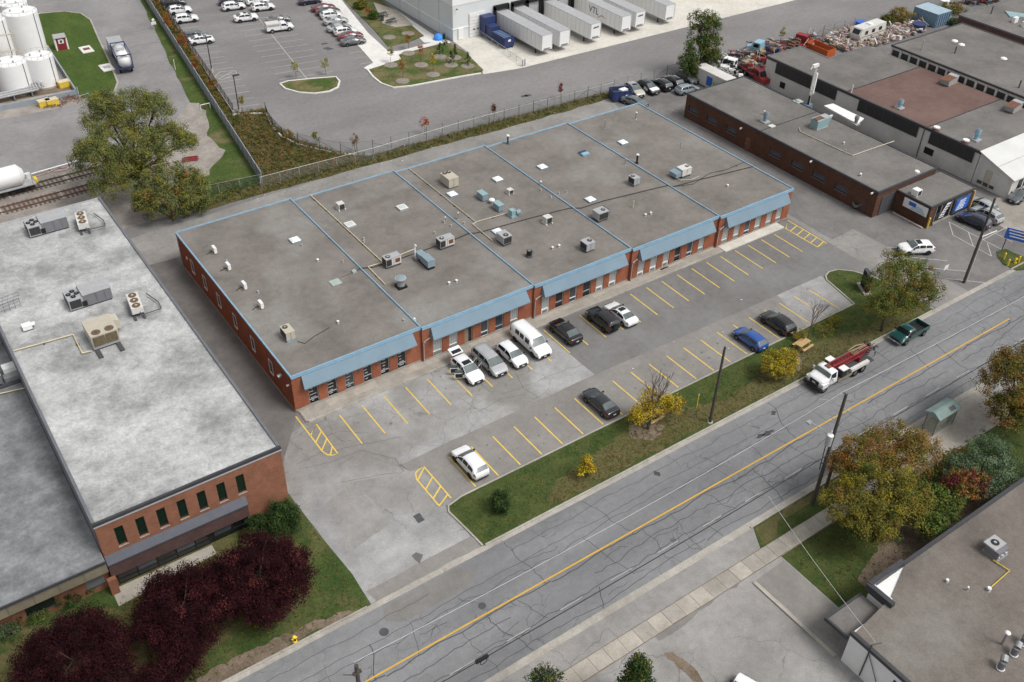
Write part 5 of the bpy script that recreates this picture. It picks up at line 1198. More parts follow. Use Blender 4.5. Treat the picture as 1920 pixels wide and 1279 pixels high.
class CarShape:
    """a body lofted from cross sections; x forward, wheels on z = 0"""
    def __init__(s, L, W, top, belt, zb=.24, wb=2.7, wr=.34, tumble=.27, ends=.84):
        s.L, s.W, s.top, s.belt, s.zb, s.wb, s.wr, s.tum, s.ends = L, W, top, belt, zb, wb, wr, tumble, ends
        s.H = max(z for _, z in top)
    def zt(s, x): return interp(s.top, x)
    def zs(s, x): return min(s.zt(x) - .03, interp(s.belt, x))
    def hw(s, x):
        q = abs(x) / (s.L / 2)
        t = 1.0 if q < .72 else 1 - (1 - s.ends) * ((q - .72) / .28) ** 2
        return s.W / 2 * t
    def ring(s, x):
        w, zt, zs = s.hw(x), s.zt(x), s.zs(x)
        q = abs(x) / (s.L / 2)
        zb = s.zb + (.12 * ((q - .8) / .2) if q > .8 else 0)
        zb = min(zb, zs - .1)
        up = max(0.0, min(1.0, (zt - zs) / max(.3, s.H - 1.0)))
        wr = w * (.93 - s.tum * up + .0)
        zm = zb + (zs - zb) * .55
        return [(0, zb), (w * .86, zb), (w * .975, zb + min(.16, (zs - zb) * .4)), (w, zm), (w * .965, zs), (wr, zt - .05 * (.4 + up)), (wr * .6, zt - .012), (0, zt)]
    def pt(s, x, q, sgn=1, off=0.0):
        r = s.ring(x); i = min(6, int(q)); f = q - i
        y = r[i][0] + (r[i + 1][0] - r[i][0]) * f; z = r[i][1] + (r[i + 1][1] - r[i][1]) * f
        dy, dz = r[i + 1][0] - r[i][0], r[i + 1][1] - r[i][1]; l = math.hypot(dy, dz) or 1
        return (x, sgn * (y + dz / l * off), z - dy / l * off)
    def body(s):
        xs = sorted(set([round(-s.L / 2 + s.L * k / 26, 3) for k in range(27)] + [round(x, 3) for x, _ in s.top if abs(x) <= s.L / 2]))
        mb = MB(); rings = []
        for x in xs:
            r = s.ring(x)
            rings.append([(x, y, z) for y, z in r] + [(x, -y, z) for y, z in r[-2:0:-1]])
        n = len(rings[0]); vs = [p for r in rings for p in r]; fs = []
        for i in range(len(rings) - 1):
            for j in range(n): fs.append((i * n + j, i * n + (j + 1) % n, (i + 1) * n + (j + 1) % n, (i + 1) * n + j))
        fs.append(tuple(range(n - 1, -1, -1))); fs.append(tuple((len(rings) - 1) * n + j for j in range(n)))
        mb.add(vs, fs)
        return mb
    def patch(s, x0, x1, q0, q1, sgn=1, off=.012, nx=6, nq=2, q0b=None, q1b=None):
        """a panel lying on the body between stations x0..x1 and ring parameters q0..q1"""
        mb = MB(); G_ = []
        for i in range(nx + 1):
            t = i / nx; x = x0 + (x1 - x0) * t
            a = q0 + ((q0b if q0b is not None else q0) - q0) * t; b = q1 + ((q1b if q1b is not None else q1) - q1) * t
            G_.append([s.pt(x, a + (b - a) * j / nq, sgn, off) for j in range(nq + 1)])
        vs = [p for g in G_ for p in g]; m = nq + 1
        fs = [(i * m + j, (i + 1) * m + j, (i + 1) * m + j + 1, i * m + j + 1) for i in range(nx) for j in range(nq)]
        if sgn < 0: fs = [f[::-1] for f in fs]
        return mb.add(vs, fs)
    def topglass(s, x0, x1, side=.9, off=.014, nx=5):
        mb = MB(); qs = [(1, 5 + .25 * (1 - side) * 4 * .5), (1, 6), (1, 7), (-1, 6), (-1, 5 + .25 * (1 - side) * 4 * .5)]
        vs = []
        for i in range(nx + 1):
            x = x0 + (x1 - x0) * i / nx
            for sg, q in qs: vs.append(s.pt(x, min(q, 6.999), sg, off))
        m = len(qs); fs = [(i * m + j, i * m + j + 1, (i + 1) * m + j + 1, (i + 1) * m + j) for i in range(nx) for j in range(m - 1)]
        return mb.add(vs, fs)

def wheel_mesh(r, w, rim='rim'):
    ty = MB(); n = 18
    prof = [(-w / 2, r * .62), (-w / 2, r * .93), (-w * .38, r), (w * .38, r), (w / 2, r * .93), (w / 2, r * .62)]
    vs = [(rr_ * math.cos(2 * math.pi * k / n), y, rr_ * math.sin(2 * math.pi * k / n)) for y, rr_ in prof for k in range(n)]
    fs = [(j * n + k, j * n + (k + 1) % n, (j + 1) * n + (k + 1) % n, (j + 1) * n + k) for j in range(len(prof) - 1) for k in range(n)]
    ty.add(vs, fs)
    rm = MB().cyl((0, -w * .4, 0), (0, w * .4, 0), r * .6, r * .6, 14)
    for k in range(5):
        a = 2 * math.pi * k / 5
        c, q = math.cos(a), math.sin(a)
        for sg in (-1, 1):
            y0, y1 = sg * w * .401, sg * w * .46
            d = (-q * r * .07, c * r * .07)
            rm.add([(d[0], y0, d[1]), (c * r * .58 + d[0], y0, q * r * .58 + d[1]), (c * r * .58 - d[0], y0, q * r * .58 - d[1]), (-d[0], y0, -d[1]), (d[0], y1, d[1]), (c * r * .58 + d[0], y1, q * r * .58 + d[1]), (c * r * .58 - d[0], y1, q * r * .58 - d[1]), (-d[0], y1, -d[1])],
                   [(4, 5, 6, 7), (0, 1, 5, 4), (1, 2, 6, 5), (2, 3, 7, 6), (3, 0, 4, 7)])
    return ty.mesh('tyre', M['tyre'], True), rm.mesh('rim', M[rim])
WM = {(r, w, k): wheel_mesh(r, w, k) for r, w, k in ((.34, .22, 'rim'), (.36, .24, 'rim'), (.36, .24, 'rim_d'), (.5, .28, 'rim'), (.5, .5, 'rim'), (.4, .28, 'rim_d'))}
def add_wheels(t, sh, key, xs=None, y=None):
    tm, rm = WM[key]
    for x in (xs or (-sh.wb / 2, sh.wb / 2)):
        for sg in (-1, 1):
            yy = (y if y is not None else sh.W / 2 - key[1] / 2 + .015)
            e = empty('wheel', (x, sg * yy, key[0])); e.parent = t
            put('tyre', tm, e); put('rim', rm, e)

TYPES = {
 'sedan': (CarShape(4.75, 1.84, [(-2.375, .62), (-2.34, .9), (-2.2, 1.03), (-1.75, 1.08), (-.95, 1.39), (-.2, 1.45), (.3, 1.41), (1.12, 1.03), (1.75, .93), (2.2, .78), (2.34, .62), (2.375, .5)], [(-2.4, .98), (0, .98), (2.4, .9)], wb=2.75),
           dict(ws=(.36, 1.06), rw=(-1.7, -1.0), side=(-1.45, .95), key=(.34, .22, 'rim'))),
 'suv': (CarShape(4.65, 1.88, [(-2.325, .75), (-2.3, 1.0), (-2.2, 1.14), (-1.75, 1.53), (-1.3, 1.62), (-.4, 1.66), (.2, 1.6), (1.1, 1.1), (1.65, 1.02), (2.1, .9), (2.29, .72), (2.325, .55)], [(-2.4, 1.12), (0, 1.06), (2.4, 1.0)], zb=.27, wb=2.7, tumble=.22),
         dict(ws=(.26, 1.04), rw=(-2.17, -1.79), side=(-1.85, .88), key=(.36, .24, 'rim_d'))),
 'hatch': (CarShape(4.35, 1.8, [(-2.175, .65), (-2.15, .95), (-2.05, 1.1), (-1.65, 1.46), (-1.1, 1.53), (-.2, 1.55), (.35, 1.48), (1.15, 1.05), (1.65, .95), (2.05, .8), (2.16, .62), (2.175, .5)], [(-2.3, 1.05), (0, 1.0), (2.3, .92)], wb=2.6, tumble=.25),
           dict(ws=(.42, 1.1), rw=(-2.03, -1.68), side=(-1.7, 1.0), key=(.34, .22, 'rim'))),
 'coupe_suv': (CarShape(4.7, 1.9, [(-2.35, .75), (-2.32, 1.05), (-2.2, 1.12), (-1.85, 1.2), (-1.0, 1.56), (-.3, 1.62), (.3, 1.57), (1.1, 1.12), (1.75, 1.04), (2.18, .92), (2.32, .7), (2.35, .55)], [(-2.4, 1.12), (0, 1.05), (2.4, 1.0)], zb=.27, wb=2.75, tumble=.24),
         dict(ws=(.36, 1.05), rw=(-1.8, -1.06), side=(-1.6, .9), key=(.36, .24, 'rim'))),
 'minivan': (CarShape(5.05, 1.95, [(-2.525, .7), (-2.5, 1.05), (-2.42, 1.2), (-2.25, 1.62), (-1.8, 1.7), (-.3, 1.75), (.6, 1.68), (1.6, 1.15), (2.0, 1.02), (2.35, .85), (2.5, .65), (2.525, .52)], [(-2.6, 1.12), (0, 1.08), (2.6, .98)], wb=2.95, tumble=.2),
         dict(ws=(.68, 1.55), rw=(-2.4, -2.27), side=(-2.2, 1.3), key=(.34, .22, 'rim'))),
 'boxy': (CarShape(4.4, 1.9, [(-2.2, .8), (-2.19, 1.25), (-2.16, 1.78), (-1.9, 1.84), (-.4, 1.86), (.35, 1.82), (.75, 1.28), (1.2, 1.22), (2.05, 1.17), (2.18, 1.1), (2.2, .7)], [(-2.3, 1.2), (2.3, 1.12)], zb=.4, wb=2.6, tumble=.12, ends=.96),
         dict(ws=(.38, .73), rw=(-2.185, -2.165), side=(-1.95, .55), key=(.4, .28, 'rim_d'))),
 'van': (CarShape(5.75, 2.05, [(-2.875, .8), (-2.86, 1.3), (-2.82, 1.95), (-2.6, 2.06), (-.5, 2.1), (.75, 2.05), (1.0, 1.98), (1.75, 1.3), (2.3, 1.18), (2.7, 1.05), (2.86, .8), (2.875, .55)], [(-3, 1.3), (3, 1.15)], zb=.35, wb=3.45, tumble=.13, ends=.92),
         dict(ws=(1.05, 1.72), rw=None, side=None, key=(.36, .24, 'rim_d'))),
}
def build_car(kind, sunroof=False, rails=False, spare=False, opened=False):
    sh, d = TYPES[kind]
    t = empty('parked_car')
    b = sh.body().build('body', PAINT['white'], t, True)
    b['paint'] = 1
    L, W = sh.L, sh.W
    a, c = d['ws']
    sh.topglass(a, c, .85).build('windscreen', M['cglass_sky'], t, True)
    if d['rw']: sh.topglass(*d['rw'], .8).build('rear_window', M['cglass_sky'], t, True)
    if d['side']:
        x0, x1 = d['side']; m = (x0 + x1) / 2 - .05
        n = 3 if kind in ('suv', 'minivan', 'boxy') else 2
        xs = [x0 + .08 + (x1 - .06 - x0) * k / n for k in range(n + 1)]
        for sg in (-1, 1):
            for k in range(n):
                sh.patch(xs[k] + .035, xs[k + 1] - .035, 4.1, 4.88, sg, .012, 4, 1).build('side_window', M['cglass'], t, True)
    if kind == 'van':
        for sg in (-1, 1):
            sh.patch(.15, .95, 4.1, 4.85, sg, .014, 4, 1).build('side_window', M['cglass'], t)
            if sg < 0:
                sh.patch(-.85, -.1, 4.1, 4.8, sg, .014, 2, 1).build('side_window', M['cglass'], t); sh.patch(-1.75, -1.0, 4.1, 4.8, sg, .014, 2, 1).build('side_window', M['cglass'], t)
    for sg in (-1, 1):
        sh.patch(L / 2 - .5, L / 2 - .06, 3.35, 4.35, sg, .012, 3, 1).build('headlight', M['lamp'], t)
        sh.patch(-L / 2 + .04, -L / 2 + .32, 3.3, 4.2, sg, .012, 3, 1).build('tail_light', M['tail'], t)
        MB().box(d['ws'][1] - .28, sg * (W / 2 + .02) - (.0 if sg > 0 else .18), sh.zs(.8) - .02, d['ws'][1] - .12, sg * (W / 2 + .02) + (.18 if sg > 0 else .0), sh.zs(.8) + .13).build('mirror', M['trim'], t)
        sh.patch(-L * .33, L * .33, 1.6, 2.1, sg, .008, 2, 1).build('sill_trim', M['trim'], t)
        for x in (-sh.wb / 2, sh.wb / 2):
            r = d['key'][0]; n = 12
            vs = [(x, sg * (sh.hw(x) + .006), r)] + [(x + (r + .06) * math.cos(math.pi * k / n), sg * (sh.hw(x) + .006), r + (r + .06) * math.sin(math.pi * k / n)) for k in range(n + 1)] + [(x - r - .06, sg * (sh.hw(x) + .006), sh.zb), (x + r + .06, sg * (sh.hw(x) + .006), sh.zb)]
            MB().add(vs, [tuple(range(1, n + 4))] if sg < 0 else [tuple(range(n + 3, 0, -1))]).build('wheel_arch', M['trim'], t)
        for q in (.0, ) if kind == 'van' else (.3, -.6):
            sh.patch(q - .06, q + .14, 3.72, 3.8, sg, .02, 1, 1).build('door_handle', M['trim'], t)
            sh.patch(q + .19, q + .205, 1.8, 4.05, sg, .006, 1, 3).build('door_seam', M['trim'], t)
    MB().box(L / 2 - .03, -W * .3, .42, L / 2 + .015, W * .3, .68).build('grille', M['trim'], t)
    MB().box(L / 2 - .05, -W * .36, .26, L / 2 + .01, W * .36, .36).build('bumper_intake', M['trim'], t)
    MB().box(L / 2 + .016, -.16, .44, L / 2 + .03, .16, .55).build('number_plate', M['plate'], t)
    MB().box(-L / 2 - .03, -.16, .62, -L / 2 + .0, .16, .74).build('number_plate', M['plate'], t)
    MB().box(-L / 2 - .012, -W * .36, .3, -L / 2 + .05, W * .36, .46).build('bumper_trim', M['trim'], t)
    MB().box(-L * .42, -W * .4, .17, L * .42, W * .4, .3).build('underbody', M['trim'], t)
    if sunroof:
        sh.topglass(-.45, .2, -.4, .012, 4).build('sunroof', M['cglass'], t)
    if rails:
        for sg in (-1, 1):
            MB().tube([(-1.5, sg * .58, sh.zt(-1.5) + .03), (-.6, sg * .6, sh.zt(-.6) + .06), (.2, sg * .6, sh.zt(.2) + .03)], .025, 5).build('roof_rail', M['trim'], t)
    if spare:
        MB().cyl((-L / 2 - .26, 0, 1.05), (-L / 2 + .0, 0, 1.05), .38, .38, 18).build('spare_wheel', M['tyre'], t); MB().cyl((-L / 2 - .28, 0, 1.05), (-L / 2 - .261, 0, 1.05), .3, .3, 16).build('spare_cover', M['trim'], t)
    add_wheels(t, sh, d['key'])
    return t
PROTO = {}
CARN = [0]
def car(kind, paint, label, u, v, rz, group='cars parked in the plaza lot', sunroof=False, rails=False, spare=False, cat='car', z=.75, xy=None, opened=False):
    k = (kind, sunroof, rails, spare, opened)
    if k not in PROTO:
        PROTO[k] = build_car(*k); t = PROTO[k]; PROTO[k + ('used',)] = True
    else: t = copy_tree(PROTO[k])
    x, y = xy or gp(u, v, z)
    t.location = (x, y, 0.018); t.rotation_euler = (0, 0, rz)
    t['label'] = label; t['category'] = cat; t['group'] = group
    for ch in t.children:
        if 'paint' in ch.keys():
            ch.material_slots[0].link = 'OBJECT'; ch.material_slots[0].material = PAINT[paint]
    return t
N_, S_, E_, W_ = R(90), R(-90), 0.0, R(180)
# plaza lot
car('minivan', 'silver', 'silver minivan nosed out beside the white car with open doors', 918, 676, S_)
car('hatch', 'white', 'white hatchback parked between the silver minivan and white van', 960, 663, S_)
t = car('van', 'white', 'white cargo van parked by the plaza front', 995, 637, S_, cat='van', z=1.0); t.name = 'cargo_van'
car('coupe_suv', 'black', 'black crossover parked right of the white cargo van', 1060, 620, N_)
car('boxy', 'black', 'black boxy off-road vehicle with spare wheel on its tailgate', 1130, 597, N_, spare=True, z=.9)
car('sedan', 'white', 'white sedan with dark sunroof beside the black boxy vehicle', 1164, 587, N_, sunroof=True)
car('hatch', 'blue', 'bright blue hatchback facing the plaza', 1407, 634, N_)
car('suv', 'black', 'black estate car with roof rails right of the blue hatchback', 1458, 604, N_, rails=True)
car('sedan', 'charcoal', 'dark charcoal sedan alone in the verge-side row', 1126, 753, N_)
car('suv', 'white', 'white crossover alone nearest the hatched markings by the verge', 881, 865, N_)
# white crossover with all doors and tailgate open
t = car('suv', 'white', 'white crossover with open doors and raised tailgate', 876, 692, S_, sunroof=True, opened=True)
sh = TYPES['suv'][0]
for ch in list(t.children):
    if ch.name.startswith('rear_window'): bpy.data.objects.remove(ch)
for sg in (-1, 1):
    for hx, ln, ang in ((.72, 1.0, 58), (-.32, .95, 58)):
        dd = empty('door', (hx, sg * .93, 0), R(180) - sg * R(ang) if False else (R(180) - R(ang) * sg)); dd.parent = t
        MB().box(0, -.03, .38, ln, .03, 1.08).build('door_panel', PAINT['white'], dd)
        MB().box(.08, -.02, 1.08, ln - .06, .02, 1.5).build('door_glass', M['cglass_sky'], dd)
        MB().box(.1, -.045 if sg > 0 else .031, .45, ln - .1, -.031 if sg > 0 else .045, 1.0).build('door_lining', M['trim'], dd)
tg = empty('tailgate', (-1.9, 0, 1.6)); tg.parent = t; tg.rotation_euler.y = R(14)
MB().box(-1.05, -.72, -.02, .0, .72, .06).build('tailgate_panel', PAINT['white'], tg); MB().box(-.62, -.58, .06, -.12, .58, .075).build('tailgate_glass', M['cglass'], tg)
MB().box(-2.2, -.62, .75, -1.9, .62, 1.25).build('boot_opening', M['trim'], t)
# right-hand lot
def heading(n, tl, z=.6):
    a, b = gp(*n, z), gp(*tl, z); return math.atan2(a[1] - b[1], a[0] - b[0])
RG = 'cars in the right-hand lot'
car('suv', 'white', 'white crossover with black sunroof in the right-hand lot', 1718, 464, heading((1690, 466), (1748, 464)), RG, sunroof=True)
car('suv', 'navy', 'dark navy crossover in front of the sign-carrying annex', 1826, 412, heading((1797, 400), (1858, 426)), RG)
t = car('suv', 'silver', 'silver crossover with roof rack beside the dark navy one', 1850, 401, heading((1822, 388), (1872, 414)), RG, rails=True)
car('suv', 'silver', 'pale silver car half hidden by the annex corner', 1841, 384, heading((1822, 372), (1862, 394)), RG)
car('sedan', 'grey', 'grey sedan on the sandy yard at the right edge', 1914, 366, heading((1897, 372), (1940, 352)), RG)
BG = 'cars behind the plaza'
BSIL = car('suv', 'silver', 'silver crossover with yellowish bonnet beside the blue bin behind the plaza', 1190, 168, heading((1204, 178), (1175, 156)), BG, sunroof=True)
BBLK = car('suv', 'black', 'black car with white bonnet and doors behind the plaza', 1216, 163, heading((1232, 171), (1199, 152)), BG)
car('suv', 'black', 'black crossover tail-out, left one of two behind the plaza', 1240, 157, heading((1223, 148), (1254, 165)), BG)
car('suv', 'charcoal', 'charcoal crossover tail-out with red lamps showing behind the plaza', 1261, 151, heading((1244, 142), (1275, 160)), BG)
car('suv', 'grey', 'grey crossover below the leaning tree beside the pale container', 1289, 144, heading((1306, 152), (1272, 134)), BG)
car('hatch', 'paleblue', 'pale blue hatchback at the corner of the brown brick building', 1288, 166, heading((1309, 160), (1268, 170)), BG)
car('sedan', 'teal', 'dull teal sedan half hidden by the rear corner of the plaza', 1190, 189, heading((1205, 194), (1172, 184)), BG)
def panels(t, mat, hood=True, doors=False):
    sh = TYPES['suv'][0]
    if hood: sh.topglass(1.15, 2.12, .9, .008).build('bonnet', mat, t, True)
    if doors:
        for sg in (-1, 1): sh.patch(-.1, .9, 2.2, 3.95, sg, .01, 3, 3).build('door', mat, t, True)
panels(BSIL, M['tan'])
panels(BBLK, PAINT['white'], True, True)
# depot lot
DG = 'cars in the depot lot'
DCARS = [('suv', 'charcoal', 326, 4, 'dark grey crossover topmost by the grey fence in the depot lot'), ('suv', 'white', 337, 18, 'white crossover just below the dark grey one by the depot fence'), ('suv', 'white', 349, 34, 'second white crossover down by the depot fence'),
         ('suv', 'grey', 367, 66, 'blue-grey crossover behind the lone white one by the depot fence'), ('coupe_suv', 'white', 377, 74, 'white crossover nearest the lamp post in the depot lot'),
         ('suv', 'navy', 432, 1, 'dark car cut by the top edge, left of the divider line'), ('suv', 'white', 438, 11, 'upper white crossover left of the depot divider line'), ('coupe_suv', 'white', 461, 32, 'white sloping-roof car crossing the depot divider line'),
         ('suv', 'white', 482, 1, 'white car cut by the top edge, right of the divider line'), ('suv', 'white', 493, 12, 'white crossover right of the depot divider line'), ('sedan', 'bronze', 521, 35, 'bronze-grey sedan behind the white pickup'),
         ('sedan', 'navy', 581, 0, 'navy car at the top edge of the right depot row'), ('sedan', 'red', 606, 13, 'dark red car highest in the right depot row'), ('sedan', 'charcoal', 615, 20, 'charcoal car below the upper dark red one'),
         ('hatch', 'white', 621, 27, 'white hatchback in the right depot row'), ('sedan', 'silver', 629, 38, 'silver sedan in the middle of the right depot row'), ('sedan', 'silver', 636, 51, 'second silver sedan in the right depot row'),
         ('suv', 'white', 648, 58, 'white crossover in the lower right depot row'), ('sedan', 'red', 657, 66, 'dark red sedan second from the bottom of the right depot row'), ('sedan', 'grey', 662, 76, 'grey sedan at the bottom of the right depot row')]
for k, c, u, v, lab in DCARS: car(k, c, lab, u, v, CA, DG, sunroof=(lab.startswith('white') and k != 'hatch'))

# ---- pickups
def pickup(paint, label, x, y, rz, cap=False, group=None):
    t = thing('pickup_truck', label, 'pickup', (x, y, .018), rz, group)
    sh = CarShape(5.3, 1.95, [(.05, 1.0), (.12, 1.7), (.3, 1.76), (.95, 1.74), (1.15, 1.66), (1.65, 1.2), (2.2, 1.12), (2.55, 1.0), (2.64, .8), (2.65, .6)], [(-3, 1.12), (3, 1.05)], zb=.36, wb=3.3, tumble=.16, ends=.9)
    mb = MB(); xs = [.05, .12, .3, .6, .95, 1.15, 1.3, 1.45, 1.65, 1.9, 2.2, 2.4, 2.55, 2.64, 2.65]; rings = []
    for q in xs:
        r = sh.ring(q); rings.append([(q, a, b) for a, b in r] + [(q, -a, b) for a, b in r[-2:0:-1]])
    n = len(rings[0])
    mb.add([p for r in rings for p in r], [(i * n + j, i * n + (j + 1) % n, (i + 1) * n + (j + 1) % n, (i + 1) * n + j) for i in range(len(rings) - 1) for j in range(n)] + [tuple(range(n - 1, -1, -1)), tuple((len(rings) - 1) * n + j for j in range(n))])
    mb.build('cab', PAINT[paint], t, True)
    W = .93
    MB().box(-2.6, -W, .5, .0, -W + .07, 1.12).box(-2.6, W - .07, .5, .0, W, 1.12).box(-2.6, -W + .07, .5, -2.53, W - .07, 1.12).box(-.07, -W + .07, .5, .0, W - .07, 1.12).build('bed_sides', PAINT[paint], t)
    MB().box(-2.529, -W + .071, .5, -.071, W - .071, .6).build('bed_floor', M['trim'], t)
    MB().box(-2.5, -.75, .3, 2.3, .75, .49).build('chassis', M['trim'], t)
    sh.topglass(1.18, 1.6, .85).build('windscreen', M['cglass'], t)
    for sg in (-1, 1):
        sh.patch(.2, 1.25, 4.12, 4.85, sg, .012, 3, 1).build('side_window', M['cglass'], t)
        sh.patch(2.25, 2.6, 3.3, 4.3, sg, .012, 2, 1).build('headlight', M['lamp'], t)
        MB().box(-2.63, sg * .85 - .07, .75, -2.601, sg * .85 + .07, 1.08).build('tail_light', M['tail'], t)
        MB().box(1.3, sg * 1.05 - .1, 1.1, 1.42, sg * 1.05 + .1, 1.3).build('mirror', M['trim'], t)
        for q in (-1.65, 1.65):
            vs = [(q + .44 * math.cos(math.pi * k / 10), sg * .985, .38 + .44 * math.sin(math.pi * k / 10)) for k in range(11)]
            MB().add(vs, [tuple(range(11)) if sg < 0 else tuple(range(10, -1, -1))]).build('wheel_arch', M['trim'], t)
    MB().box(2.6, -.9, .42, 2.72, .9, .62).build('bumper', M['chrome'], t); MB().box(2.64, -.55, .66, 2.68, .55, .95).build('grille', M['trim'], t); MB().box(2.721, -.16, .46, 2.735, .16, .58).build('number_plate', M['plate'], t); MB().box(-2.7, -.9, .42, -2.601, .9, .6).build('bumper', M['chrome'], t)
    if cap:
        MB().box(-2.6, -.9, 1.121, -.02, .9, 1.75).build('bed_cap', M['offwhite'], t)
        for sg in (-1, 1): MB().box(-2.4, sg * .91 - .008, 1.25, -.2, sg * .91 + .008, 1.6).build('cap_window', M['lgrey'], t)
    add_wheels(t, sh, (.36, .24, 'rim'), (-1.65, 1.65), .9)
    return t
x, y = gp(1713, 626, .8)
pickup('green', 'dark green pickup with empty bed parked on the street', x, -27.45, W_)
x, y = gp(524, 50, .8)
pickup('white', 'white pickup with grey bed cap in the depot lot', x, y, CA, True)

# ---- drilling truck on the street
t = thing('drill_truck', 'white-cab drilling truck with red folded mast parked on the street', 'truck', (53.2, -27.65, .005), W_)
sh = CarShape(9.0, 2.35, [(2.1, 1.3), (2.15, 2.3), (2.35, 2.42), (3.05, 2.4), (3.2, 2.3), (3.5, 1.75), (4.0, 1.62), (4.35, 1.5), (4.48, 1.2), (4.5, .8)], [(-4, 1.6), (5, 1.45)], zb=.6, wb=5.5, tumble=.14, ends=.82)
xs = [2.1, 2.15, 2.35, 2.7, 3.05, 3.2, 3.35, 3.5, 3.75, 4.0, 4.2, 4.35, 4.48, 4.5]; rings = []
for q in xs:
    r = sh.ring(q); rings.append([(q, a, b) for a, b in r] + [(q, -a, b) for a, b in r[-2:0:-1]])
n = len(rings[0])
mb = MB().add([p for r in rings for p in r], [(i * n + j, i * n + (j + 1) % n, (i + 1) * n + (j + 1) % n, (i + 1) * n + j) for i in range(len(rings) - 1) for j in range(n)] + [tuple(range(n - 1, -1, -1)), tuple((len(rings) - 1) * n + j for j in range(n))])
mb.build('cab', PAINT['white'], t, True)
sh.topglass(3.22, 3.48, .9).build('windscreen', M['cglass_sky'], t)
for sg in (-1, 1):
    sh.patch(2.35, 3.2, 4.1, 4.85, sg, .012, 3, 1).build('side_window', M['cglass'], t)
    MB().box(3.55, sg * 1.0 - .22, .75, 4.45, sg * 1.0 + .22, 1.3).build('fender', PAINT['white'], t)
    MB().box(4.4, sg * .95 - .14, .95, 4.5, sg * .95 + .14, 1.2).build('headlight', M['lamp'], t)
    MB().box(3.15, sg * 1.35 - .12, 1.5, 3.25, sg * 1.35 + .12, 1.9).build('mirror', M['white'], t)
MB().box(4.49, -.6, .8, 4.56, .6, 1.4).build('grille', M['trim'], t)
MB().box(4.57, -.22, 1.0, 4.59, .22, 1.2).build('maker_plate', M['plate'], t)
MB().box(4.5, -1.2, .45, 4.75, 1.2, .72).build('bumper', M['trim'], t)
MB().tube([(4.8, -1.15, .6), (4.8, -1.1, 1.15), (4.8, 1.1, 1.15), (4.8, 1.15, .6)], .04, 6).build('brush_guard', M['trim'], t)
MB().box(2.4, -.3, 2.42, 2.9, .3, 2.55).build('beacon_bar', M['rust'], t)
MB().box(-4.3, -.45, .6, 4.2, .45, .95).build('chassis', M['trim'], t)
MB().box(-4.2, -1.15, .95, 1.9, 1.15, 1.08).build('deck', M['dgrey'], t)
for sg in (-1, 1):
    bx = MB().box(.75, sg * .95 - .3, 1.09, 1.5, sg * .95 + .3, 2.1).build('engine_box', M['trim'], t)
    MB().box(.65, sg * .95 - .38, 2.1, 1.6, sg * .95 + .38, 2.2).build('box_lid', M['white'], bx)
MB().box(-3.2, .85, 1.09, -.2, 1.25, 1.45).build('tool_tube', M['offwhite'], t)
MB().box(-3.2, -1.25, 1.09, -.2, -.85, 1.4).build('tool_box', M['mgrey'], t)
MB().box(-.6, .7, .55, 1.8, 1.15, .94).build('side_locker', M['wood2'], t)
# mast: lattice of two chords per side
ms = MB()
for sy in (-.32, .32):
    ms.box(-4.1, sy - .07, 1.75, 2.3, sy + .07, 1.9); ms.box(-4.1, sy - .07, 2.35, 2.3, sy + .07, 2.5)
for k in range(13):
    q = -4.0 + k * .5
    for sy in (-.32, .32): ms.tube([(q, sy, 1.9), (q + .25, sy, 2.35), (q + .5, sy, 1.9)], .035, 4)
    ms.tube([(q, -.32, 2.42), (q + .4, .32, 2.42)], .035, 4)
ms.build('mast', M['red'], t)
MB().box(.2, -.5, 1.09, .5, .5, 1.75).box(-2.6, -.5, 1.09, -2.3, .5, 1.75).build('mast_rest', M['red'], t)
dr_ = MB()
for k in range(34): dr_.cbox(-4.3 + rr.uniform(-.5, 1.3), rr.uniform(-.8, .8), 1.1 + rr.uniform(0, 1.3), rr.uniform(.15, .6), rr.uniform(.06, .25), rr.uniform(.06, .3), 0, rr.uniform(-.5, .5))
for k in range(8): dr_.tube([(-4.7 + rr.uniform(-.1, .3), rr.uniform(-.8, .8), 1.2), (-4.6 + rr.uniform(-.3, .5), rr.uniform(-.8, .8), 2.6)], .04, 5)
dr_.build('drill_head', M['dgrey'], t)
ho = MB()
for k in range(7):
    y0 = rr.uniform(-.5, .5); ho.tube([(-3.8, y0, 2.5), (-2.5, y0 + rr.uniform(-.2, .2), 2.7), (-1.2, y0 + rr.uniform(-.2, .2), 2.55)], .035, 5)
ho.build('hoses', M['rubble_t'], t)
add_wheels(t, sh, (.5, .28, 'rim'), (3.9,), 1.02); add_wheels(t, sh, (.5, .5, 'rim'), (-1.2, -2.5), .92)

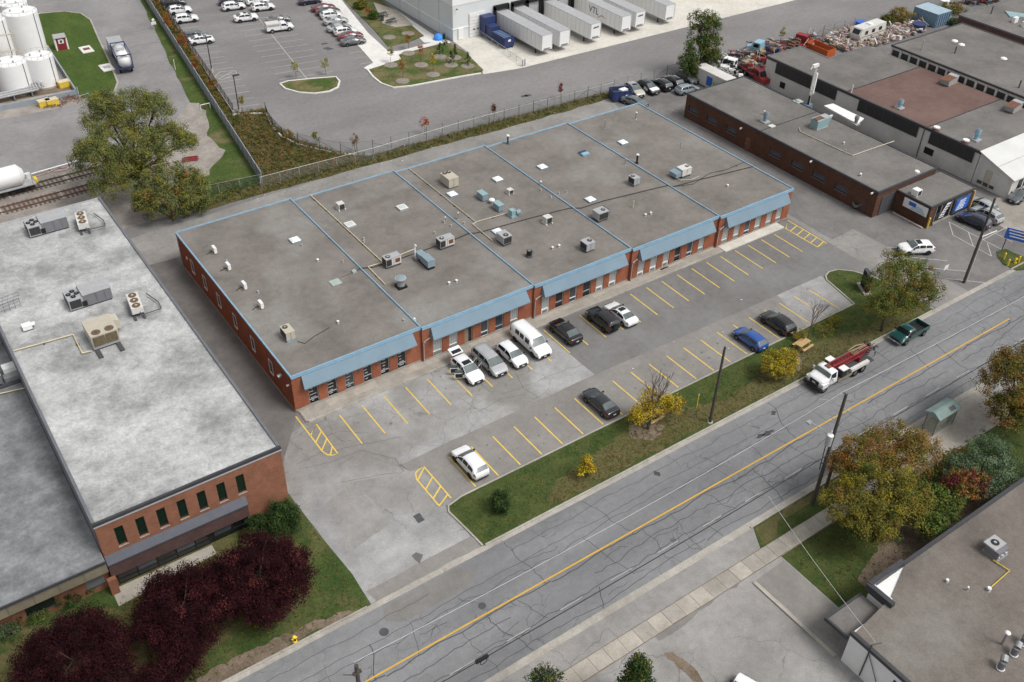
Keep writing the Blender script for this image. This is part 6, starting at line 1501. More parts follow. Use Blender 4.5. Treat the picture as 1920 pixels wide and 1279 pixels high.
# ---- semi-trailers at the docks
TG = 'trailers backed onto the depot docks'
TR = [(79.05, 'white trailer docked right beside the blue compactor', None), (83.05, 'second white trailer from the blue compactor', None), (90.3, 'white trailer left of the one lettered VTL', 'logo'), (97.85, 'white trailer lettered VTL on its side', 'VTL'), (101.65, 'white trailer right of the one lettered VTL', 'logo'), (109.3, 'white trailer standing farthest right at the docks', None)]
tp = None
for x, lab, lg in TR:
    if tp is None:
        tp = t = empty('semi_trailer')
        MB().box(0, 0, 1.15, 2.55, 14.6, 3.95).build('box', M['white'], t)
        MB().box(-.02, -.02, 3.951, 2.57, 14.62, 4.02).build('roof', M['lgrey'], t)
        MB().box(.02, .1, 1.0, 2.53, 14.5, 1.149).build('floor_rail', M['mgrey'], t)
        for sx in (.35, 2.1): MB().box(sx, 2.2, .02, sx + .12, 2.4, 1.0).build('landing_leg', M['trim'], t); MB().box(sx - .06, 2.1, .0, sx + .18, 2.5, .06).build('landing_foot', M['dgrey'], t)
        for sx in (.04, 2.43): MB().box(sx - .02, -.03, 1.15, sx + .1, .1, 3.95).build('corner_post', M['lgrey'], t)
        MB().box(.5, -.05, 1.25, 2.0, -.021, 1.5).build('gladhand_panel', M['mgrey'], t)
        for yy in (11.6, 12.9):
            for sx in (.28, 2.27):
                e = empty('wheel', (sx, yy, .5)); e.parent = t; e.rotation_euler.z = R(90)
                tm, rm = WM[(.5, .5, 'rim')]; put('tyre', tm, e); put('rim', rm, e)
        for k in range(11): MB().box(-.018, .6 + 1.3 * k, 1.2, -.003, .63 + 1.3 * k, 3.9).build('side_rivet_line', M['lgrey'], t)
        base_kids = list(t.children)
    else:
        t = copy_tree(tp)
        for ch in list(t.children):
            if ch.name.startswith(('lettering', 'nose_logo', 'logo_swoosh')): bpy.data.objects.remove(ch)
    t.location = (x, 64.0 + rr.uniform(-.2, .25), .0)
    tag(t, lab, 'trailer', TG)
    if lg == 'VTL':
        o = put('lettering', text_mesh('VTL', 1.75, M['letter'], .01), t, (-.03, 8.4, 2.2)); o.rotation_euler = (R(90), 0, R(-90))
        MB().add([(-.03, 4.9 + .25 * k, 1.75 + .6 * math.sin(k * .35 + .4)) for k in range(9)] + [(-.03, 4.9 + .25 * k, 1.9 + .6 * math.sin(k * .35 + .4)) for k in range(9)], [(k, k + 1, k + 10, k + 9) for k in range(8)]).build('logo_swoosh', M['red'], t)
    if lg == 'logo':
        MB().add([(.6, -.035, 3.05), (1.9, -.035, 3.15), (2.0, -.035, 3.4), (.7, -.035, 3.3)], [(0, 1, 2, 3)]).build('nose_logo', M['letter'], t)
# ------------------------------------------------------------------ trees and plants
LC = {'maroon': (0.027, 0.007, 0.009), 'maroon2': (0.042, 0.011, 0.013), 'maroon3': (0.015, 0.005, 0.007), 'olive': (0.161, 0.138, 0.027), 'olive2': (0.131, 0.114, 0.026), 'green': (0.044, 0.075, 0.020), 'dgreen': (0.018, 0.036, 0.013), 'lgreen': (0.103, 0.144, 0.032),
      'yellow': (0.455, 0.329, 0.025), 'yellow2': (0.24, 0.21, 0.02), 'gold': (0.3, 0.2, 0.025), 'orange': (0.264, 0.110, 0.028), 'brown': (0.188, 0.103, 0.035), 'red': (0.32, 0.045, 0.035), 'sage': (0.088, 0.128, 0.07), 'sage2': (0.125, 0.17, 0.098), 'willow': (0.138, 0.156, 0.052), 'willow2': (0.185, 0.190, 0.055), 'willow3': (0.075, 0.090, 0.036), 'dry': (0.17, 0.12, 0.055), 'weed': (0.075, 0.078, 0.026), 'darkred': (0.095, 0.024, 0.024)}
for k, c in LC.items(): M['L_' + k] = leafm('leaf_' + k, c, .28)

def leaves(name, clumps, per, size, mats, parent, seed=0, flat=.85, upbias=.35, kind=None):
    """clumps: (x, y, z, radius, material index); builds one mesh of leaf-sized quads"""
    g = np.random.default_rng(seed)
    C = np.array([c[:4] for c in clumps], float); mi = np.array([c[4] for c in clumps])
    n = len(C) * per
    idx = np.repeat(np.arange(len(C)), per)
    d = g.normal(size=(n, 3)); d /= np.linalg.norm(d, axis=1)[:, None]
    r = g.random(n) ** .45
    p = C[idx, :3] + d * (r * C[idx, 3])[:, None] * np.array([1, 1, flat])
    nn = g.normal(size=(n, 3)) * .45 + np.array([0, 0, upbias + .25]) + d * .9
    nn /= np.linalg.norm(nn, axis=1)[:, None]
    u = np.cross(nn, g.normal(size=(n, 3))); u /= np.linalg.norm(u, axis=1)[:, None]
    w = np.cross(nn, u)
    s = (size * (.6 + .8 * g.random(n)))[:, None]
    V = np.empty((n, 4, 3))
    V[:, 0] = p - u * s * .5; V[:, 1] = p - w * s * .32; V[:, 2] = p + u * s * .5 + nn * s * .08; V[:, 3] = p + w * s * .32
    me = bpy.data.meshes.new(name)
    me.vertices.add(n * 4); me.vertices.foreach_set('co', V.reshape(-1))
    me.loops.add(n * 4); me.loops.foreach_set('vertex_index', np.arange(n * 4, dtype=np.int32))
    me.polygons.add(n); me.polygons.foreach_set('loop_start', np.arange(0, n * 4, 4, dtype=np.int32))
    for m in mats: me.materials.append(M['L_' + m])
    k = mi[idx].copy(); flip = g.random(n) < .12
    k[flip] = mi[g.integers(0, len(mi), flip.sum())]
    me.polygons.foreach_set('material_index', k.astype(np.int32))
    me.update(calc_edges=True)
    o = put(name, me, parent)
    if kind: o['kind'] = kind
    return o

def clumpset(blobs, per_blob, cr, nm, rng, shell=.55, weights=None, low=-.75):
    out = []
    for (x, y, z, rx, ry, rz) in blobs:
        k = 0
        while k < per_blob:
            a = rng.uniform(0, 2 * math.pi); c = rng.uniform(low, 1); s = math.sqrt(1 - c * c)
            f = shell + (1 - shell) * rng.random() ** .6 + rng.uniform(-.08, .04)
            m = rng.choices(range(nm), weights)[0] if weights else rng.randrange(nm)
            out.append((x + rx * f * s * math.cos(a), y + ry * f * s * math.sin(a), z + rz * f * c, cr * rng.uniform(.65, 1.35), m)); k += 1
    return out

def limb(mb, a, b, r0, r1, rng, n=4, wob=.12):
    a = Vector(a); b = Vector(b); L = (b - a).length; p = a; rr0 = r0
    for i in range(1, n + 1):
        q = a.lerp(b, i / n) + Vector((rng.uniform(-1, 1), rng.uniform(-1, 1), rng.uniform(-.5, .5))) * (L * wob / n if i < n else 0)
        r = r0 + (r1 - r0) * i / n
        mb.cyl(p, q, rr0, r, 7, 0, False); p = q; rr0 = r

def tree(name, label, cat, x, y, h, blobs, mats, per_blob=26, per=40, cr=.6, size=.2, seed=1, group=None, weights=None, trunk_r=.18, shell=.5, low=-.75, multi=1, z0=.03, upbias=.35, barkm='bark', full=1.0, dens=1.0):
    """blobs relative to the base: (dx, dy, z, rx, ry, rz)"""
    rng = random.Random(seed)
    t = thing(name, label, cat, (x, y, z0), 0, group)
    tb = MB(); fork = h * .28
    if multi == 1: limb(tb, (0, 0, -.05), (rng.uniform(-.1, .1), rng.uniform(-.1, .1), fork), trunk_r, trunk_r * .75, rng, 3)
    for (bx, by, bz, rx, ry, rz) in blobs:
        st = (rng.uniform(-.15, .15) * multi, rng.uniform(-.15, .15) * multi, fork * .9 if multi == 1 else -.05)
        limb(tb, st, (bx, by, bz), trunk_r * .6, trunk_r * .2, rng, 4)
        for k in range(3):
            a = rng.uniform(0, 6.28); limb(tb, (bx * .8, by * .8, bz * .8 + fork * .15), (bx + rx * .75 * math.cos(a), by + ry * .75 * math.sin(a), bz + rz * rng.uniform(-.2, .7)), trunk_r * .25, .015, rng, 3)
    tb.build('trunk', M[barkm], t)
    blobs = [(a, b, c, d * full, e * full, g * full) for a, b, c, d, e, g in blobs]
    leaves('crown', clumpset(blobs, int(per_blob * dens), cr * 1.15, len(mats), rng, shell * .8, weights, low), per, size * 1.15, mats, t, seed, upbias=upbias)
    return t

def bare_tree(name, label, x, y, h, seed, spread=.5, mat='twig', z0=.03, levels=4, r0=.1, parent=None):
    rng = random.Random(seed)
    t = parent or thing(name, label, 'bare tree', (x, y, z0))
    mb = MB()
    def grow(p, d, L, r, lv):
        q = p + d * L
        mb.cyl(p, q, r, r * .7, 6 if lv > 2 else 4, 0, False)
        if lv == 0: return
        for k in range(3 if lv > 1 else 3):
            nd = (d + Vector((rng.uniform(-1, 1), rng.uniform(-1, 1), rng.uniform(-.15, .5))) * spread).normalized()
            grow(p.lerp(q, rng.uniform(.75, 1)), nd, L * rng.uniform(.6, .82), r * .62, lv - 1)
    grow(Vector((0, 0, -.03)), Vector((rng.uniform(-.1, .1), rng.uniform(-.1, .1), 1)).normalized(), h * .3, r0, levels)
    mb.build('branches', M[mat], t)
    return t

# big willow by the railway and the bushy tree in front of it
tree('willow_tree', 'large olive-green willow with open crown beside the railway', 'tree', 1.2, 52.0, 16,
     [(-4.6, .5, 7.4, 2.9, 2.7, 2.4), (-1.8, 2.6, 11.2, 2.9, 2.6, 2.3), (1.6, 1.5, 12.8, 2.9, 2.4, 2.1), (4.6, 1.6, 12.0, 2.2, 2.1, 1.9), (5.0, 0, 8.6, 2.3, 2.1, 1.9), (-3.6, -2.0, 4.8, 3.0, 2.5, 2.1), (.8, -.8, 8.0, 2.7, 2.4, 2.4), (2.2, -1.2, 6.0, 2.6, 2.3, 2.1), (-1.4, 3.2, 13.6, 1.6, 1.5, 1.3), (-5.0, -.6, 9.6, 1.8, 1.7, 1.4), (7.0, -.6, 7.2, 1.5, 1.4, 1.0), (-.4, .4, 10.2, 2.9, 2.5, 2.2), (-2.2, -1.0, 6.6, 2.5, 2.1, 2.0)],
     ['willow', 'willow2', 'willow3', 'olive', 'yellow2'], 46, 110, .68, .135, 11, weights=[5, 4, 3, 1.6, .5], trunk_r=.35, low=-.5, shell=.4, full=1.25, dens=1.9)
tree('willow_tree', 'bushy yellow-green tree at the rear lane corner, below the big willow', 'tree', 3.0, 44.9, 8,
     [(-1.8, .5, 5.0, 2.3, 1.8, 2.0), (1.4, .4, 5.4, 2.5, 1.9, 2.2), (3.4, .3, 4.0, 2.0, 1.6, 2.0), (-3.2, .2, 3.6, 1.5, 1.4, 1.5), (-.2, -.5, 2.7, 3.2, 1.7, 1.7), (3.2, -.4, 2.0, 1.7, 1.4, 1.4)],
     ['willow', 'willow2', 'dgreen', 'olive', 'orange'], 44, 105, .62, .135, 12, weights=[5, 4, 3, 2, .5], trunk_r=.25, multi=3, shell=.4, full=1.22, dens=1.8)
# dark red maples in front of the left building
MG = 'dark red maples before the left building'
tree('maple_tree', 'dark red maple nearest the driveway before the left building', 'tree', -12.6, -20.7, 7, [(0, 0, 4.5, 3.1, 2.9, 2.7), (2.58, 0.80, 3.40, 1.75, 1.66, 1.50), (0.60, 2.63, 3.65, 1.75, 1.66, 1.50), (-1.98, 1.83, 3.40, 1.75, 1.66, 1.50), (-2.58, -0.80, 3.65, 1.75, 1.66, 1.50), (-0.60, -2.63, 3.40, 1.75, 1.66, 1.50), (1.98, -1.83, 3.65, 1.75, 1.66, 1.50)],
     ['maroon', 'maroon2', 'maroon3', 'darkred'], 44, 110, .58, .115, 21, MG, [5, 2.2, 4, 1], .2, full=1.14, dens=2.2)
tree('maple_tree', 'dark red maple in the middle before the left building', 'tree', -18.9, -20.0, 7, [(0, 0, 4.3, 2.8, 2.7, 2.5), (1.49, 1.88, 3.30, 1.60, 1.52, 1.40), (-0.88, 2.23, 3.55, 1.60, 1.52, 1.40), (-2.37, 0.35, 3.30, 1.60, 1.52, 1.40), (-1.49, -1.88, 3.55, 1.60, 1.52, 1.40), (0.88, -2.23, 3.30, 1.60, 1.52, 1.40), (2.37, -0.35, 3.55, 1.60, 1.52, 1.40)],
     ['maroon', 'maroon2', 'maroon3', 'darkred'], 44, 110, .58, .115, 22, MG, [5, 2.2, 4, .5], .2, full=1.14, dens=2.2)
tree('maple_tree', 'dark red maple cut by the lower left picture corner', 'tree', -27.6, -20.4, 7, [(0, 0, 4.5, 3.2, 2.9, 2.5), (2.89, 0.29, 3.40, 1.90, 1.80, 1.50), (1.19, 2.64, 3.65, 1.90, 1.80, 1.50), (-1.69, 2.35, 3.40, 1.90, 1.80, 1.50), (-2.89, -0.29, 3.65, 1.90, 1.80, 1.50), (-1.19, -2.64, 3.40, 1.90, 1.80, 1.50), (1.69, -2.35, 3.65, 1.90, 1.80, 1.50)],
     ['maroon', 'maroon2', 'maroon3'], 44, 105, .58, .115, 23, MG, [5, 2.2, 4], .2, full=1.14, dens=2.2)
tree('maple_tree', 'small dark red maple at the bottom left nearest the street', 'tree', -21.8, -24.6, 5, [(0, 0, 3.1, 2.1, 1.7, 1.4), (1.5, .5, 2.8, 1.2, 1.1, 1.0), (-1.6, -.3, 2.8, 1.3, 1.2, 1.0)],
     ['maroon', 'maroon2', 'maroon3'], 40, 100, .5, .11, 24, MG, [5, 2.2, 4], .15, full=1.14, dens=2.2)
# shrubs round the left building
def shrub(name, label, x, y, h, r, mats, seed, n=1, per_blob=22, per=40, size=.13, cr=.38, group=None, weights=None, z0=.05):
    rng = random.Random(seed)
    bl = [(rng.uniform(-.3, .3) * r * (n > 1), rng.uniform(-.3, .3) * r * (n > 1), h * .5, r * rng.uniform(.7, 1), r * rng.uniform(.7, 1), h * .5) for k in range(n)]
    t = thing(name, label, 'shrub', (x, y, z0), 0, group)
    tb = MB()
    for k in range(5):
        a = rng.uniform(0, 6.28); limb(tb, (0, 0, -.03), (r * .5 * math.cos(a), r * .5 * math.sin(a), h * .7), .04, .012, rng, 3)
    tb.build('stems', M['bark'], t)
    leaves('foliage', clumpset(bl, per_blob, cr, len(mats), rng, .5, weights, -.9), per, size, mats, t, seed)
    return t
shrub('evergreen_shrub', 'dense dark green evergreen at the corner of the left building', -7.3, -13.6, 3.0, 1.9, ['dgreen', 'green'], 31, 3, 40, 60, .15, .45)
shrub('evergreen_shrub', 'smaller dark green evergreen against the left brick wall', -9.9, -13.2, 2.4, 1.2, ['dgreen', 'green'], 32, 2, 34, 50, .15, .4)
for i, (u, v, h, r, ms, lab) in enumerate(((60, 1155, 1.3, 1.1, ['lgreen', 'green'], 'bright green shrub below the stained concrete fascia'), (120, 1120, 1.5, 1.3, ['green', 'dgreen'], 'dark green shrub below the stained concrete fascia'), (15, 1180, 1.4, 1.2, ['green', 'sage'], 'grey-green shrub in the lower left bed'), (200, 1165, 1.6, .9, ['green', 'lgreen'], 'green shrub between the two left dark red maples'),
                                          (225, 1235, 1.2, .9, ['olive', 'yellow2'], 'yellow-green shrub at the bottom between dark red maples'), (390, 1170, 1.3, .8, ['olive', 'yellow2'], 'olive shrub before the middle dark red maple'), (487, 1155, 1.2, .8, ['olive', 'yellow2'], 'olive shrub under the right dark red maple'), (522, 1100, 2.2, .7, ['olive', 'lgreen'], 'bright olive shrub poking out of the right dark red maple'), (165, 1095, 1.0, 1.0, ['green', 'dry'], 'low green shrub beside the entrance pier'))):
    x, y = gp(u, v, h * .6); shrub('garden_shrub', lab, x, y, h, r, ms, 40 + i, 2, 20, 36, .14, .35, 'shrubs in the left bed')
# verge trees
shrub('evergreen_shrub', 'round dark green shrub on the verge near the driveway', *gp(940, 950, .6), 2.6, 1.15, ['dgreen', 'green'], 51, 2, 40, 50, .12, .35)
tree('young_tree', 'small bright yellow sapling on the verge', 'tree', *gp(1098, 897), 3, [(0, 0, 1.7, .55, .55, .9), (.35, -.1, 1.3, .5, .45, .5), (-.45, .1, 1.2, .5, .45, .45), (0, 0, 2.5, .3, .3, .5)], ['yellow', 'yellow2', 'gold'], 16, 36, .28, .13, 52, trunk_r=.05, z0=.09)
bx, by = gp(1215, 806)
t = tree('yellowing_tree', 'wide yellow tree with bare upper branches beside the verge picnic table', 'tree', bx, by, 5, [(1.3, .2, 2.6, 1.7, 1.2, 1.0), (-.6, .5, 2.5, 1.3, 1.0, .8), (3.0, -.2, 2.2, 1.3, 1.0, .9), (.9, .9, 3.3, 1.4, 1.0, .8), (-1.4, .6, 2.2, .8, .7, .6)], ['yellow', 'gold', 'yellow2', 'brown'], 26, 34, .42, .13, 53, weights=[4, 3, 2, 1], trunk_r=.16, z0=.09, dens=1.5, full=1.1)
bare_tree('branches', None, 0, 0, 8.6, 54, .5, r0=.11, parent=t, levels=4)
bx, by = gp(1452, 706)
tree('yellowing_tree', 'rounded yellow-green tree on the verge by the blue hatchback', 'tree', bx, by, 4, [(-.2, .2, 2.4, 1.7, 1.3, 1.0), (1.0, -.2, 2.2, 1.4, 1.1, 1.0), (-1.2, -.3, 2.0, 1.1, 1.0, .9), (.2, -.8, 1.6, 1.6, 1.0, .8)], ['yellow2', 'yellow', 'olive', 'gold'], 36, 44, .4, .13, 55, weights=[4, 2.5, 3, 1], trunk_r=.13, z0=.09, full=1.1, dens=1.4)
bx, by = gp(1512, 642)
bare_tree('bare_tree', 'bare twiggy tree beside the second verge picnic table', bx, by, 6.6, 56, .55, r0=.08, levels=4, z0=.09)
for i, (u, v, h, r, ms, lab) in enumerate(((1545, 622, 1.5, 1.3, ['olive', 'yellow2', 'dry'], 'sparse yellow-green shrub on the verge between table and drill truck'), (1565, 605, 1.4, 1.1, ['yellow2', 'olive'], 'sparse yellow shrub behind the verge picnic table'), (1500, 632, 1.2, .9, ['gold', 'olive'], 'golden shrub directly behind the verge picnic table'))):
    x, y = gp(u, v, .5); shrub('verge_shrub', lab, x, y, h, r, ms, 60 + i, 2, 14, 26, .12, .35, 'sparse verge shrubs', z0=.09)
bx, by = gp(1652, 622)
tree('street_tree', 'large green street tree at the end of the verge above the green pickup', 'tree', bx, by, 9.5, [(1.5, -.4, 6.6, 2.4, 2.0, 1.7), (-1.6, .6, 7.4, 2.0, 1.8, 1.4), (1.2, 1.6, 8.2, 2.0, 1.6, 1.2), (4.0, .2, 6.8, 1.9, 1.6, 1.4), (4.8, -1.5, 5.2, 1.6, 1.3, 1.0), (0, -1.0, 4.8, 2.4, 1.8, 1.3), (2.9, -1.0, 4.4, 2.2, 1.6, 1.2), (-2.4, -.2, 5.0, 1.7, 1.4, 1.0)],
     ['lgreen', 'olive', 'green', 'olive2', 'brown'], 34, 75, .55, .13, 57, weights=[3.5, 3, 2.5, 3, 1], trunk_r=.2, z0=.09, shell=.4, full=1.2, dens=1.5)
# south side trees
SG = 'trees on the south side of the street'
tree('maple_tree', 'olive-yellow maple, lower half of the big pair by the bus stop', 'tree', 36.6, -44.0, 9, [(0, 0, 5.6, 3.2, 2.9, 2.2), (-2.6, .4, 5.0, 2.2, 2.0, 1.7), (2.2, -.9, 5.2, 2.4, 2.1, 1.8), (.4, -2.3, 4.2, 2.9, 1.9, 1.6), (-1.4, -1.6, 4.0, 2.2, 1.8, 1.4), (3.6, -1.9, 4.2, 1.6, 1.4, 1.2)],
     ['olive', 'olive2', 'brown', 'yellow2', 'green'], 50, 95, .62, .14, 61, SG, [5, 4, .7, 1.0, 1.5], .26, full=1.2, dens=1.6)
tree('maple_tree', 'orange-brown maple with thin crown behind the utility pole', 'tree', 41.6, -42.2, 9, [(-1.0, 1.2, 6.6, 2.2, 1.8, 1.4), (-3.2, 2.0, 6.4, 1.7, 1.4, 1.2), (1.6, .6, 6.6, 2.3, 1.9, 1.5), (3.2, -.6, 5.4, 1.9, 1.8, 1.4), (.6, -.8, 5.4, 2.2, 1.8, 1.4), (-4.4, 2.3, 5.4, 1.2, 1.1, .9)],
     ['brown', 'olive', 'orange', 'olive2'], 36, 75, .56, .13, 62, SG, [4, 3, 1.4, 3], .22, shell=.4, full=1.2, dens=1.6)
tree('maple_tree', 'tall olive-brown maple right of the bus shelter at the picture edge', 'tree', 61.0, -43.2, 10, [(-1.6, .6, 6.0, 2.8, 2.6, 2.2), (1.6, .8, 6.6, 2.8, 2.5, 2.0), (-2.6, -.8, 4.6, 2.0, 1.8, 1.5), (.4, -1.8, 4.4, 2.8, 2.0, 1.7), (0, 1.6, 7.6, 2.4, 1.8, 1.5), (3.4, -1.2, 5.0, 2.2, 2.0, 1.7)],
     ['olive2', 'brown', 'olive', 'dgreen', 'orange'], 48, 90, .62, .14, 63, SG, [4, 3, 3, 2, .6], .26, full=1.2, dens=1.6)
tree('conifer_tree', 'blue-green feathery evergreen beside the bottom right building', 'tree', 50.6, -46.6, 6.5, [(0, 0, 4.4, 2.2, 1.9, 1.6), (-2.4, .8, 3.0, 1.8, 1.5, 1.2), (.6, -1.5, 3.0, 2.2, 1.6, 1.3), (1.9, .4, 3.6, 1.6, 1.5, 1.2), (-1.0, -1.8, 2.4, 1.8, 1.3, 1.0)], ['sage', 'sage2', 'green'], 46, 80, .5, .12, 64, SG, [4, 3, 1.2], .16, full=1.15, dens=1.4)
tree('maple_tree', 'small dark red tree between the evergreen and the bottom right roof', 'tree', 47.0, -47.6, 5, [(0, 0, 3.6, 1.5, 1.4, 1.1), (-1.4, .6, 3.8, 1.3, 1.2, 1.0)], ['darkred', 'brown', 'orange', 'olive2'], 36, 46, .45, .15, 65, SG, [4, 2, 1, 1.5], .12, full=1.15, dens=1.4)
tree('leafy_tree', 'bright green tree hugging the edge of the bottom right roof', 'tree', 42.4, -47.6, 5, [(0, -.3, 3.0, 1.7, 1.2, 1.2), (-2.0, -.9, 2.6, 1.2, 1.0, 1.1), (1.9, .2, 3.0, 1.3, 1.1, 1.0), (.2, 1.0, 3.4, 1.3, 1.0, .9)], ['lgreen', 'green', 'olive'], 42, 50, .48, .16, 66, SG, [4, 3, 1.4], .13, full=1.15, dens=1.4)
tree('leafy_tree', 'dull orange-green tree between bus stop pad and evergreen', 'tree', 49.2, -44.2, 4.5, [(0, 0, 2.2, 1.9, 1.2, .9), (-2.2, -.2, 2.0, 1.5, 1.1, .9), (2.0, 0, 2.0, 1.6, 1.1, .9)], ['brown', 'olive2', 'olive'], 30, 40, .45, .15, 67, SG, None, .1)
def spruce(label, x, y, h, r, seed, top_bare=False):
    rng = random.Random(seed); t = thing('spruce_tree', label, 'conifer', (x, y, .02), 0, 'spruces at the bottom edge')
    tb = MB(); limb(tb, (0, 0, 0), (0, 0, h), .22, .03, rng, 5, .03); cl = []
    for k in range(int(h * 2.2)):
        z = h * (.12 + .86 * k / (h * 2.2)); rad = r * (1 - z / h) ** .75 + .25; nb = 9
        for j in range(nb):
            a = 2 * math.pi * j / nb + k * .7 + rng.uniform(-.2, .2); L = rad * rng.uniform(.75, 1.1)
            if top_bare and z > h * .55 and rng.random() < .55:
                tb.tube([(0, 0, z), (L * math.cos(a), L * math.sin(a), z + .2)], .02, 4); continue
            tb.tube([(0, 0, z), (L * .9 * math.cos(a), L * .9 * math.sin(a), z - .1 * L)], .018, 4)
            for q in (.35, .6, .85, 1.0): cl.append((L * q * math.cos(a), L * q * math.sin(a), z - .12 * L * q + rng.uniform(-.05, .1), .26 + .12 * q, rng.choices((0, 1, 2), (3, 3, 1))[0]))
    tb.build('trunk', M['bark'], t)
    leaves('crown', cl, 14, .16, ['dgreen', 'green', 'olive2'], t, seed)
spruce('spruce with bare grey top twigs at the bottom edge', 0.6, -42.9, 7.5, 2.9, 71, True)
spruce('narrow green spruce at the bottom edge right of the bare-topped one', 6.6, -46.3, 8.0, 2.0, 72)
# tree beside the pale container behind the brown building
tree('leafy_tree', 'tall green tree beside the pale container behind the plaza', 'tree', 97.8, 42.0, 12, [(-.4, .6, 9.6, 2.6, 2.2, 2.0), (1.6, .6, 8.6, 2.2, 2.0, 2.0), (-1.2, -.2, 6.2, 2.6, 2.0, 2.0), (1.2, -.4, 5.8, 2.2, 1.9, 2.0), (-3.2, -.4, 3.8, 1.9, 1.5, 1.6), (-2.4, -.8, 2.0, 1.4, 1.2, 1.2), (1.8, -.8, 3.4, 1.6, 1.3, 1.5)],
     ['green', 'willow3', 'lgreen', 'olive2'], 40, 50, .6, .2, 73, None, [4, 3, 1.5, 2], .25, full=1.15, dens=1.4)
# rust-red trees along the grey fence
for i, (u, v, h, c, lab) in enumerate(((296, 20, 3.6, ['orange', 'brown'], 'orange young tree highest along the grey fence'), (318, 62, 4.2, ['orange', 'red', 'brown'], 'second orange-red young tree down the grey fence'), (346, 103, 4.2, ['red', 'orange'], 'bright red young tree along the grey fence'), (373, 145, 4.0, ['red', 'orange', 'brown'], 'red-orange young tree level with the near lamp post'), (404, 178, 3.0, ['red', 'olive2', 'brown'], 'thin red-tipped young tree lowest along the grey fence'))):
    x, y = gp(u, v)
    tree('young_tree', lab, 'tree', x, y, h, [(0, 0, h * .62, .75, .7, h * .34)], c + ['olive2'], 20, 40, .36, .14, 80 + i, 'red young trees along the grey fence', [3] * len(c) + [.6], .06)
for i, (u, v, h, c, r, lab) in enumerate(((733, 118, 3.4, ['lgreen', 'yellow2'], .6, 'green sapling at the path corner of the depot bed'), (755, 148, 3.6, ['orange', 'brown'], .6, 'orange sapling in the front of the depot bed'), (790, 118, 3.6, ['orange', 'red'], .6, 'red-orange sapling in the middle of the depot bed'), (812, 135, 3.6, ['yellow', 'yellow2'], .65, 'yellow sapling in the depot bed'), (766, 92, 3.0, ['orange', 'brown'], .5, 'sparse orange sapling by the depot path'), (555, 147, 3.2, ['yellow2', 'lgreen'], .7, 'left yellow-green sapling on the kerb island'), (611, 140, 3.2, ['yellow2', 'lgreen'], .7, 'right yellow-green sapling on the kerb island'), (797, 252, 3.0, ['red', 'orange'], .75, 'bright red sapling on the fence behind the plaza'), (667, 286, 3.2, ['brown', 'dry'], .6, 'brownish sapling by the fence end of the meadow'), (925, 226, 3.0, ['darkred', 'dry'], .3, 'thin reddish sapling left of centre on the rear fence'), (1050, 186, 3.0, ['darkred', 'red'], .35, 'thin reddish sapling right of centre on the rear fence'), (543, 268, 2.4, ['olive', 'brown'], .6, 'olive sapling at the meadow kerb'), (595, 274, 2.4, ['olive', 'lgreen'], .6, 'light green sapling at the meadow kerb'), (456, 212, 3.0, ['yellow2', 'olive'], .45, 'thin yellow-green sapling by the near lamp post'), (690, 35, 2.6, ['red', 'olive'], .7, 'reddish young tree by the picnic patio'), (1463, 84, 3.6, ['yellow2', 'olive'], .5, 'thin yellow sapling behind the scrap trucks'))):
    x, y = gp(u, v)
    tree('sapling', lab, 'sapling', x, y, h, [(0, 0, h * .66, r, r, h * .33)], c, 18, 30, .28, .13, 100 + i, 'young saplings', None, .04)
for i, (u, v, lab) in enumerate(((833, 86, 'young evergreen nearest the depot corner'), (825, 104, 'young evergreen left in the depot bed'), (853, 107, 'young evergreen at the apron edge of the depot bed'), (846, 120, 'young evergreen low in the depot bed'), (877, 122, 'young evergreen nearest the dock driveway'))):
    x, y = gp(u, v); rng = random.Random(i); t = thing('young_evergreen', lab, 'conifer', (x, y, .12), 0, 'young evergreens in the depot bed')
    MB().cyl((0, 0, 0), (0, 0, 2.2), .05, .02, 6).build('trunk', M['bark'], t)
    leaves('crown', [(rng.uniform(-1, 1) * .75 * (1 - k / 22), rng.uniform(-1, 1) * .75 * (1 - k / 22), .25 + k * .1, .26, k % 2) for k in range(21)], 20, .16, ['green', 'dgreen'], t, i)
for u, v in ((733, 122), (755, 152), (790, 122), (812, 140), (766, 100), (825, 106), (846, 122), (877, 124), (853, 108), (730, 70), (765, 63)):
    x, y = gp(u, v, .13); struct('mulch_ring', MB().prism([(x + 1.25 * math.cos(k * .628), y + 1.25 * math.sin(k * .628)) for k in range(10)], .1, .17), M['mulch'])
# shrubs and weeds
for i, (u, v, h, r, c, lab) in enumerate(((1832, 44, 3.4, 1.9, ['green', 'lgreen', 'dgreen'], 'green bush against the dark corner building'), (1790, 14, 1.6, 3.0, ['olive', 'lgreen', 'dry'], 'yellow-green scrub beyond the blue container'), (1695, 28, 2.6, 2.2, ['olive', 'gold', 'dry'], 'yellow scrub between caravan and blue container'), (1665, 36, 1.8, 1.4, ['olive2', 'green'], 'olive scrub just right of the caravan'), (700, 28, 1.6, 1.0, ['lgreen', 'green'], 'green bush beside the picnic patio'), (676, 8, 1.8, 1.2, ['green', 'olive'], 'green bush at the top of the depot bed'), (1790, 42, 1.2, 1.4, ['green', 'sage'], 'grey-green weeds at the foot of the dark corner building'))):
    x, y = gp(u, v, h * .5); shrub('bush', lab, x, y, h, r, c, 130 + i, 3, 30, 36, .2, .5)

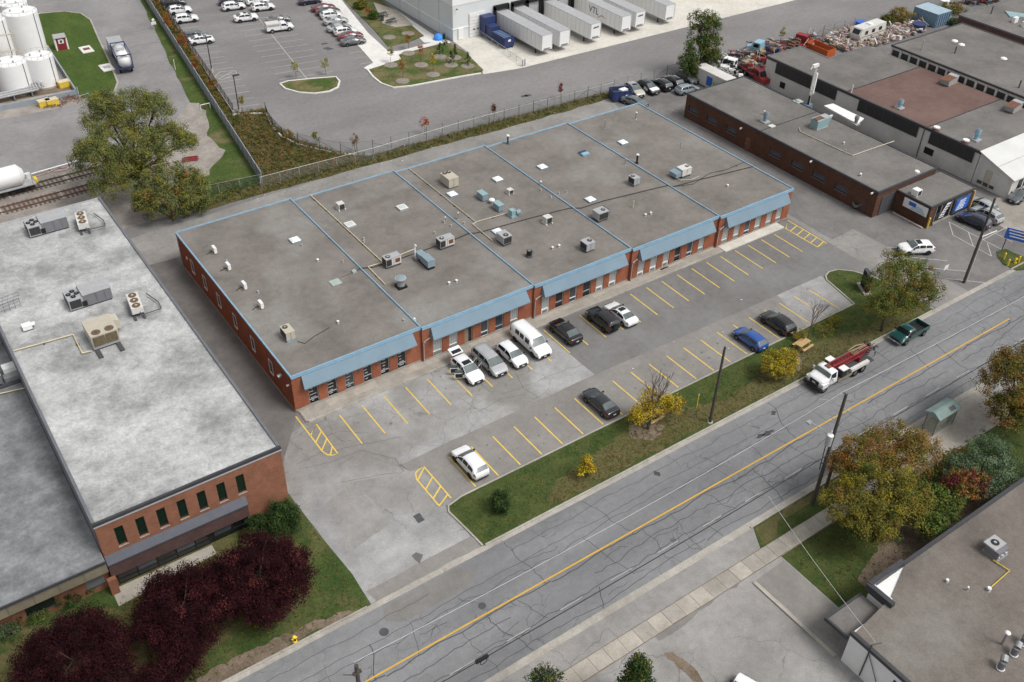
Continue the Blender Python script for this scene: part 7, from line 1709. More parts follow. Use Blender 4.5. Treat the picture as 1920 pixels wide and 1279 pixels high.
def weeds(name, label, poly, n, hts, mats, seed, size=.16, cr=.3, per=16):
    rng = random.Random(seed); xs_ = [p[0] for p in poly]; ys_ = [p[1] for p in poly]; cl = []
    def inside(x, y):
        c = False
        for i in range(len(poly)):
            a, b = poly[i - 1], poly[i]
            if (a[1] > y) != (b[1] > y) and x < (b[0] - a[0]) * (y - a[1]) / (b[1] - a[1]) + a[0]: c = not c
        return c
    while len(cl) < n:
        x, y = rng.uniform(min(xs_), max(xs_)), rng.uniform(min(ys_), max(ys_))
        if not inside(x, y): continue
        h = rng.uniform(*hts); cl.append((x, y, h * .5 + .05, cr * rng.uniform(.6, 1.4) * (.5 + h), rng.randrange(len(mats))))
    o = leaves(name, cl, per, size, mats, None, seed, .8, .6)
    tag(o, label, 'weeds', None, 'stuff')
weeds('meadow_weeds', 'brown and olive weeds filling the triangular meadow', mead, 1500, (.2, .8), ['weed', 'dry', 'olive2', 'brown', 'green'], 140, .18, .34, 16)
weeds('fence_weeds', 'weeds growing along the rear chain-link fence', [(9, 44.9), (30, 44.3), (60, 43.6), (80, 43.4), (80.8, 45.3), (60, 46.2), (33, 46.8), (17, 46.8)], 700, (.15, .6), ['weed', 'green', 'dry', 'olive2'], 141, .17, .3, 14)
weeds('strip_weeds', 'weeds and low plants along the grey fence strip', [(28.6, 128), (30.2, 128), (22.2, 72), (21.2, 72)], 500, (.3, .9), ['olive2', 'weed', 'olive', 'brown'], 142, .2, .4, 14)
weeds('bank_weeds', 'rough weeds on the bank behind the rear lane', [(6.5, 45.2), (16.8, 46.6), (17.4, 49), (12, 51.5), (8, 50)], 330, (.15, .6), ['weed', 'dry', 'green', 'olive2'], 143, .17, .3, 14)
weeds('verge_grass_tufts', 'tufts of green grass on the street verge', [(7, -25.4), (6.6, -20.3), (65, -19.9), (67.5, -14), (70, -14), (72.3, -20), (72.3, -25.4)], 2600, (.04, .14), ['green', 'lgreen', 'weed', 'olive2'], 144, .1, .34, 10)
weeds('verge_dry_tufts', 'tufts of dry grass along the street side of the verge', [(14, -25.5), (16, -23.6), (27, -21.8), (36, -22.9), (48, -21.9), (62, -23.7), (72, -24.2), (72, -25.5)], 1300, (.05, .16), ['dry', 'weed', 'brown'], 145, .1, .3, 10)
weeds('lawn_tufts', 'grass tufts on the lawn before the left building', [(-5.5, -25.4), (-5.6, -12.5), (-33, -13.5), (-33, -25.4)], 1500, (.04, .16), ['green', 'weed', 'olive2', 'dry'], 146, .1, .34, 10)
weeds('bed_tufts', 'ground cover in the bed before the left building', [(-33, -16.5), (-24, -14), (-15, -14), (-8, -14.5), (-9, -20), (-20, -22.5), (-33, -23)], 700, (.1, .4), ['weed', 'dry', 'olive2', 'green'], 147, .13, .3, 12)
weeds('south_tufts', 'grass tufts on the south side lawn', [(28.6, -42), (60, -42), (60, -50), (31, -49.8), (28.6, -49.8)], 1100, (.04, .16), ['weed', 'dry', 'olive2', 'green'], 148, .1, .34, 10)
# ------------------------------------------------------------------ poles, wires, fences, yards and small things
# utility poles
def pole(label, x, y, h, r=.16, lean=(0, 0)):
    t = thing('utility_pole', label, 'pole', (x, y, .02), 0, 'wooden utility poles')
    MB().cyl((0, 0, -.05), (lean[0], lean[1], h), r, r * .7, 12).build('shaft', M['wood_pole'], t)
    return t
px, py = gp(1331, 793)
p1 = pole('plain dark wooden pole standing on the grass verge', px, py, 10.2, .17)
MB().cyl((0, 0, 0), (0, 0, .18), .35, .3, 10).build('footing', M['slab'], p1)
P2 = (35.7, -39.15)
p2 = pole('utility pole with grey transformer and street lamp by the maples', P2[0], P2[1], 14.0, .2)
t = p2
MB().cyl((-.42, .05, 8.0), (-.42, .05, 9.2), .3, .3, 14).build('transformer', M['lgrey'], t); MB().dome((-.42, .05, 9.2), .31, .1, 14).build('transformer_lid', M['white'], t); MB().cyl((-.35, .05, 9.3), (-.35, .05, 9.7), .05, .05, 6).build('bushing', M['white'], t)
MB().tube([(0, 0, 12.4), (-.4, 1.3, 12.5), (-.9, 1.9, 12.45)], .035, 5).tube([(0, 0, 12.4), (.3, -.7, 12.3)], .035, 5).build('insulator_arm', M['lgrey'], t)
MB().tube([(0, 0, 10.6), (-.3, .7, 10.9), (-.8, 1.2, 11.0)], .03, 5).build('insulator_arm', M['lgrey'], t)
la = MB().tube([(0, 0, 8.2), (-.4, .9, 9.2), (-1.0, 1.9, 9.6)], .05, 6).build('lamp_arm', M['lgrey'], t); MB().box(-1.35, 1.85, 9.5, -.9, 2.25, 9.68).build('lamp_head', M['lgrey'], la)
MB().cyl((0, .35, 13.9), (0, -.0, 14.05), .06, .06, 6).build('pin_insulator', M['mgrey'], t)
MB().tube([(-.25, .2, 4.6), (-.3, .3, 8.0)], .05, 5).tube([(-.6, .1, 5.6), (.3, -.2, 5.7)], .06, 5).build('cable_drop', M['cable'], t)
p2b = pole('short sawn-off wooden pole beside the transformer pole', 37.1, -39.2, 5.7, .18)
px, py = gp(1807, 530)
p3 = pole('tall leaning-looking wooden pole with pale conduit at the right-hand lot', px, py, 12.3, .19)
MB().box(.1, -.2, .3, .3, .0, 6.8).build('conduit_cover', M['lgrey'], p3); MB().tube([(0, 0, 6.8), (2.2, -.6, 7.3)], .06, 6).build('side_arm', M['white'], p3)
P4 = (-12.5, -39.15)
p4 = pole('utility pole top at the bottom edge of the picture', P4[0], P4[1], 13.9, .2)
MB().box(-.3, -.1, 13.0, .3, .1, 13.2).tube([(0, 0, 12.8), (-.8, .5, 12.9)], .035, 5).build('crossarm', M['wood_pole'], p4)
def sag(a, b, s, n=18): return [(a[0] + (b[0] - a[0]) * k / n, a[1] + (b[1] - a[1]) * k / n, a[2] + (b[2] - a[2]) * k / n - s * 4 * (k / n) * (1 - k / n)) for k in range(n + 1)]
for lab, a, b, s, r, m in (('thin pale overhead wire from the transformer pole to the bottom edge', (P2[0], P2[1] + .3, 14.1), (P4[0], P4[1] + .3, 13.9), .7, .016, 'wire'), ('thin pale overhead wire from the transformer pole to the right', (P2[0], P2[1] + .3, 14.1), (100, -38.6, 14), .8, .018, 'wire'),
                           ('thick black overhead cable from the transformer pole to the bottom edge', (P2[0], P2[1] - .1, 6.7), (P4[0], P4[1], 6.6), .35, .045, 'cable'), ('thick black overhead cable from the transformer pole to the right', (P2[0], P2[1] - .1, 6.7), (92, -39, 6.9), .5, .035, 'cable'),
                           ('service wire from the plain verge pole towards the plaza hatch', (p1.location.x, p1.location.y, 10.0), (36.5, -19.8, .2), .2, .01, 'wire'),
                           ('low grey service wire crossing above the south lawn', (P2[0] - 8.2, -39.6, 6.3), (24.6, -54.2, BZ + .6), .3, .018, 'wire')):
    mb = MB(); P = sag(a, b, s)
    for q, w in zip(P, P[1:]): mb.cyl(q, w, r, r, 5, 0, False)
    o = mb.build('overhead_wire', M[m]); tag(o, lab, 'wire', 'overhead wires')
x0_ = P4[0] + (P2[0] - P4[0]) * .21
t = thing('cable_splice_box', 'black splice box with coil hanging on the overhead cable', 'splice box', (-2.6, -39.15, 6.25)); MB().box(-.6, -.1, 0, .5, .12, .25).build('case', M['black'], t); MB().tube([(.1 + .3 * math.cos(k * .7), 0, -.3 + .3 * math.sin(k * .7)) for k in range(10)], .03, 5).build('coil', M['black'], t)
# depot lamp posts
for k, (u, v, h, dx) in enumerate(((449, 213, 6.4, -.5), (398, 136, 6.2, -1.0))):
    x, y = gp(u, v); t = thing('lamp_post', ['dark lamp post at the near end of the depot stalls', 'dark lamp post beside the lone white crossover in the depot lot'][k], 'lamp post', (x, y, 0), 0, 'depot lamp posts')
    MB().cyl((0, 0, 0), (0, 0, .7), .28, .28, 10).build('base', M['slab'], t); MB().cyl((0, 0, .7), (0, 0, h), .1, .08, 8).build('shaft', M['ironfence'], t); MB().box(-.2, -.25, h, .9, .25, h + .12).build('lamp_head', M['ironfence'], t)

# fences
mm = NT('chain_link'); tr = mm.n('ShaderNodeBsdfTransparent'); mx = mm.n('ShaderNodeMixShader'); mx.inputs[0].default_value = .2
mm.done((0.3, 0.31, 0.3), .5, .4); mm.l(tr.outputs[0], mx.inputs[1]); mm.l(mm.b.outputs[0], mx.inputs[2]); mm.l(mx.outputs[0], mm.out.inputs['Surface']); M['link'] = mm.mat
mm = NT('green_chain_link'); tr = mm.n('ShaderNodeBsdfTransparent'); mx = mm.n('ShaderNodeMixShader'); mx.inputs[0].default_value = .35
mm.done((0.06, 0.12, 0.07), .5, .4); mm.l(tr.outputs[0], mx.inputs[1]); mm.l(mm.b.outputs[0], mx.inputs[2]); mm.l(mx.outputs[0], mm.out.inputs['Surface']); M['glink'] = mm.mat
def fence(name, label, pts, h, step, post, mat, link=None, rail=.025, z0=0.0, brace=0, r=.035):
    t = thing(name, label, 'fence', (pts[0][0], pts[0][1], z0)); ox_, oy_ = pts[0]
    for a, b in zip(pts, pts[1:]):
        L = math.hypot(b[0] - a[0], b[1] - a[1]); n = max(1, round(L / step)); pr = None
        for k in range(n + 1):
            q = k / n; x, y = a[0] + (b[0] - a[0]) * q - ox_, a[1] + (b[1] - a[1]) * q - oy_
            if k < n or (b is pts[-1]): MB().cyl((x, y, -.05), (x, y, h + (.25 if brace and k % brace == 0 else .03)), r * (1.6 if brace and k % brace == 0 else 1), r, 6).build('post', M[post], t)
            if pr:
                if link: MB().quad((pr[0], pr[1], .04), (x, y, .04), (x, y, h - .02), (pr[0], pr[1], h - .02)).build('mesh_panel', M[link], t)
                MB().tube([(pr[0], pr[1], h), (x, y, h)], rail, 5).build('top_rail', M[mat], t)
                if brace and (k % brace == 0 or k % brace == 1): MB().tube([(pr[0], pr[1], .3 if k % brace == 0 else h * .85), (x, y, h * .85 if k % brace == 0 else .3)], .022, 4).build('brace', M[post], t)
            pr = (x, y)
    return t
fence('chain_link_fence', 'low chain-link fence along the lane behind the plaza', [gp(490, 352), gp(700, 297), gp(870, 246), gp(1010, 208), gp(1150, 172)], 1.7, 2.9, 'lgrey', 'offwhite', 'link', .03)
fence('depot_fence', 'dark post fence with braces between depot road and plaza lane', [gp(560, 272), gp(600, 283), gp(640, 290), gp(700, 287), gp(800, 262), gp(1000, 212), gp(1150, 172), gp(1320, 125), gp(1460, 92), gp(1600, 52)], 2.0, 2.9, 'ironfence', 'mgrey', 'link', .025, brace=4)
fence('chain_link_fence', 'green chain-link fence from the willow to the grey fence', [gp(372, 372), gp(490, 347)], 1.7, 2.6, 'lgrey', 'lgrey', 'glink', .02)
t = thing('iron_fence', 'black iron fence curving round the meadow kerb and up the stalls', 'fence')
FP = [gp(560, 272), gp(530, 259), gp(512, 240), gp(502, 222), gp(499, 212)]
FQ = [(30.4, 131), (22.6, 71.6)]
for P in (FP, FQ):
    for a, b in zip(P, P[1:]):
        L = math.hypot(b[0] - a[0], b[1] - a[1]); n = max(1, int(L / 2.4)); mb = MB()
        MB().tube([(a[0], a[1], 1.7), (b[0], b[1], 1.7)], .03, 5).tube([(a[0], a[1], .55), (b[0], b[1], .55)], .03, 5).build('rail', M['ironfence'], t)
        for k in range(n + 1): q = k / n; MB().box(a[0] + (b[0] - a[0]) * q - .04, a[1] + (b[1] - a[1]) * q - .04, 0, a[0] + (b[0] - a[0]) * q + .04, a[1] + (b[1] - a[1]) * q + .04, 1.85).build('post', M['ironfence'], t)
        m = int(L / .3)
        for k in range(m): q = k / m; x, y = a[0] + (b[0] - a[0]) * q, a[1] + (b[1] - a[1]) * q; mb.box(x - .012, y - .012, .5, x + .012, y + .012, 1.72)
        mb.build('balusters', M['ironfence'], t)['kind'] = 'stuff'
# long grey steel fence
t = thing('steel_fence', 'long solid grey steel fence between the yard road and depot lot', 'fence')
A_, B_ = Vector((28.2, 131.0, 0)), Vector((17.0, 47.4, 0)); d_ = (B_ - A_); n = 34; nv = Vector((-d_.y, d_.x, 0)).normalized() * .06
for k in range(n):
    a, b = A_ + d_ * (k / n), A_ + d_ * ((k + 1) / n)
    MB().prism([(a.x + nv.x, a.y + nv.y), (b.x + nv.x, b.y + nv.y), (b.x - nv.x, b.y - nv.y), (a.x - nv.x, a.y - nv.y)], 0, 1.95 + .05 * (k % 2)).build('panel', M['fence'], t)
    MB().cbox(a.x, a.y, 0, .2, .2, 2.08).build('post', M['mgrey'], t)
# concrete frame by the fence, markers, signs
x, y = gp(388, 205); t = thing('meter_box', 'small white pipe frame beside the grey fence', 'frame', (x, y, .05)); MB().tube([(-1.0, 0, 0), (-1.0, 0, .9), (.6, 0, .9), (.6, 0, 0)], .06, 6).build('frame', M['white'], t); MB().cyl((-.3, .1, 0), (-.3, .1, .7), .12, .12, 8).build('valve', M['rust'], t)
def post(name, label, cat, u, v, h, r, mat, group=None, top=None):
    x, y = gp(u, v, .05); t = thing(name, label, cat, (x, y, .05), 0, group); MB().cyl((0, 0, -.05), (0, 0, h), r, r, 8).build('shaft', M[mat], t)
    if top: MB().cyl((0, 0, h), (0, 0, h + .08), r * 1.02, r * .6, 8).build('cap', M[top], t)
    return t
post('marker_post', 'thin yellow marker post on the verge by the plain pole', 'marker post', 1306, 765, 1.9, .045, 'hyd', top='white')
post('marker_post', 'pale marker post on the lawn beside the yard road', 'marker post', 329, 131, 1.8, .07, 'offwhite', top='white')
t = post('yard_sign', 'small white double sign on the lawn beside the yard road', 'sign', 290, 54, 1.6, .05, 'lgrey'); MB().box(-.45, -.08, .8, .45, -.052, 1.4).build('plate', M['white'], t); MB().cyl((0, -.08, 1.75), (0, -.052, 1.75), .28, .28, 12).build('disc', M['white'], t)
t = post('lot_sign', 'white sign on a thin post in the right-hand lot', 'sign', 1769, 522, 2.1, .04, 'lgrey'); MB().box(-.75, -.06, 1.5, .1, -.042, 2.2).build('plate', M['white'], t)
BLG = 'yellow bollards'
for u, v, h, lab in ((1636, 405, 2.2, 'tall yellow bollard at the corner of the brown brick building'), (1665, 393, 1.9, 'yellow bollard beside the loading door'), (1738, 428, 1.6, 'yellow bollard at the annex corner'), (1882, 486, .9, 'left yellow bollard on the sign lawn'), (1889, 498, .9, 'lower yellow bollard on the sign lawn'), (1909, 492, .9, 'right yellow bollard beside the far hydrant')):
    post('bollard', lab, 'bollard', u, v, h, .13, 'yel', BLG, 'hyd')
for u, v, lab in ((850, 70, 'steel bollard left of the depot roller door'), (882, 62, 'steel bollard right of the depot roller door'), (980, 124, 'left steel bollard at the apron fence end'), (984, 123, 'right steel bollard at the apron fence end')): post('bollard', lab, 'bollard', u, v, 1.2, .12, 'lgrey', 'steel bollards')
for u, v, lab in ((553, 1203, 'yellow fire hydrant on the lawn by the street at lower left'), (1903, 493, 'yellow fire hydrant on the sign lawn')):
    x, y = gp(u, v, .06); t = thing('fire_hydrant', lab, 'hydrant', (x, y, .06), 0, 'yellow fire hydrants')
    MB().cyl((0, 0, -.03), (0, 0, .1), .2, .2, 12).build('base', M['hyd'], t); MB().cyl((0, 0, .1), (0, 0, .62), .14, .13, 12).build('barrel', M['hyd'], t); MB().dome((0, 0, .62), .17, .16, 12).build('bonnet', M['hyd'], t); MB().cyl((-.24, 0, .45), (.24, 0, .45), .07, .07, 8).build('side_outlets', M['hyd'], t); MB().cyl((0, -.24, .42), (0, 0, .42), .09, .09, 8).build('front_outlet', M['black'], t)
# picnic tables
def picnic(label, x, y, z, rz, mat='wood'):
    t = thing('picnic_table', label, 'picnic table', (x, y, z), rz, 'picnic tables')
    for k in range(5): MB().box(-.95, -.37 + .15 * k, .72, .95, -.24 + .15 * k, .77).build('top_plank', M[mat], t)
    for s in (-1, 1):
        for k in range(2): MB().box(-.95, s * .72 - .15 + .15 * k, .43, .95, s * .72 - .02 + .15 * k, .47).build('seat_plank', M[mat], t)
    for s in (-1, 1):
        MB().tube([(s * .7, -.7, 0), (s * .7, -.2, .7)], .05, 5).tube([(s * .7, .7, 0), (s * .7, .2, .7)], .05, 5).tube([(s * .7, -.75, .41), (s * .7, .75, .41)], .045, 5).build('leg_frame', M[mat], t)
x, y = gp(1222, 787); picnic('pine picnic table under the yellow verge tree', x, y, .09, R(4))
x, y = gp(1504, 653); picnic('pine picnic table on bare soil behind the drill truck', x, y, .09, R(6))
x, y = gp(718, 32); picnic('dark picnic table farther from the depot corner on the patio', x, y, .1, R(10), 'dgrey')
x, y = gp(734, 44); picnic('dark picnic table nearest the depot lawn on the patio', x, y, .1, R(10), 'dgrey')
x, y = gp(717, 40); t = thing('litter_bin', 'dark litter bin beside the patio picnic tables', 'bin', (x, y, .1)); MB().cyl((0, 0, 0), (0, 0, .9), .3, .33, 10).build('drum', M['dgrey'], t); MB().cyl((0, 0, .9), (0, 0, 1.0), .36, .3, 10).build('lid', M['black'], t)
# monument sign at the verge end
x, y = gp(1620, 543, .1); t = thing('monument_sign', 'black upright sign cabinet on concrete base at the verge end', 'sign', (x, y, .08), R(-30))
MB().box(-.5, -1.3, 0, .5, 1.3, .2).build('plinth', M['slab'], t); MB().box(-.2, -.95, .2, .2, .95, 2.6).build('cabinet', M['black'], t); MB().add([(-.25, -1.0, 2.6), (.25, -1.0, 2.6), (.25, 1.0, 2.6), (-.25, 1.0, 2.6), (0, -.6, 2.9), (0, .6, 2.9)], [(0, 1, 4), (1, 2, 5, 4), (2, 3, 5), (3, 0, 4, 5)]).build('crown', M['mgrey'], t)
# blue roadside sign
x, y = gp(1906, 476, .1); t = thing('roadside_sign', 'blue roadside sign board with white lettering streaks on two posts', 'sign', (x, y, .07), R(-64))
for s in (-1, 1): MB().box(s * 1.85 - .06, -.06, 0, s * 1.85 + .06, .06, 3.2).build('post', M['dgrey'], t)
b = MB().box(-2.2, -.12, 1.9, 2.2, -.061, 3.5).build('board', M['signblue'], t)
for k in range(3): MB().box(-1.9 + .15 * k, -.15, 3.15 - .42 * k, 1.6 - .1 * k, -.121, 3.3 - .42 * k).build('sign_stroke', M['white'], b)
MB().box(-.3, -.155, 2.9, .2, -.122, 3.05).build('sign_mark', M['red'], b); MB().box(-2.2, -.14, 1.82, 2.2, -.06, 1.899).build('lower_rail', M['gaspipe'], t)
# metal trolley by the brown building
x, y = gp(1603, 388); t = thing('metal_trolley', 'grey metal tipping bin beside the brown brick building door', 'bin', (x, y, .02), R(60)); MB().add([(-.9, -.5, .35), (.7, -.5, .35), (.7, .5, .35), (-.9, .5, .35), (-1.2, -.6, 1.0), (.9, -.6, 1.0), (.9, .6, 1.0), (-1.2, .6, 1.0)], [(3, 2, 1, 0), (0, 1, 5, 4), (1, 2, 6, 5), (2, 3, 7, 6), (3, 0, 4, 7)]).build('tub', M['galv'], t)
for sx in (-.5, .4):
    for sy in (-.4, .4): MB().cyl((sx, sy - .05, .15), (sx, sy + .05, .15), .15, .15, 10).build('wheel', M['tyre'], t)
x, y = gp(1725, 424); t = thing('wheel_stop', 'long concrete wheel stop along the annex wall', 'wheel stop', (87.75, -10.4, .01)); MB().box(-.15, -2.6, 0, .15, 2.4, .22).build('beam', M['walk'], t)
# bus shelter
t = thing('bus_shelter', 'glass bus shelter with pale green roof on the south sidewalk', 'bus shelter', (55.1, -39.15, .07))
for sx in (-1.65, 1.65):
    for sy in (-.65, .65): MB().box(sx - .05, sy - .05, 0, sx + .05, sy + .05, 2.45).build('post', M['mgrey'], t)
gm = NT('shelter_glass'); tr = gm.n('ShaderNodeBsdfTransparent'); mx = gm.n('ShaderNodeMixShader'); mx.inputs[0].default_value = .4
gm.done((0.28, 0.29, 0.24), .1, .6); gm.l(tr.outputs[0], mx.inputs[1]); gm.l(gm.b.outputs[0], mx.inputs[2]); gm.l(mx.outputs[0], gm.out.inputs['Surface']); M['shelter_glass'] = gm.mat
MB().box(-1.65, -.68, .2, 1.65, -.655, 2.3).build('glass_panel', M['shelter_glass'], t); MB().box(-1.68, -.6, .2, -1.655, .6, 2.3).build('glass_panel', M['shelter_glass'], t); MB().box(1.655, -.6, .2, 1.68, .6, 2.3).build('glass_panel', M['shelter_glass'], t)
rf = MB().add([(-1.9, -.95, 2.45), (1.9, -.95, 2.45), (1.9, .95, 2.45), (-1.9, .95, 2.45), (-1.8, -.15, 2.85), (1.8, -.15, 2.85), (1.8, .15, 2.85), (-1.8, .15, 2.85)], [(0, 1, 5, 4), (1, 2, 6, 5), (2, 3, 7, 6), (3, 0, 4, 7), (4, 5, 6, 7), (3, 2, 1, 0)]).build('roof', M['shelter_roof'], t)
MB().add([(.2, -.75, 2.57), (1.1, -.75, 2.57), (1.1, -.3, 2.79), (.2, -.3, 2.79)], [(0, 1, 2, 3)]).build('solar_panel', M['dgrey'], rf)
MB().box(-1.0, -.6, .45, 1.0, -.3, .5).build('bench', M['dgrey'], t); MB().box(.2, -.64, .7, 1.2, -.6, 2.0).build('notice_board', M['black'], t)
x, y = gp(1712, 812, 1.0); t = thing('waste_bin', 'white-lidded waste bin beside the bus shelter', 'bin', (x, y, .05)); MB().cyl((0, 0, 0), (0, 0, .95), .3, .32, 12).build('drum', M['lgrey'], t); MB().cyl((0, 0, .95), (0, 0, 1.1), .4, .35, 12).build('lid', M['white'], t)
# white vehicle roof at the bottom edge
x, y = gp(1385, 1306, 1.0); car('suv', 'white', 'white car cut by the bottom edge on the south driveway', 0, 0, R(20), 'cars on the south driveway', xy=(x, y))

# ---- tank farm, top left
def tank(label, u, v, r, h, dome=True):
    x, y = gp(u, v); t = thing('storage_tank', label, 'tank', (x, y + r * .3, 0), 0, 'white storage tanks')
    MB().cyl((0, 0, 0), (0, 0, h), r, r, 36, 0, False).build('shell', M['tank'], t, True); MB().dome((0, 0, h), r, r * .06, 36, 2).build('roof', M['tank'], t)
    MB().cyl((0, 0, -.02), (0, 0, .25), r + .25, r + .25, 36).build('footing', M['slab'], t)
    for k in range(3): MB().cyl((r * .5 * math.cos(2 * k + 1), r * .5 * math.sin(2 * k + 1), h), (r * .5 * math.cos(2 * k + 1), r * .5 * math.sin(2 * k + 1), h + .45), .14, .14, 8).build('roof_nozzle', M['lgrey'], t)
    mb = MB()
    for k in range(14): a = 2 * math.pi * k / 14; mb.tube([((r - .1) * math.cos(a), (r - .1) * math.sin(a), h), ((r - .1) * math.cos(a), (r - .1) * math.sin(a), h + .55)], .025, 4).tube([((r - .1) * math.cos(a), (r - .1) * math.sin(a), h + .55), ((r - .1) * math.cos(a + .449), (r - .1) * math.sin(a + .449), h + .55)], .025, 4)
    mb.build('guard_rail', M['lgrey'], t)
    MB().tube([(r * .6, -r * .82, 0), (r * .6, -r * .82, h)], .06, 5).build('riser_pipe', M['dgrey'], t)
tank('small white tank nearest the tank yard lawn', 88, 160, 2.3, 5.0); tank('small white tank at the left picture edge', 36, 172, 2.6, 5.0); tank('big white tank standing by the lawn', 60, 98, 2.9, 7.2); tank('white tank behind the big one by the lawn', 46, 78, 2.4, 7.0)
tank('big white tank at the left edge behind the small ones', 2, 108, 2.9, 6.8); tank('white tank in the top left picture corner', 18, 22, 2.9, 3.6)
t = thing('pipe_rack', 'silver pipe rack running in front of the white tanks', 'pipe rack')
a = gp(-20, 200); b = gp(76, 178)
for k in range(5): MB().tube([(a[0], a[1] + .45 * k, 1.0 + .12 * (k % 2)), (b[0], b[1] + .45 * k, 1.0 + .12 * (k % 2))], .16, 8).build('pipe', M['lgrey'], t)
c = gp(46, 133)
for k in range(5): MB().tube([(b[0] - 1.2 + .5 * k, b[1], 1.25), (c[0] - .4 + .45 * k, c[1], 1.2)], .12, 8).build('pipe', M['lgrey'], t)
for q in (.15, .5, .85): MB().box(a[0] + (b[0] - a[0]) * q - .1, a[1] + (b[1] - a[1]) * q - .2, 0, a[0] + (b[0] - a[0]) * q + .1, a[1] + (b[1] - a[1]) * q + 2.0, .85).build('support', M['mgrey'], t)
t = thing('catwalk', 'yellowish steel catwalk tower between the white tanks', 'catwalk', (*gp(22, 120), 0))
for k in range(4): MB().box(-1.6 + (k % 2) * 3, -1.0 + (k // 2) * 2, 0, -1.5 + (k % 2) * 3, -.9 + (k // 2) * 2, 5.6).build('post', M['tan'], t)
for z in (2.6, 5.4): MB().box(-1.7, -1.05, z, 1.6, -.5, z + .08).box(-1.7, -.5, z, -1.2, 1.1, z + .08).build('platform', M['tan'], t)
t = thing('bund_wall', 'grey bund wall edging the tank yard by the lawn', 'wall')
raised_pts = gps([(93, 98), (145, 178), (62, 196), (-30, 214)])
mb = MB()
for a, b in zip(raised_pts, raised_pts[1:]):
    v = Vector((b[0] - a[0], b[1] - a[1], 0)).normalized(); nx, ny = -v.y * .12, v.x * .12
    MB().prism([(a[0] + nx, a[1] + ny), (b[0] + nx, b[1] + ny), (b[0] - nx, b[1] - ny), (a[0] - nx, a[1] - ny)], 0, .9).build('wall_run', M['fence'], t)
fence('pipe_barrier', 'green pipe barrier at the corner of the tank yard', [gp(148, 178), gp(152, 195), gp(170, 190)], 1.4, 1.2, 'teal', 'teal', None, .05)
x, y = gp(117, 91); t = thing('pump_shed', 'little red and white pump shed on the lush lawn', 'shed', (x, y, .05), R(-6)); MB().box(-.9, -.9, 0, .9, .9, 2.2).build('wall', M['shedred'], t); MB().box(-1.05, -1.1, 2.2, 1.05, 1.1, 2.35).build('roof', M['lgrey'], t)
for s in (-1, 1): MB().box(s * .95 - .12, -.96, 0, s * .95 + .12, .9, 2.199).build('corner_trim', M['white'], t)
MB().box(-.45, -.95, 1.2, .45, -.901, 1.95).build('window_panel', M['white'], t); MB().box(-.2, -.97, 1.35, .2, -.951, 1.8).build('pane', M['dgrey'], t)
for u, v, w, lab in ((200, 127, 1.0, 'pale utility slab on the lush lawn by the kerb'), (162, 93, 1.0, 'pale manhole slab with rusty cover on the lush lawn')): x, y = gp(u, v, .1); t = thing('utility_slab', lab, 'slab', (x, y, .05)); MB().box(-w, -1.6, 0, w, 1.6, .15).build('slab', M['newwalk'], t); MB().box(-w * .5, -.5, .15, w * .6, .5, .22).build('cover', M['lgrey' if u > 180 else 'rust'], t)
for u, v, lab in ((84, 198, 'left yellow box beside the tank yard track'), (99, 196, 'right faded yellow box beside the tank yard track'), (121, 162, 'small yellow-green box inside the tank yard')): x, y = gp(u, v); t = thing('yellow_crate', lab, 'crate', (x, y, 0), R(5), 'yellow crates'); MB().box(-.9, -.6, 0, .9, .6, .9).build('case', M['yel'], t); MB().box(-.93, -.63, .9, .93, .63, 1.0).build('lid', M['gaspipe'], t)
rng = random.Random(4); x, y = gp(122, 190); mb = MB()
for k in range(40): a = rng.uniform(0, 3.14); cx, cy = x + rng.uniform(-3, 3), y + rng.uniform(-1.6, 1.6); mb.tube([(cx - math.cos(a), cy - math.sin(a), .08 + rng.uniform(0, .3)), (cx + math.cos(a), cy + math.sin(a), .08 + rng.uniform(0, .4))], .04, 4)
tag(mb.build('scrap_heap', M['rust']), 'tangle of rusty bars beside the yellow boxes', 'scrap', None, 'stuff')
# tank container on a chassis
t = thing('tank_truck_trailer', 'white tank container in blue frame on the yard road', 'tank trailer', (13.7, 99.0, 0), R(-7.6))
MB().cyl((0, -3.0, 2.2), (0, 3.2, 2.2), 1.1, 1.1, 20).build('tank', M['tank'], t, True); MB().box(-1.25, -3.1, .9, 1.25, 8.6, 1.1).build('chassis', M['dgrey'], t)
for yy in (-3.15, 3.15):
    MB().box(-1.25, yy - .08, 1.1, -1.1, yy + .08, 3.35).box(1.1, yy - .08, 1.1, 1.25, yy + .08, 3.35).box(-1.25, yy - .08, 3.35, 1.25, yy + .08, 3.5).box(-1.25, yy - .08, 1.1, 1.25, yy + .08, 1.25).build('end_frame', M['blue'], t)
MB().box(-1.25, -3.1, 3.36, -1.12, 3.1, 3.48).box(1.12, -3.1, 3.36, 1.25, 3.1, 3.48).build('side_beam', M['blue'], t)
MB().box(-1.2, 3.6, 1.11, 1.2, 8.5, 2.7).build('rear_container', M['lgrey'], t); MB().box(-.6, -.5, 3.3, .6, .6, 3.4).build('walkway', M['lgrey'], t)
for yy in (5.5, 6.8, -2.0):
    for s in (-1, 1):
        e = empty('wheel', (s * .95, yy, .5)); e.parent = t; e.rotation_euler.z = R(90); tm, rm = WM[(.5, .28, 'rim')]; put('tyre', tm, e); put('rim', rm, e)
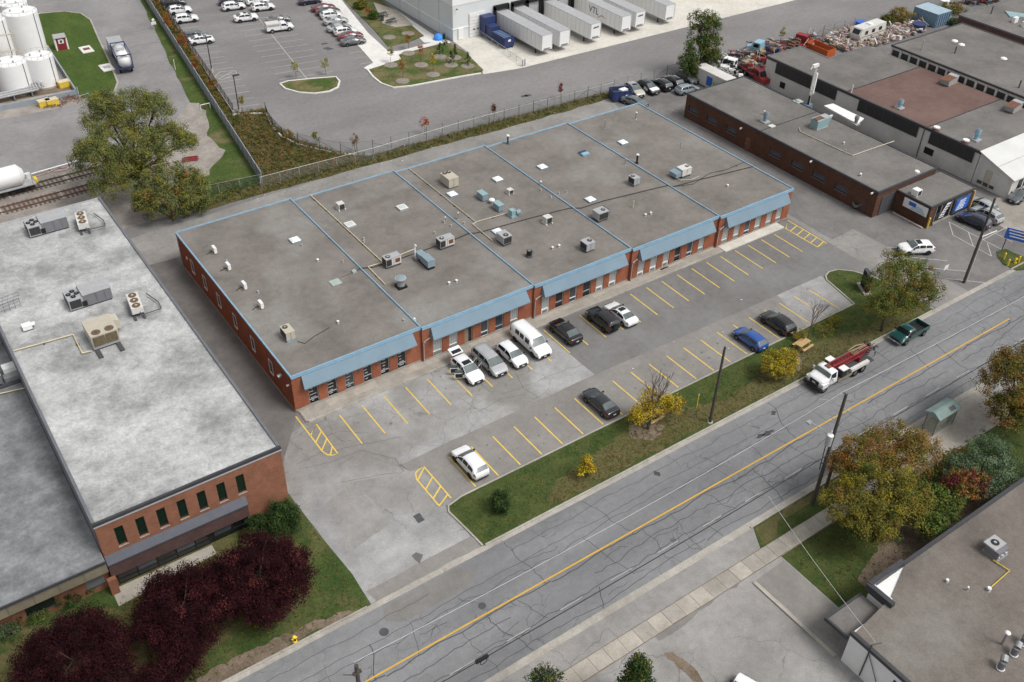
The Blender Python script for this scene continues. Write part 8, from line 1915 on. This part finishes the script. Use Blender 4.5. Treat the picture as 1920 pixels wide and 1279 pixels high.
# ---- railway
def track(label, y0, y1, x0, x1, rail_m, pale):
    t = thing('railway_track', label, 'railway track', (0, 0, 0), 0, 'railway tracks')
    f = lambda x: y0 + (y1 - y0) * (x - x0) / (x1 - x0); a = math.atan2(y1 - y0, x1 - x0)
    tm = MB().box(-.12, -1.3, -.05, .12, 1.3, .1).mesh('tie', M['tie']); tp_ = MB().box(-.13, -1.3, -.05, .13, 1.3, .11).mesh('tie', M['tie_p'])
    k = 0; x = x0
    while x < x1:
        put('tie', tp_ if (k * 7 + pale) % 13 == 0 else tm, t, (x, f(x) + rr.uniform(-.06, .06), .0), a + rr.uniform(-.02, .02)); x += .62; k += 1
    for s in (-.72, .72): MB().prism([(x0, y0 + s - .04), (x1, y1 + s - .04), (x1, y1 + s + .04), (x0, y0 + s + .04)], .1, .27).build('rail', M[rail_m], t)
track('nearer rusty railway track behind the left building', 59.3, 59.6, -40, 8, 'rust', 0)
track('farther dark railway track with the tank wagon', 63.3, 64.2, -40, 6, 'rail', 5)
t = thing('tank_wagon', 'white railway tank wagon at the left picture edge', 'rail wagon', (-17.4, 63.55, .25), R(1))
MB().cyl((-6.5, 0, 2.3), (5.6, 0, 2.3), 1.45, 1.45, 28, 0, False).build('tank', M['tank'], t, True); MB().cyl((5.6, 0, 2.3), (6.2, 0, 2.3), 1.45, .7, 28).build('tank_end', M['tank'], t)
MB().box(-7.4, -1.3, .85, 7.3, 1.3, 1.0).build('frame', M['lgrey'], t)
for bx in (-5, 5.0):
    g = empty('bogie', (bx, 0, 0)); g.parent = t; MB().box(-1.4, -1.0, .3, 1.4, 1.0, .8).build('bogie_frame', M['black'], g)
    for wx in (-.9, .9): MB().cyl((wx, -.85, .42), (wx, .85, .42), .42, .42, 14).build('axle_wheels', M['rail'], g)
MB().tube([(6.9, -1.2, 1), (6.9, -1.2, 2.3), (6.9, 1.2, 2.3), (6.9, 1.2, 1)], .04, 5).tube([(7.2, .3, 1), (7.2, .3, 2.5)], .04, 5).build('end_rail', M['lgrey'], t); MB().cyl((6.8, .9, 1.0), (6.8, .9, 1.7), .4, .4, 12).build('valve_drum', M['white'], t); MB().box(7.3, -.6, .7, 7.7, .6, 1.2).build('coupler', M['yel'], t)
a, b = gp(42, 332, .4), gp(165, 297, .4); t = thing('loading_pipe', 'long pale pipe beside the farther track', 'pipe'); MB().tube([(a[0], a[1], .5), (b[0], b[1], .5)], .09, 6).build('pipe', M['white'], t)
for q in (.1, .4, .7, .95): MB().box(a[0] + (b[0] - a[0]) * q - .08, a[1] + (b[1] - a[1]) * q - .1, 0, a[0] + (b[0] - a[0]) * q + .08, a[1] + (b[1] - a[1]) * q + .1, .42).build('support', M['dgrey'], t)
P = [gp(u, v, .1) + (.1,) for u, v in ((62, 332), (85, 325), (110, 315), (128, 313), (125, 318), (100, 322))]; t = thing('red_hose', 'faded red hose lying beside the farther track', 'hose'); MB().tube(P, .1, 6).build('hose', M['rubble_p'], t)
x, y = gp(355, 300); t = thing('red_pallet_frame', 'red steel frames lying on the gravel by the willow', 'steel frame', (x, y, .06), R(-15))
for k in range(5): MB().box(-1.2 + .12 * k, -.7 + .32 * k, .05 + .06 * (k % 2), 1.2 + .2 * (k % 2), -.6 + .32 * k, .17 + .06 * (k % 2)).build('bar', M['red'], t)
for s in (-.9, .9): MB().box(s - .06, -.9, .0, s + .06, .9, .06).build('cross_bar', M['dgrey'], t)
x, y = gp(322, 235); t = thing('scrap_wheel', 'old tyre and wheel lying at the gravel edge', 'tyre', (x, y, .05)); MB().cyl((0, 0, 0), (0, 0, .3), .55, .55, 16).build('tyre', M['tyre'], t); MB().cyl((0, 0, .3), (0, 0, .32), .3, .3, 12).build('hub', M['wood2'], t)
# ---- depot extras
t = thing('compactor', 'dark blue waste compactor docked beside the white trailers', 'compactor', (76.5, 75.0, 0))
MB().box(-1.1, -4.4, .3, 1.1, -4.3, 2.1).box(-1.1, -4.3, .3, -1.0, .2, 2.1).box(1.0, -4.3, .3, 1.1, .2, 2.1).box(-1.0, -4.3, .3, 1.0, .2, 1.9).build('container', M['blue'], t); MB().box(-1.0, .2, .3, 1.0, 2.0, 2.7).build('ram_housing', M['blue'], t); MB().box(-1.2, 2.0, .3, 1.2, 3.9, 4.0).build('chute', M['blue'], t)
for k in range(7): MB().box(-1.17, -4.2 + .65 * k, .4, -1.1, -4.08 + .65 * k, 2.1).box(1.1, -4.2 + .65 * k, .4, 1.17, -4.08 + .65 * k, 2.1).build('rib', M['blue'], t); MB().box(-1.0, -4.2 + .65 * k, 1.9, 1.0, -4.08 + .65 * k, 1.98).build('cover_slat', M['contblue'], t)
for s in (-.8, .8): MB().box(s - .1, -4.3, 0, s + .1, 2, .3).build('skid', M['black'], t)
MB().box(-.3, -4.43, 1.3, .3, -4.4, 1.7).build('label_plate', M['white'], t)
fence('apron_fence', 'low galvanised fence beside the compactor on the apron', [(75.2, 78.5), (73.9, 62.6)], 1.1, 2.3, 'lgrey', 'lgrey', 'link', .03)
x, y = gp(822, 70, .4); t = thing('wrapped_bale', 'bright blue wrapped bundle at the depot corner', 'bundle', (x, y, 0)); MB().dome((0, 0, 0), 1.0, 1.2, 12, 4).build('wrap', M['brightblue'], t); MB().cyl((.7, -.7, 0), (.7, -.7, .6), .2, .2, 8).build('strap_block', M['blue'], t)
# ---- behind the plaza and the scrap yard
x, y = gp(1163, 178, .8); t = thing('blue_dumpster', 'dark blue open dumpster with white sheets behind the plaza', 'dumpster', (x, y, 0), R(-20))
MB().box(-1.7, -1.1, .1, 1.7, -1.0, 1.9).box(-1.7, 1.0, .1, 1.7, 1.1, 1.9).box(-1.7, -1.0, .1, -1.6, 1.0, 1.9).box(1.6, -1.0, .1, 1.7, 1.0, 1.9).build('sides', M['blue'], t); MB().box(-1.599, -.999, .1, 1.599, .999, 1.2).build('refuse', M['dgrey'], t); MB().cbox(.5, .1, 1.3, 1.4, .9, .5, 0, .4).build('sheet_waste', M['white'], t); MB().box(.4, -1.13, .7, 1.0, -1.101, 1.2).build('label_plate', M['white'], t)
for k in range(4): MB().box(-1.5 + .95 * k, -1.16, .1, -1.4 + .95 * k, -1.101, 1.9).build('rib', M['blue'], t)
x, y = gp(515, 374); t = thing('green_dumpster', 'bright green dumpster showing behind the rear roof edge', 'dumpster', (15.2, 35.6, .02)); MB().add([(-1.0, -.8, .1), (1.0, -.8, .1), (1.0, .8, .1), (-1.0, .8, .1), (-1.0, -1.0, 1.2), (1.0, -1.0, 1.2), (1.0, .9, 1.6), (-1.0, .9, 1.6)], [(3, 2, 1, 0), (0, 1, 5, 4), (1, 2, 6, 5), (2, 3, 7, 6), (3, 0, 4, 7)]).build('bin', M['L_lgreen'], t); MB().add([(-1.02, -1.02, 1.22), (1.02, -1.02, 1.22), (1.02, .92, 1.64), (-1.02, .92, 1.64)], [(0, 1, 2, 3)]).build('lid', M['dgrey'], t)
t = thing('pale_container', 'pale grey container with blue and green lettered panel behind the plaza', 'container', (96.7, 36.4, 0), R(-90))
MB().box(-4.6, -1.2, .15, 4.6, 1.2, 2.9).build('box', M['whitewall'], t)
for k in range(18): MB().box(-4.5 + .5 * k, -1.26, .2, -4.3 + .5 * k, -1.201, 2.85).build('corrugation', M['whitewall'], t)
MB().box(-1.4, -1.29, .6, -.1, -1.262, 2.2).build('blue_panel', M['signblue'], t); MB().box(0, -1.29, .6, 3.0, -1.262, 2.0).build('green_panel', M['greencloth'], t)
for k in range(4): MB().box(.2 + .7 * k, -1.31, .8, .6 + .7 * k, -1.291, 1.7).build('panel_mark', M['sage_mark'], t)
rng = random.Random(8)
def junk(name, label, poly_px, n, mats, zs, sz, seed, cat='scrap'):
    """uncounted heap of odd pieces"""
    rng = random.Random(seed); P = gps(poly_px); mb = MB()
    xs_, ys_ = [p[0] for p in P], [p[1] for p in P]
    def inside(x, y):
        c = False
        for i in range(len(P)):
            a, b = P[i - 1], P[i]
            if (a[1] > y) != (b[1] > y) and x < (b[0] - a[0]) * (y - a[1]) / (b[1] - a[1]) + a[0]: c = not c
        return c
    k = 0
    while k < n:
        x, y = rng.uniform(min(xs_), max(xs_)), rng.uniform(min(ys_), max(ys_))
        if not inside(x, y): continue
        mm_ = rng.randrange(len(mats)); z = rng.uniform(0, zs)
        if rng.random() < .45: mb.cbox(x, y, z * .6, rng.uniform(*sz), rng.uniform(*sz) * .6, rng.uniform(.1, .6), mm_, rng.uniform(0, 3))
        else:
            a = rng.uniform(0, 3.14); L = rng.uniform(*sz); mb.tube([(x - L * math.cos(a), y - L * math.sin(a), z), (x + L * math.cos(a), y + L * math.sin(a), max(.1, z + rng.uniform(-.6, .6)))], rng.uniform(.04, .11), 4, mm_)
        k += 1
    o = mb.build(name, [M[q] for q in mats]); tag(o, label, cat, None, 'stuff')
junk('scrap_metal', 'scrap metal and rig parts heaped along the depot fence', [(1345, 118), (1400, 95), (1500, 78), (1530, 72), (1545, 90), (1480, 105), (1425, 128), (1420, 140), (1390, 130)], 420, ['rust', 'dgrey', 'red', 'black', 'lgrey', 'rubble_t'], 1.6, (.4, 1.8), 1)
junk('container_scrap', 'pipes and scrap piled on top of the pale container', [(1310, 128), (1330, 120), (1390, 155), (1385, 165)], 120, ['dgrey', 'lgrey', 'black', 'white'], 3.6, (.3, 1.0), 2)
junk('rubble_pile', 'pile of pink and tan demolition rubble beside the orange skip', [(1540, 78), (1580, 58), (1640, 55), (1690, 50), (1725, 45), (1740, 58), (1690, 75), (1640, 90), (1590, 102), (1570, 92)], 900, ['rubble_p', 'rubble_g', 'rubble_t', 'white', 'rubble_p'], 1.3, (.3, 1.1), 3, 'rubble')
junk('yard_scrap', 'odd scrap and equipment in the top right corner yard', [(1800, 5), (1870, -8), (1880, 2), (1860, 8), (1815, 12)], 120, ['dgrey', 'red', 'rust', 'contblue'], 1.6, (.4, 1.4), 4)
# old trucks in the scrap yard
def old_truck(label, u, v, rz, cabm, bed, group='old trucks in the scrap yard'):
    x, y = gp(u, v); t = thing('old_truck', label, 'truck', (x, y, 0), rz, group)
    MB().add([(.6, -1.15, .7), (3.4, -1.15, .7), (3.4, 1.15, .7), (.6, 1.15, .7), (.6, -1.1, 2.5), (2.0, -1.1, 2.5), (2.0, 1.1, 2.5), (.6, 1.1, 2.5), (2.5, -1.12, 1.6), (2.5, 1.12, 1.6), (3.4, -1.12, 1.45), (3.4, 1.12, 1.45)], [(4, 5, 6, 7), (5, 8, 9, 6), (8, 10, 11, 9), (10, 1, 2, 11), (0, 1, 10, 8, 5, 4), (2, 3, 7, 6, 9, 11), (3, 0, 4, 7)]).build('cab', M[cabm], t)
    MB().add([(2.06, -1.0, 2.42), (2.49, -1.0, 1.66), (2.49, 1.0, 1.66), (2.06, 1.0, 2.42)], [(0, 1, 2, 3)]).build('windscreen', M['cglass'], t)
    for s in (-1, 1): MB().box(.9, s * 1.14 - .02, 1.65, 1.9, s * 1.14 + .02, 2.3).build('side_window', M['cglass'], t)
    MB().box(-4.5, -.6, .6, .6, .6, .9).build('chassis', M['black'], t); MB().box(-4.4, -1.1, .9, .2, 1.1, 1.15).build('deck', M[bed], t)
    for k in range(6): MB().box(-4.2 + .7 * k, -.9 + .2 * (k % 3), 1.15, -3.7 + .7 * k, .3 + .25 * (k % 2), 1.6 + .25 * (k % 3)).build('deck_load', M[('dgrey', 'rust', bed)[k % 3]], t)
    for xx in (2.7, -2.3, -3.5):
        for s in (-1, 1):
            e = empty('wheel', (xx, s * .98, .5)); e.parent = t; tm, rm = WM[(.5, .28, 'rim')]; put('tyre', tm, e); put('rim', rm, e)
old_truck('white-cab old truck beside the pale container', 1372, 130, R(200), 'white', 'dgrey'); old_truck('bright blue truck wreck in the scrap yard', 1432, 105, R(110), 'skyblue', 'blue'); old_truck('red truck parked against the white industrial wall', 1418, 150, R(255), 'red', 'red'); old_truck('red rig truck along the depot fence in the scrap yard', 1495, 92, R(15), 'red', 'rust')
# upright drill mast
x, y = gp(1488, 178, 0); t = thing('drill_rig', 'upright white drill mast beside the white industrial wall', 'drill rig', (102.4, 21.0, 0))
MB().box(-1.4, -1.0, .3, 1.4, 1.0, .8).build('crawler_base', M['dgrey'], t); MB().box(-.7, -.5, .8, .6, .5, 1.8).build('engine_box', M['contblue'], t)
for s in (-.18, .18): MB().box(s - .07, -.1, .9, s + .07, .1, 8.2).build('mast_chord', M['offwhite'], t)
for k in range(14): MB().box(-.11, -.06, 1.2 + .5 * k, .11, .06, 1.3 + .5 * k).build('mast_rung', M['offwhite'], t)
MB().box(.45, -.12, 3.4, .75, .12, 7.0).build('rod_carousel', M['white'], t); MB().box(-.9, -.2, 8.2, .4, .2, 8.7).build('crown_block', M['white'], t); MB().tube([(-.9, 0, 8.5), (-1.3, 0, 8.0)], .08, 6).build('cable_arm', M['white'], t)
MB().cyl((-.3, -.25, 1.0), (-.3, -.25, 3.4), .16, .16, 8).build('drill_tube', M['black'], t)
# orange skip, caravan, containers
t = thing('orange_skip', 'orange open skip beside the rubble pile', 'skip', (124.8, 37.6, 0), R(90))
MB().box(-2.6, -1.2, .2, 2.6, -1.1, 1.7).box(-2.6, 1.1, .2, 2.6, 1.2, 1.7).box(-2.6, -1.1, .2, -2.5, 1.1, 1.7).box(2.5, -1.1, .2, 2.6, 1.1, 1.7).build('sides', M['orange'], t); MB().box(-2.499, -1.099, .2, 2.499, 1.099, .5).build('floor', M['wood2'], t)
for k in range(6): MB().box(-2.4 + .87 * k, -1.27, .25, -2.3 + .87 * k, -1.2, 1.7).box(-2.4 + .87 * k, 1.2, .25, -2.3 + .87 * k, 1.27, 1.7).build('rib', M['orange'], t)
x, y = gp(1629, 52, 1.4); t = thing('caravan', 'old white caravan trailer behind the rubble pile', 'caravan', (138.6, 37.8, 0), R(3))
MB().add([(-4.0, -1.2, .7), (3.6, -1.2, .7), (3.6, 1.2, .7), (-4.0, 1.2, .7), (-4.3, -1.2, 1.9), (-3.6, -1.15, 3.0), (3.8, -1.15, 3.0), (3.9, -1.2, 1.6), (-4.3, 1.2, 1.9), (-3.6, 1.15, 3.0), (3.8, 1.15, 3.0), (3.9, 1.2, 1.6)], [(5, 6, 10, 9), (4, 5, 9, 8), (0, 4, 8, 3), (1, 2, 11, 7), (7, 11, 10, 6), (0, 1, 7, 6, 5, 4), (2, 3, 8, 9, 10, 11), (3, 2, 1, 0)]).build('body', M['offwhite'], t)
for k in range(3): MB().box(-2.8 + 2.2 * k, -1.23, 1.8, -1.9 + 2.2 * k, -1.203, 2.5).build('window', M['cglass'], t)
MB().add([(-4.27, -.8, 1.95), (-4.27, .8, 1.95), (-3.75, .8, 2.78), (-3.75, -.8, 2.78)], [(0, 1, 2, 3)]).build('front_window', M['cglass'], t); MB().box(-4.0, -1.225, 1.35, 3.6, -1.202, 1.5).build('stripe', M['wood2'], t); MB().box(-.5, -.5, 3.0, .5, .5, 3.2).build('roof_vent', M['white'], t)
for xx in (-.5, .5):
    for s in (-1, 1):
        e = empty('wheel', (xx, s * 1.0, .34)); e.parent = t; tm, rm = WM[(.34, .22, 'rim')]; put('tyre', tm, e); put('rim', rm, e)
t = thing('shipping_container', 'blue-grey shipping container in the far right yard', 'container', (157.5, 37.1, 0), R(-90))
MB().box(-2.8, -2.2, .1, 2.8, 2.2, 2.7).build('box', M['contblue'], t); MB().box(-2.83, -2.23, 2.7, 2.83, 2.23, 2.78).build('roof', M['paleblue'], t)
for k in range(11): MB().box(-2.7 + .5 * k, -2.25, .2, -2.55 + .5 * k, -2.201, 2.6).build('corrugation', M['contblue'], t)
for k in range(6): MB().box(2.8, -2.0 + .75 * k, .2, 2.86, -1.9 + .75 * k, 2.6).build('lock_bar', M['blue'], t)
for u, v, lab, m_, sz in ((1612, 48, 'blue drum-like tank left of the caravan', 'signblue', .9), (1722, 52, 'dark blue tub at the end of the rubble pile', 'blue', 1.3), (1770, 8, 'white box beyond the blue-grey container', 'white', .9)):
    x, y = gp(u, v, .6); t = thing('yard_tub', lab, 'tub', (x, y, 0)); MB().cyl((0, 0, 0), (0, 0, 1.4), sz, sz * 1.05, 14).build('tub', M[m_], t); MB().cyl((0, 0, 1.4), (0, 0, 1.46), sz * 1.1, sz * 1.1, 14).build('rim', M[m_], t)
x, y = gp(1326, 190 - 8); t = thing('lumber_stack', 'stack of yellow lumber at the back of the brown brick building', 'lumber', (98.4, 33.0, 0), R(40))
for k in range(5): MB().box(-2, -.6 + .25 * k, .1 * (k % 2), 2, -.4 + .25 * k, .3 + .1 * (k % 2)).build('plank', M['wood'], t)
for s in (-1.2, 1.2): MB().box(s - .08, -.7, -.01, s + .08, .8, .05).build('bearer', M['wood2'], t)
# litter on the ground, scattered too small to count
rng = random.Random(12); mb = MB()
for k in range(38):
    x, y = (rng.uniform(12, 78), rng.uniform(42.6, 44.4)) if k < 30 else (rng.uniform(2, 60), rng.uniform(-24, -8)); s = rng.uniform(.04, .1)
    mb.cbox(x, y, .06 if k < 30 else .03, s * 2, s, .03, 0, rng.uniform(0, 3))
tag(mb.build('litter', M['white']), 'scraps of white litter along the lane and lot', 'litter', None, 'stuff')
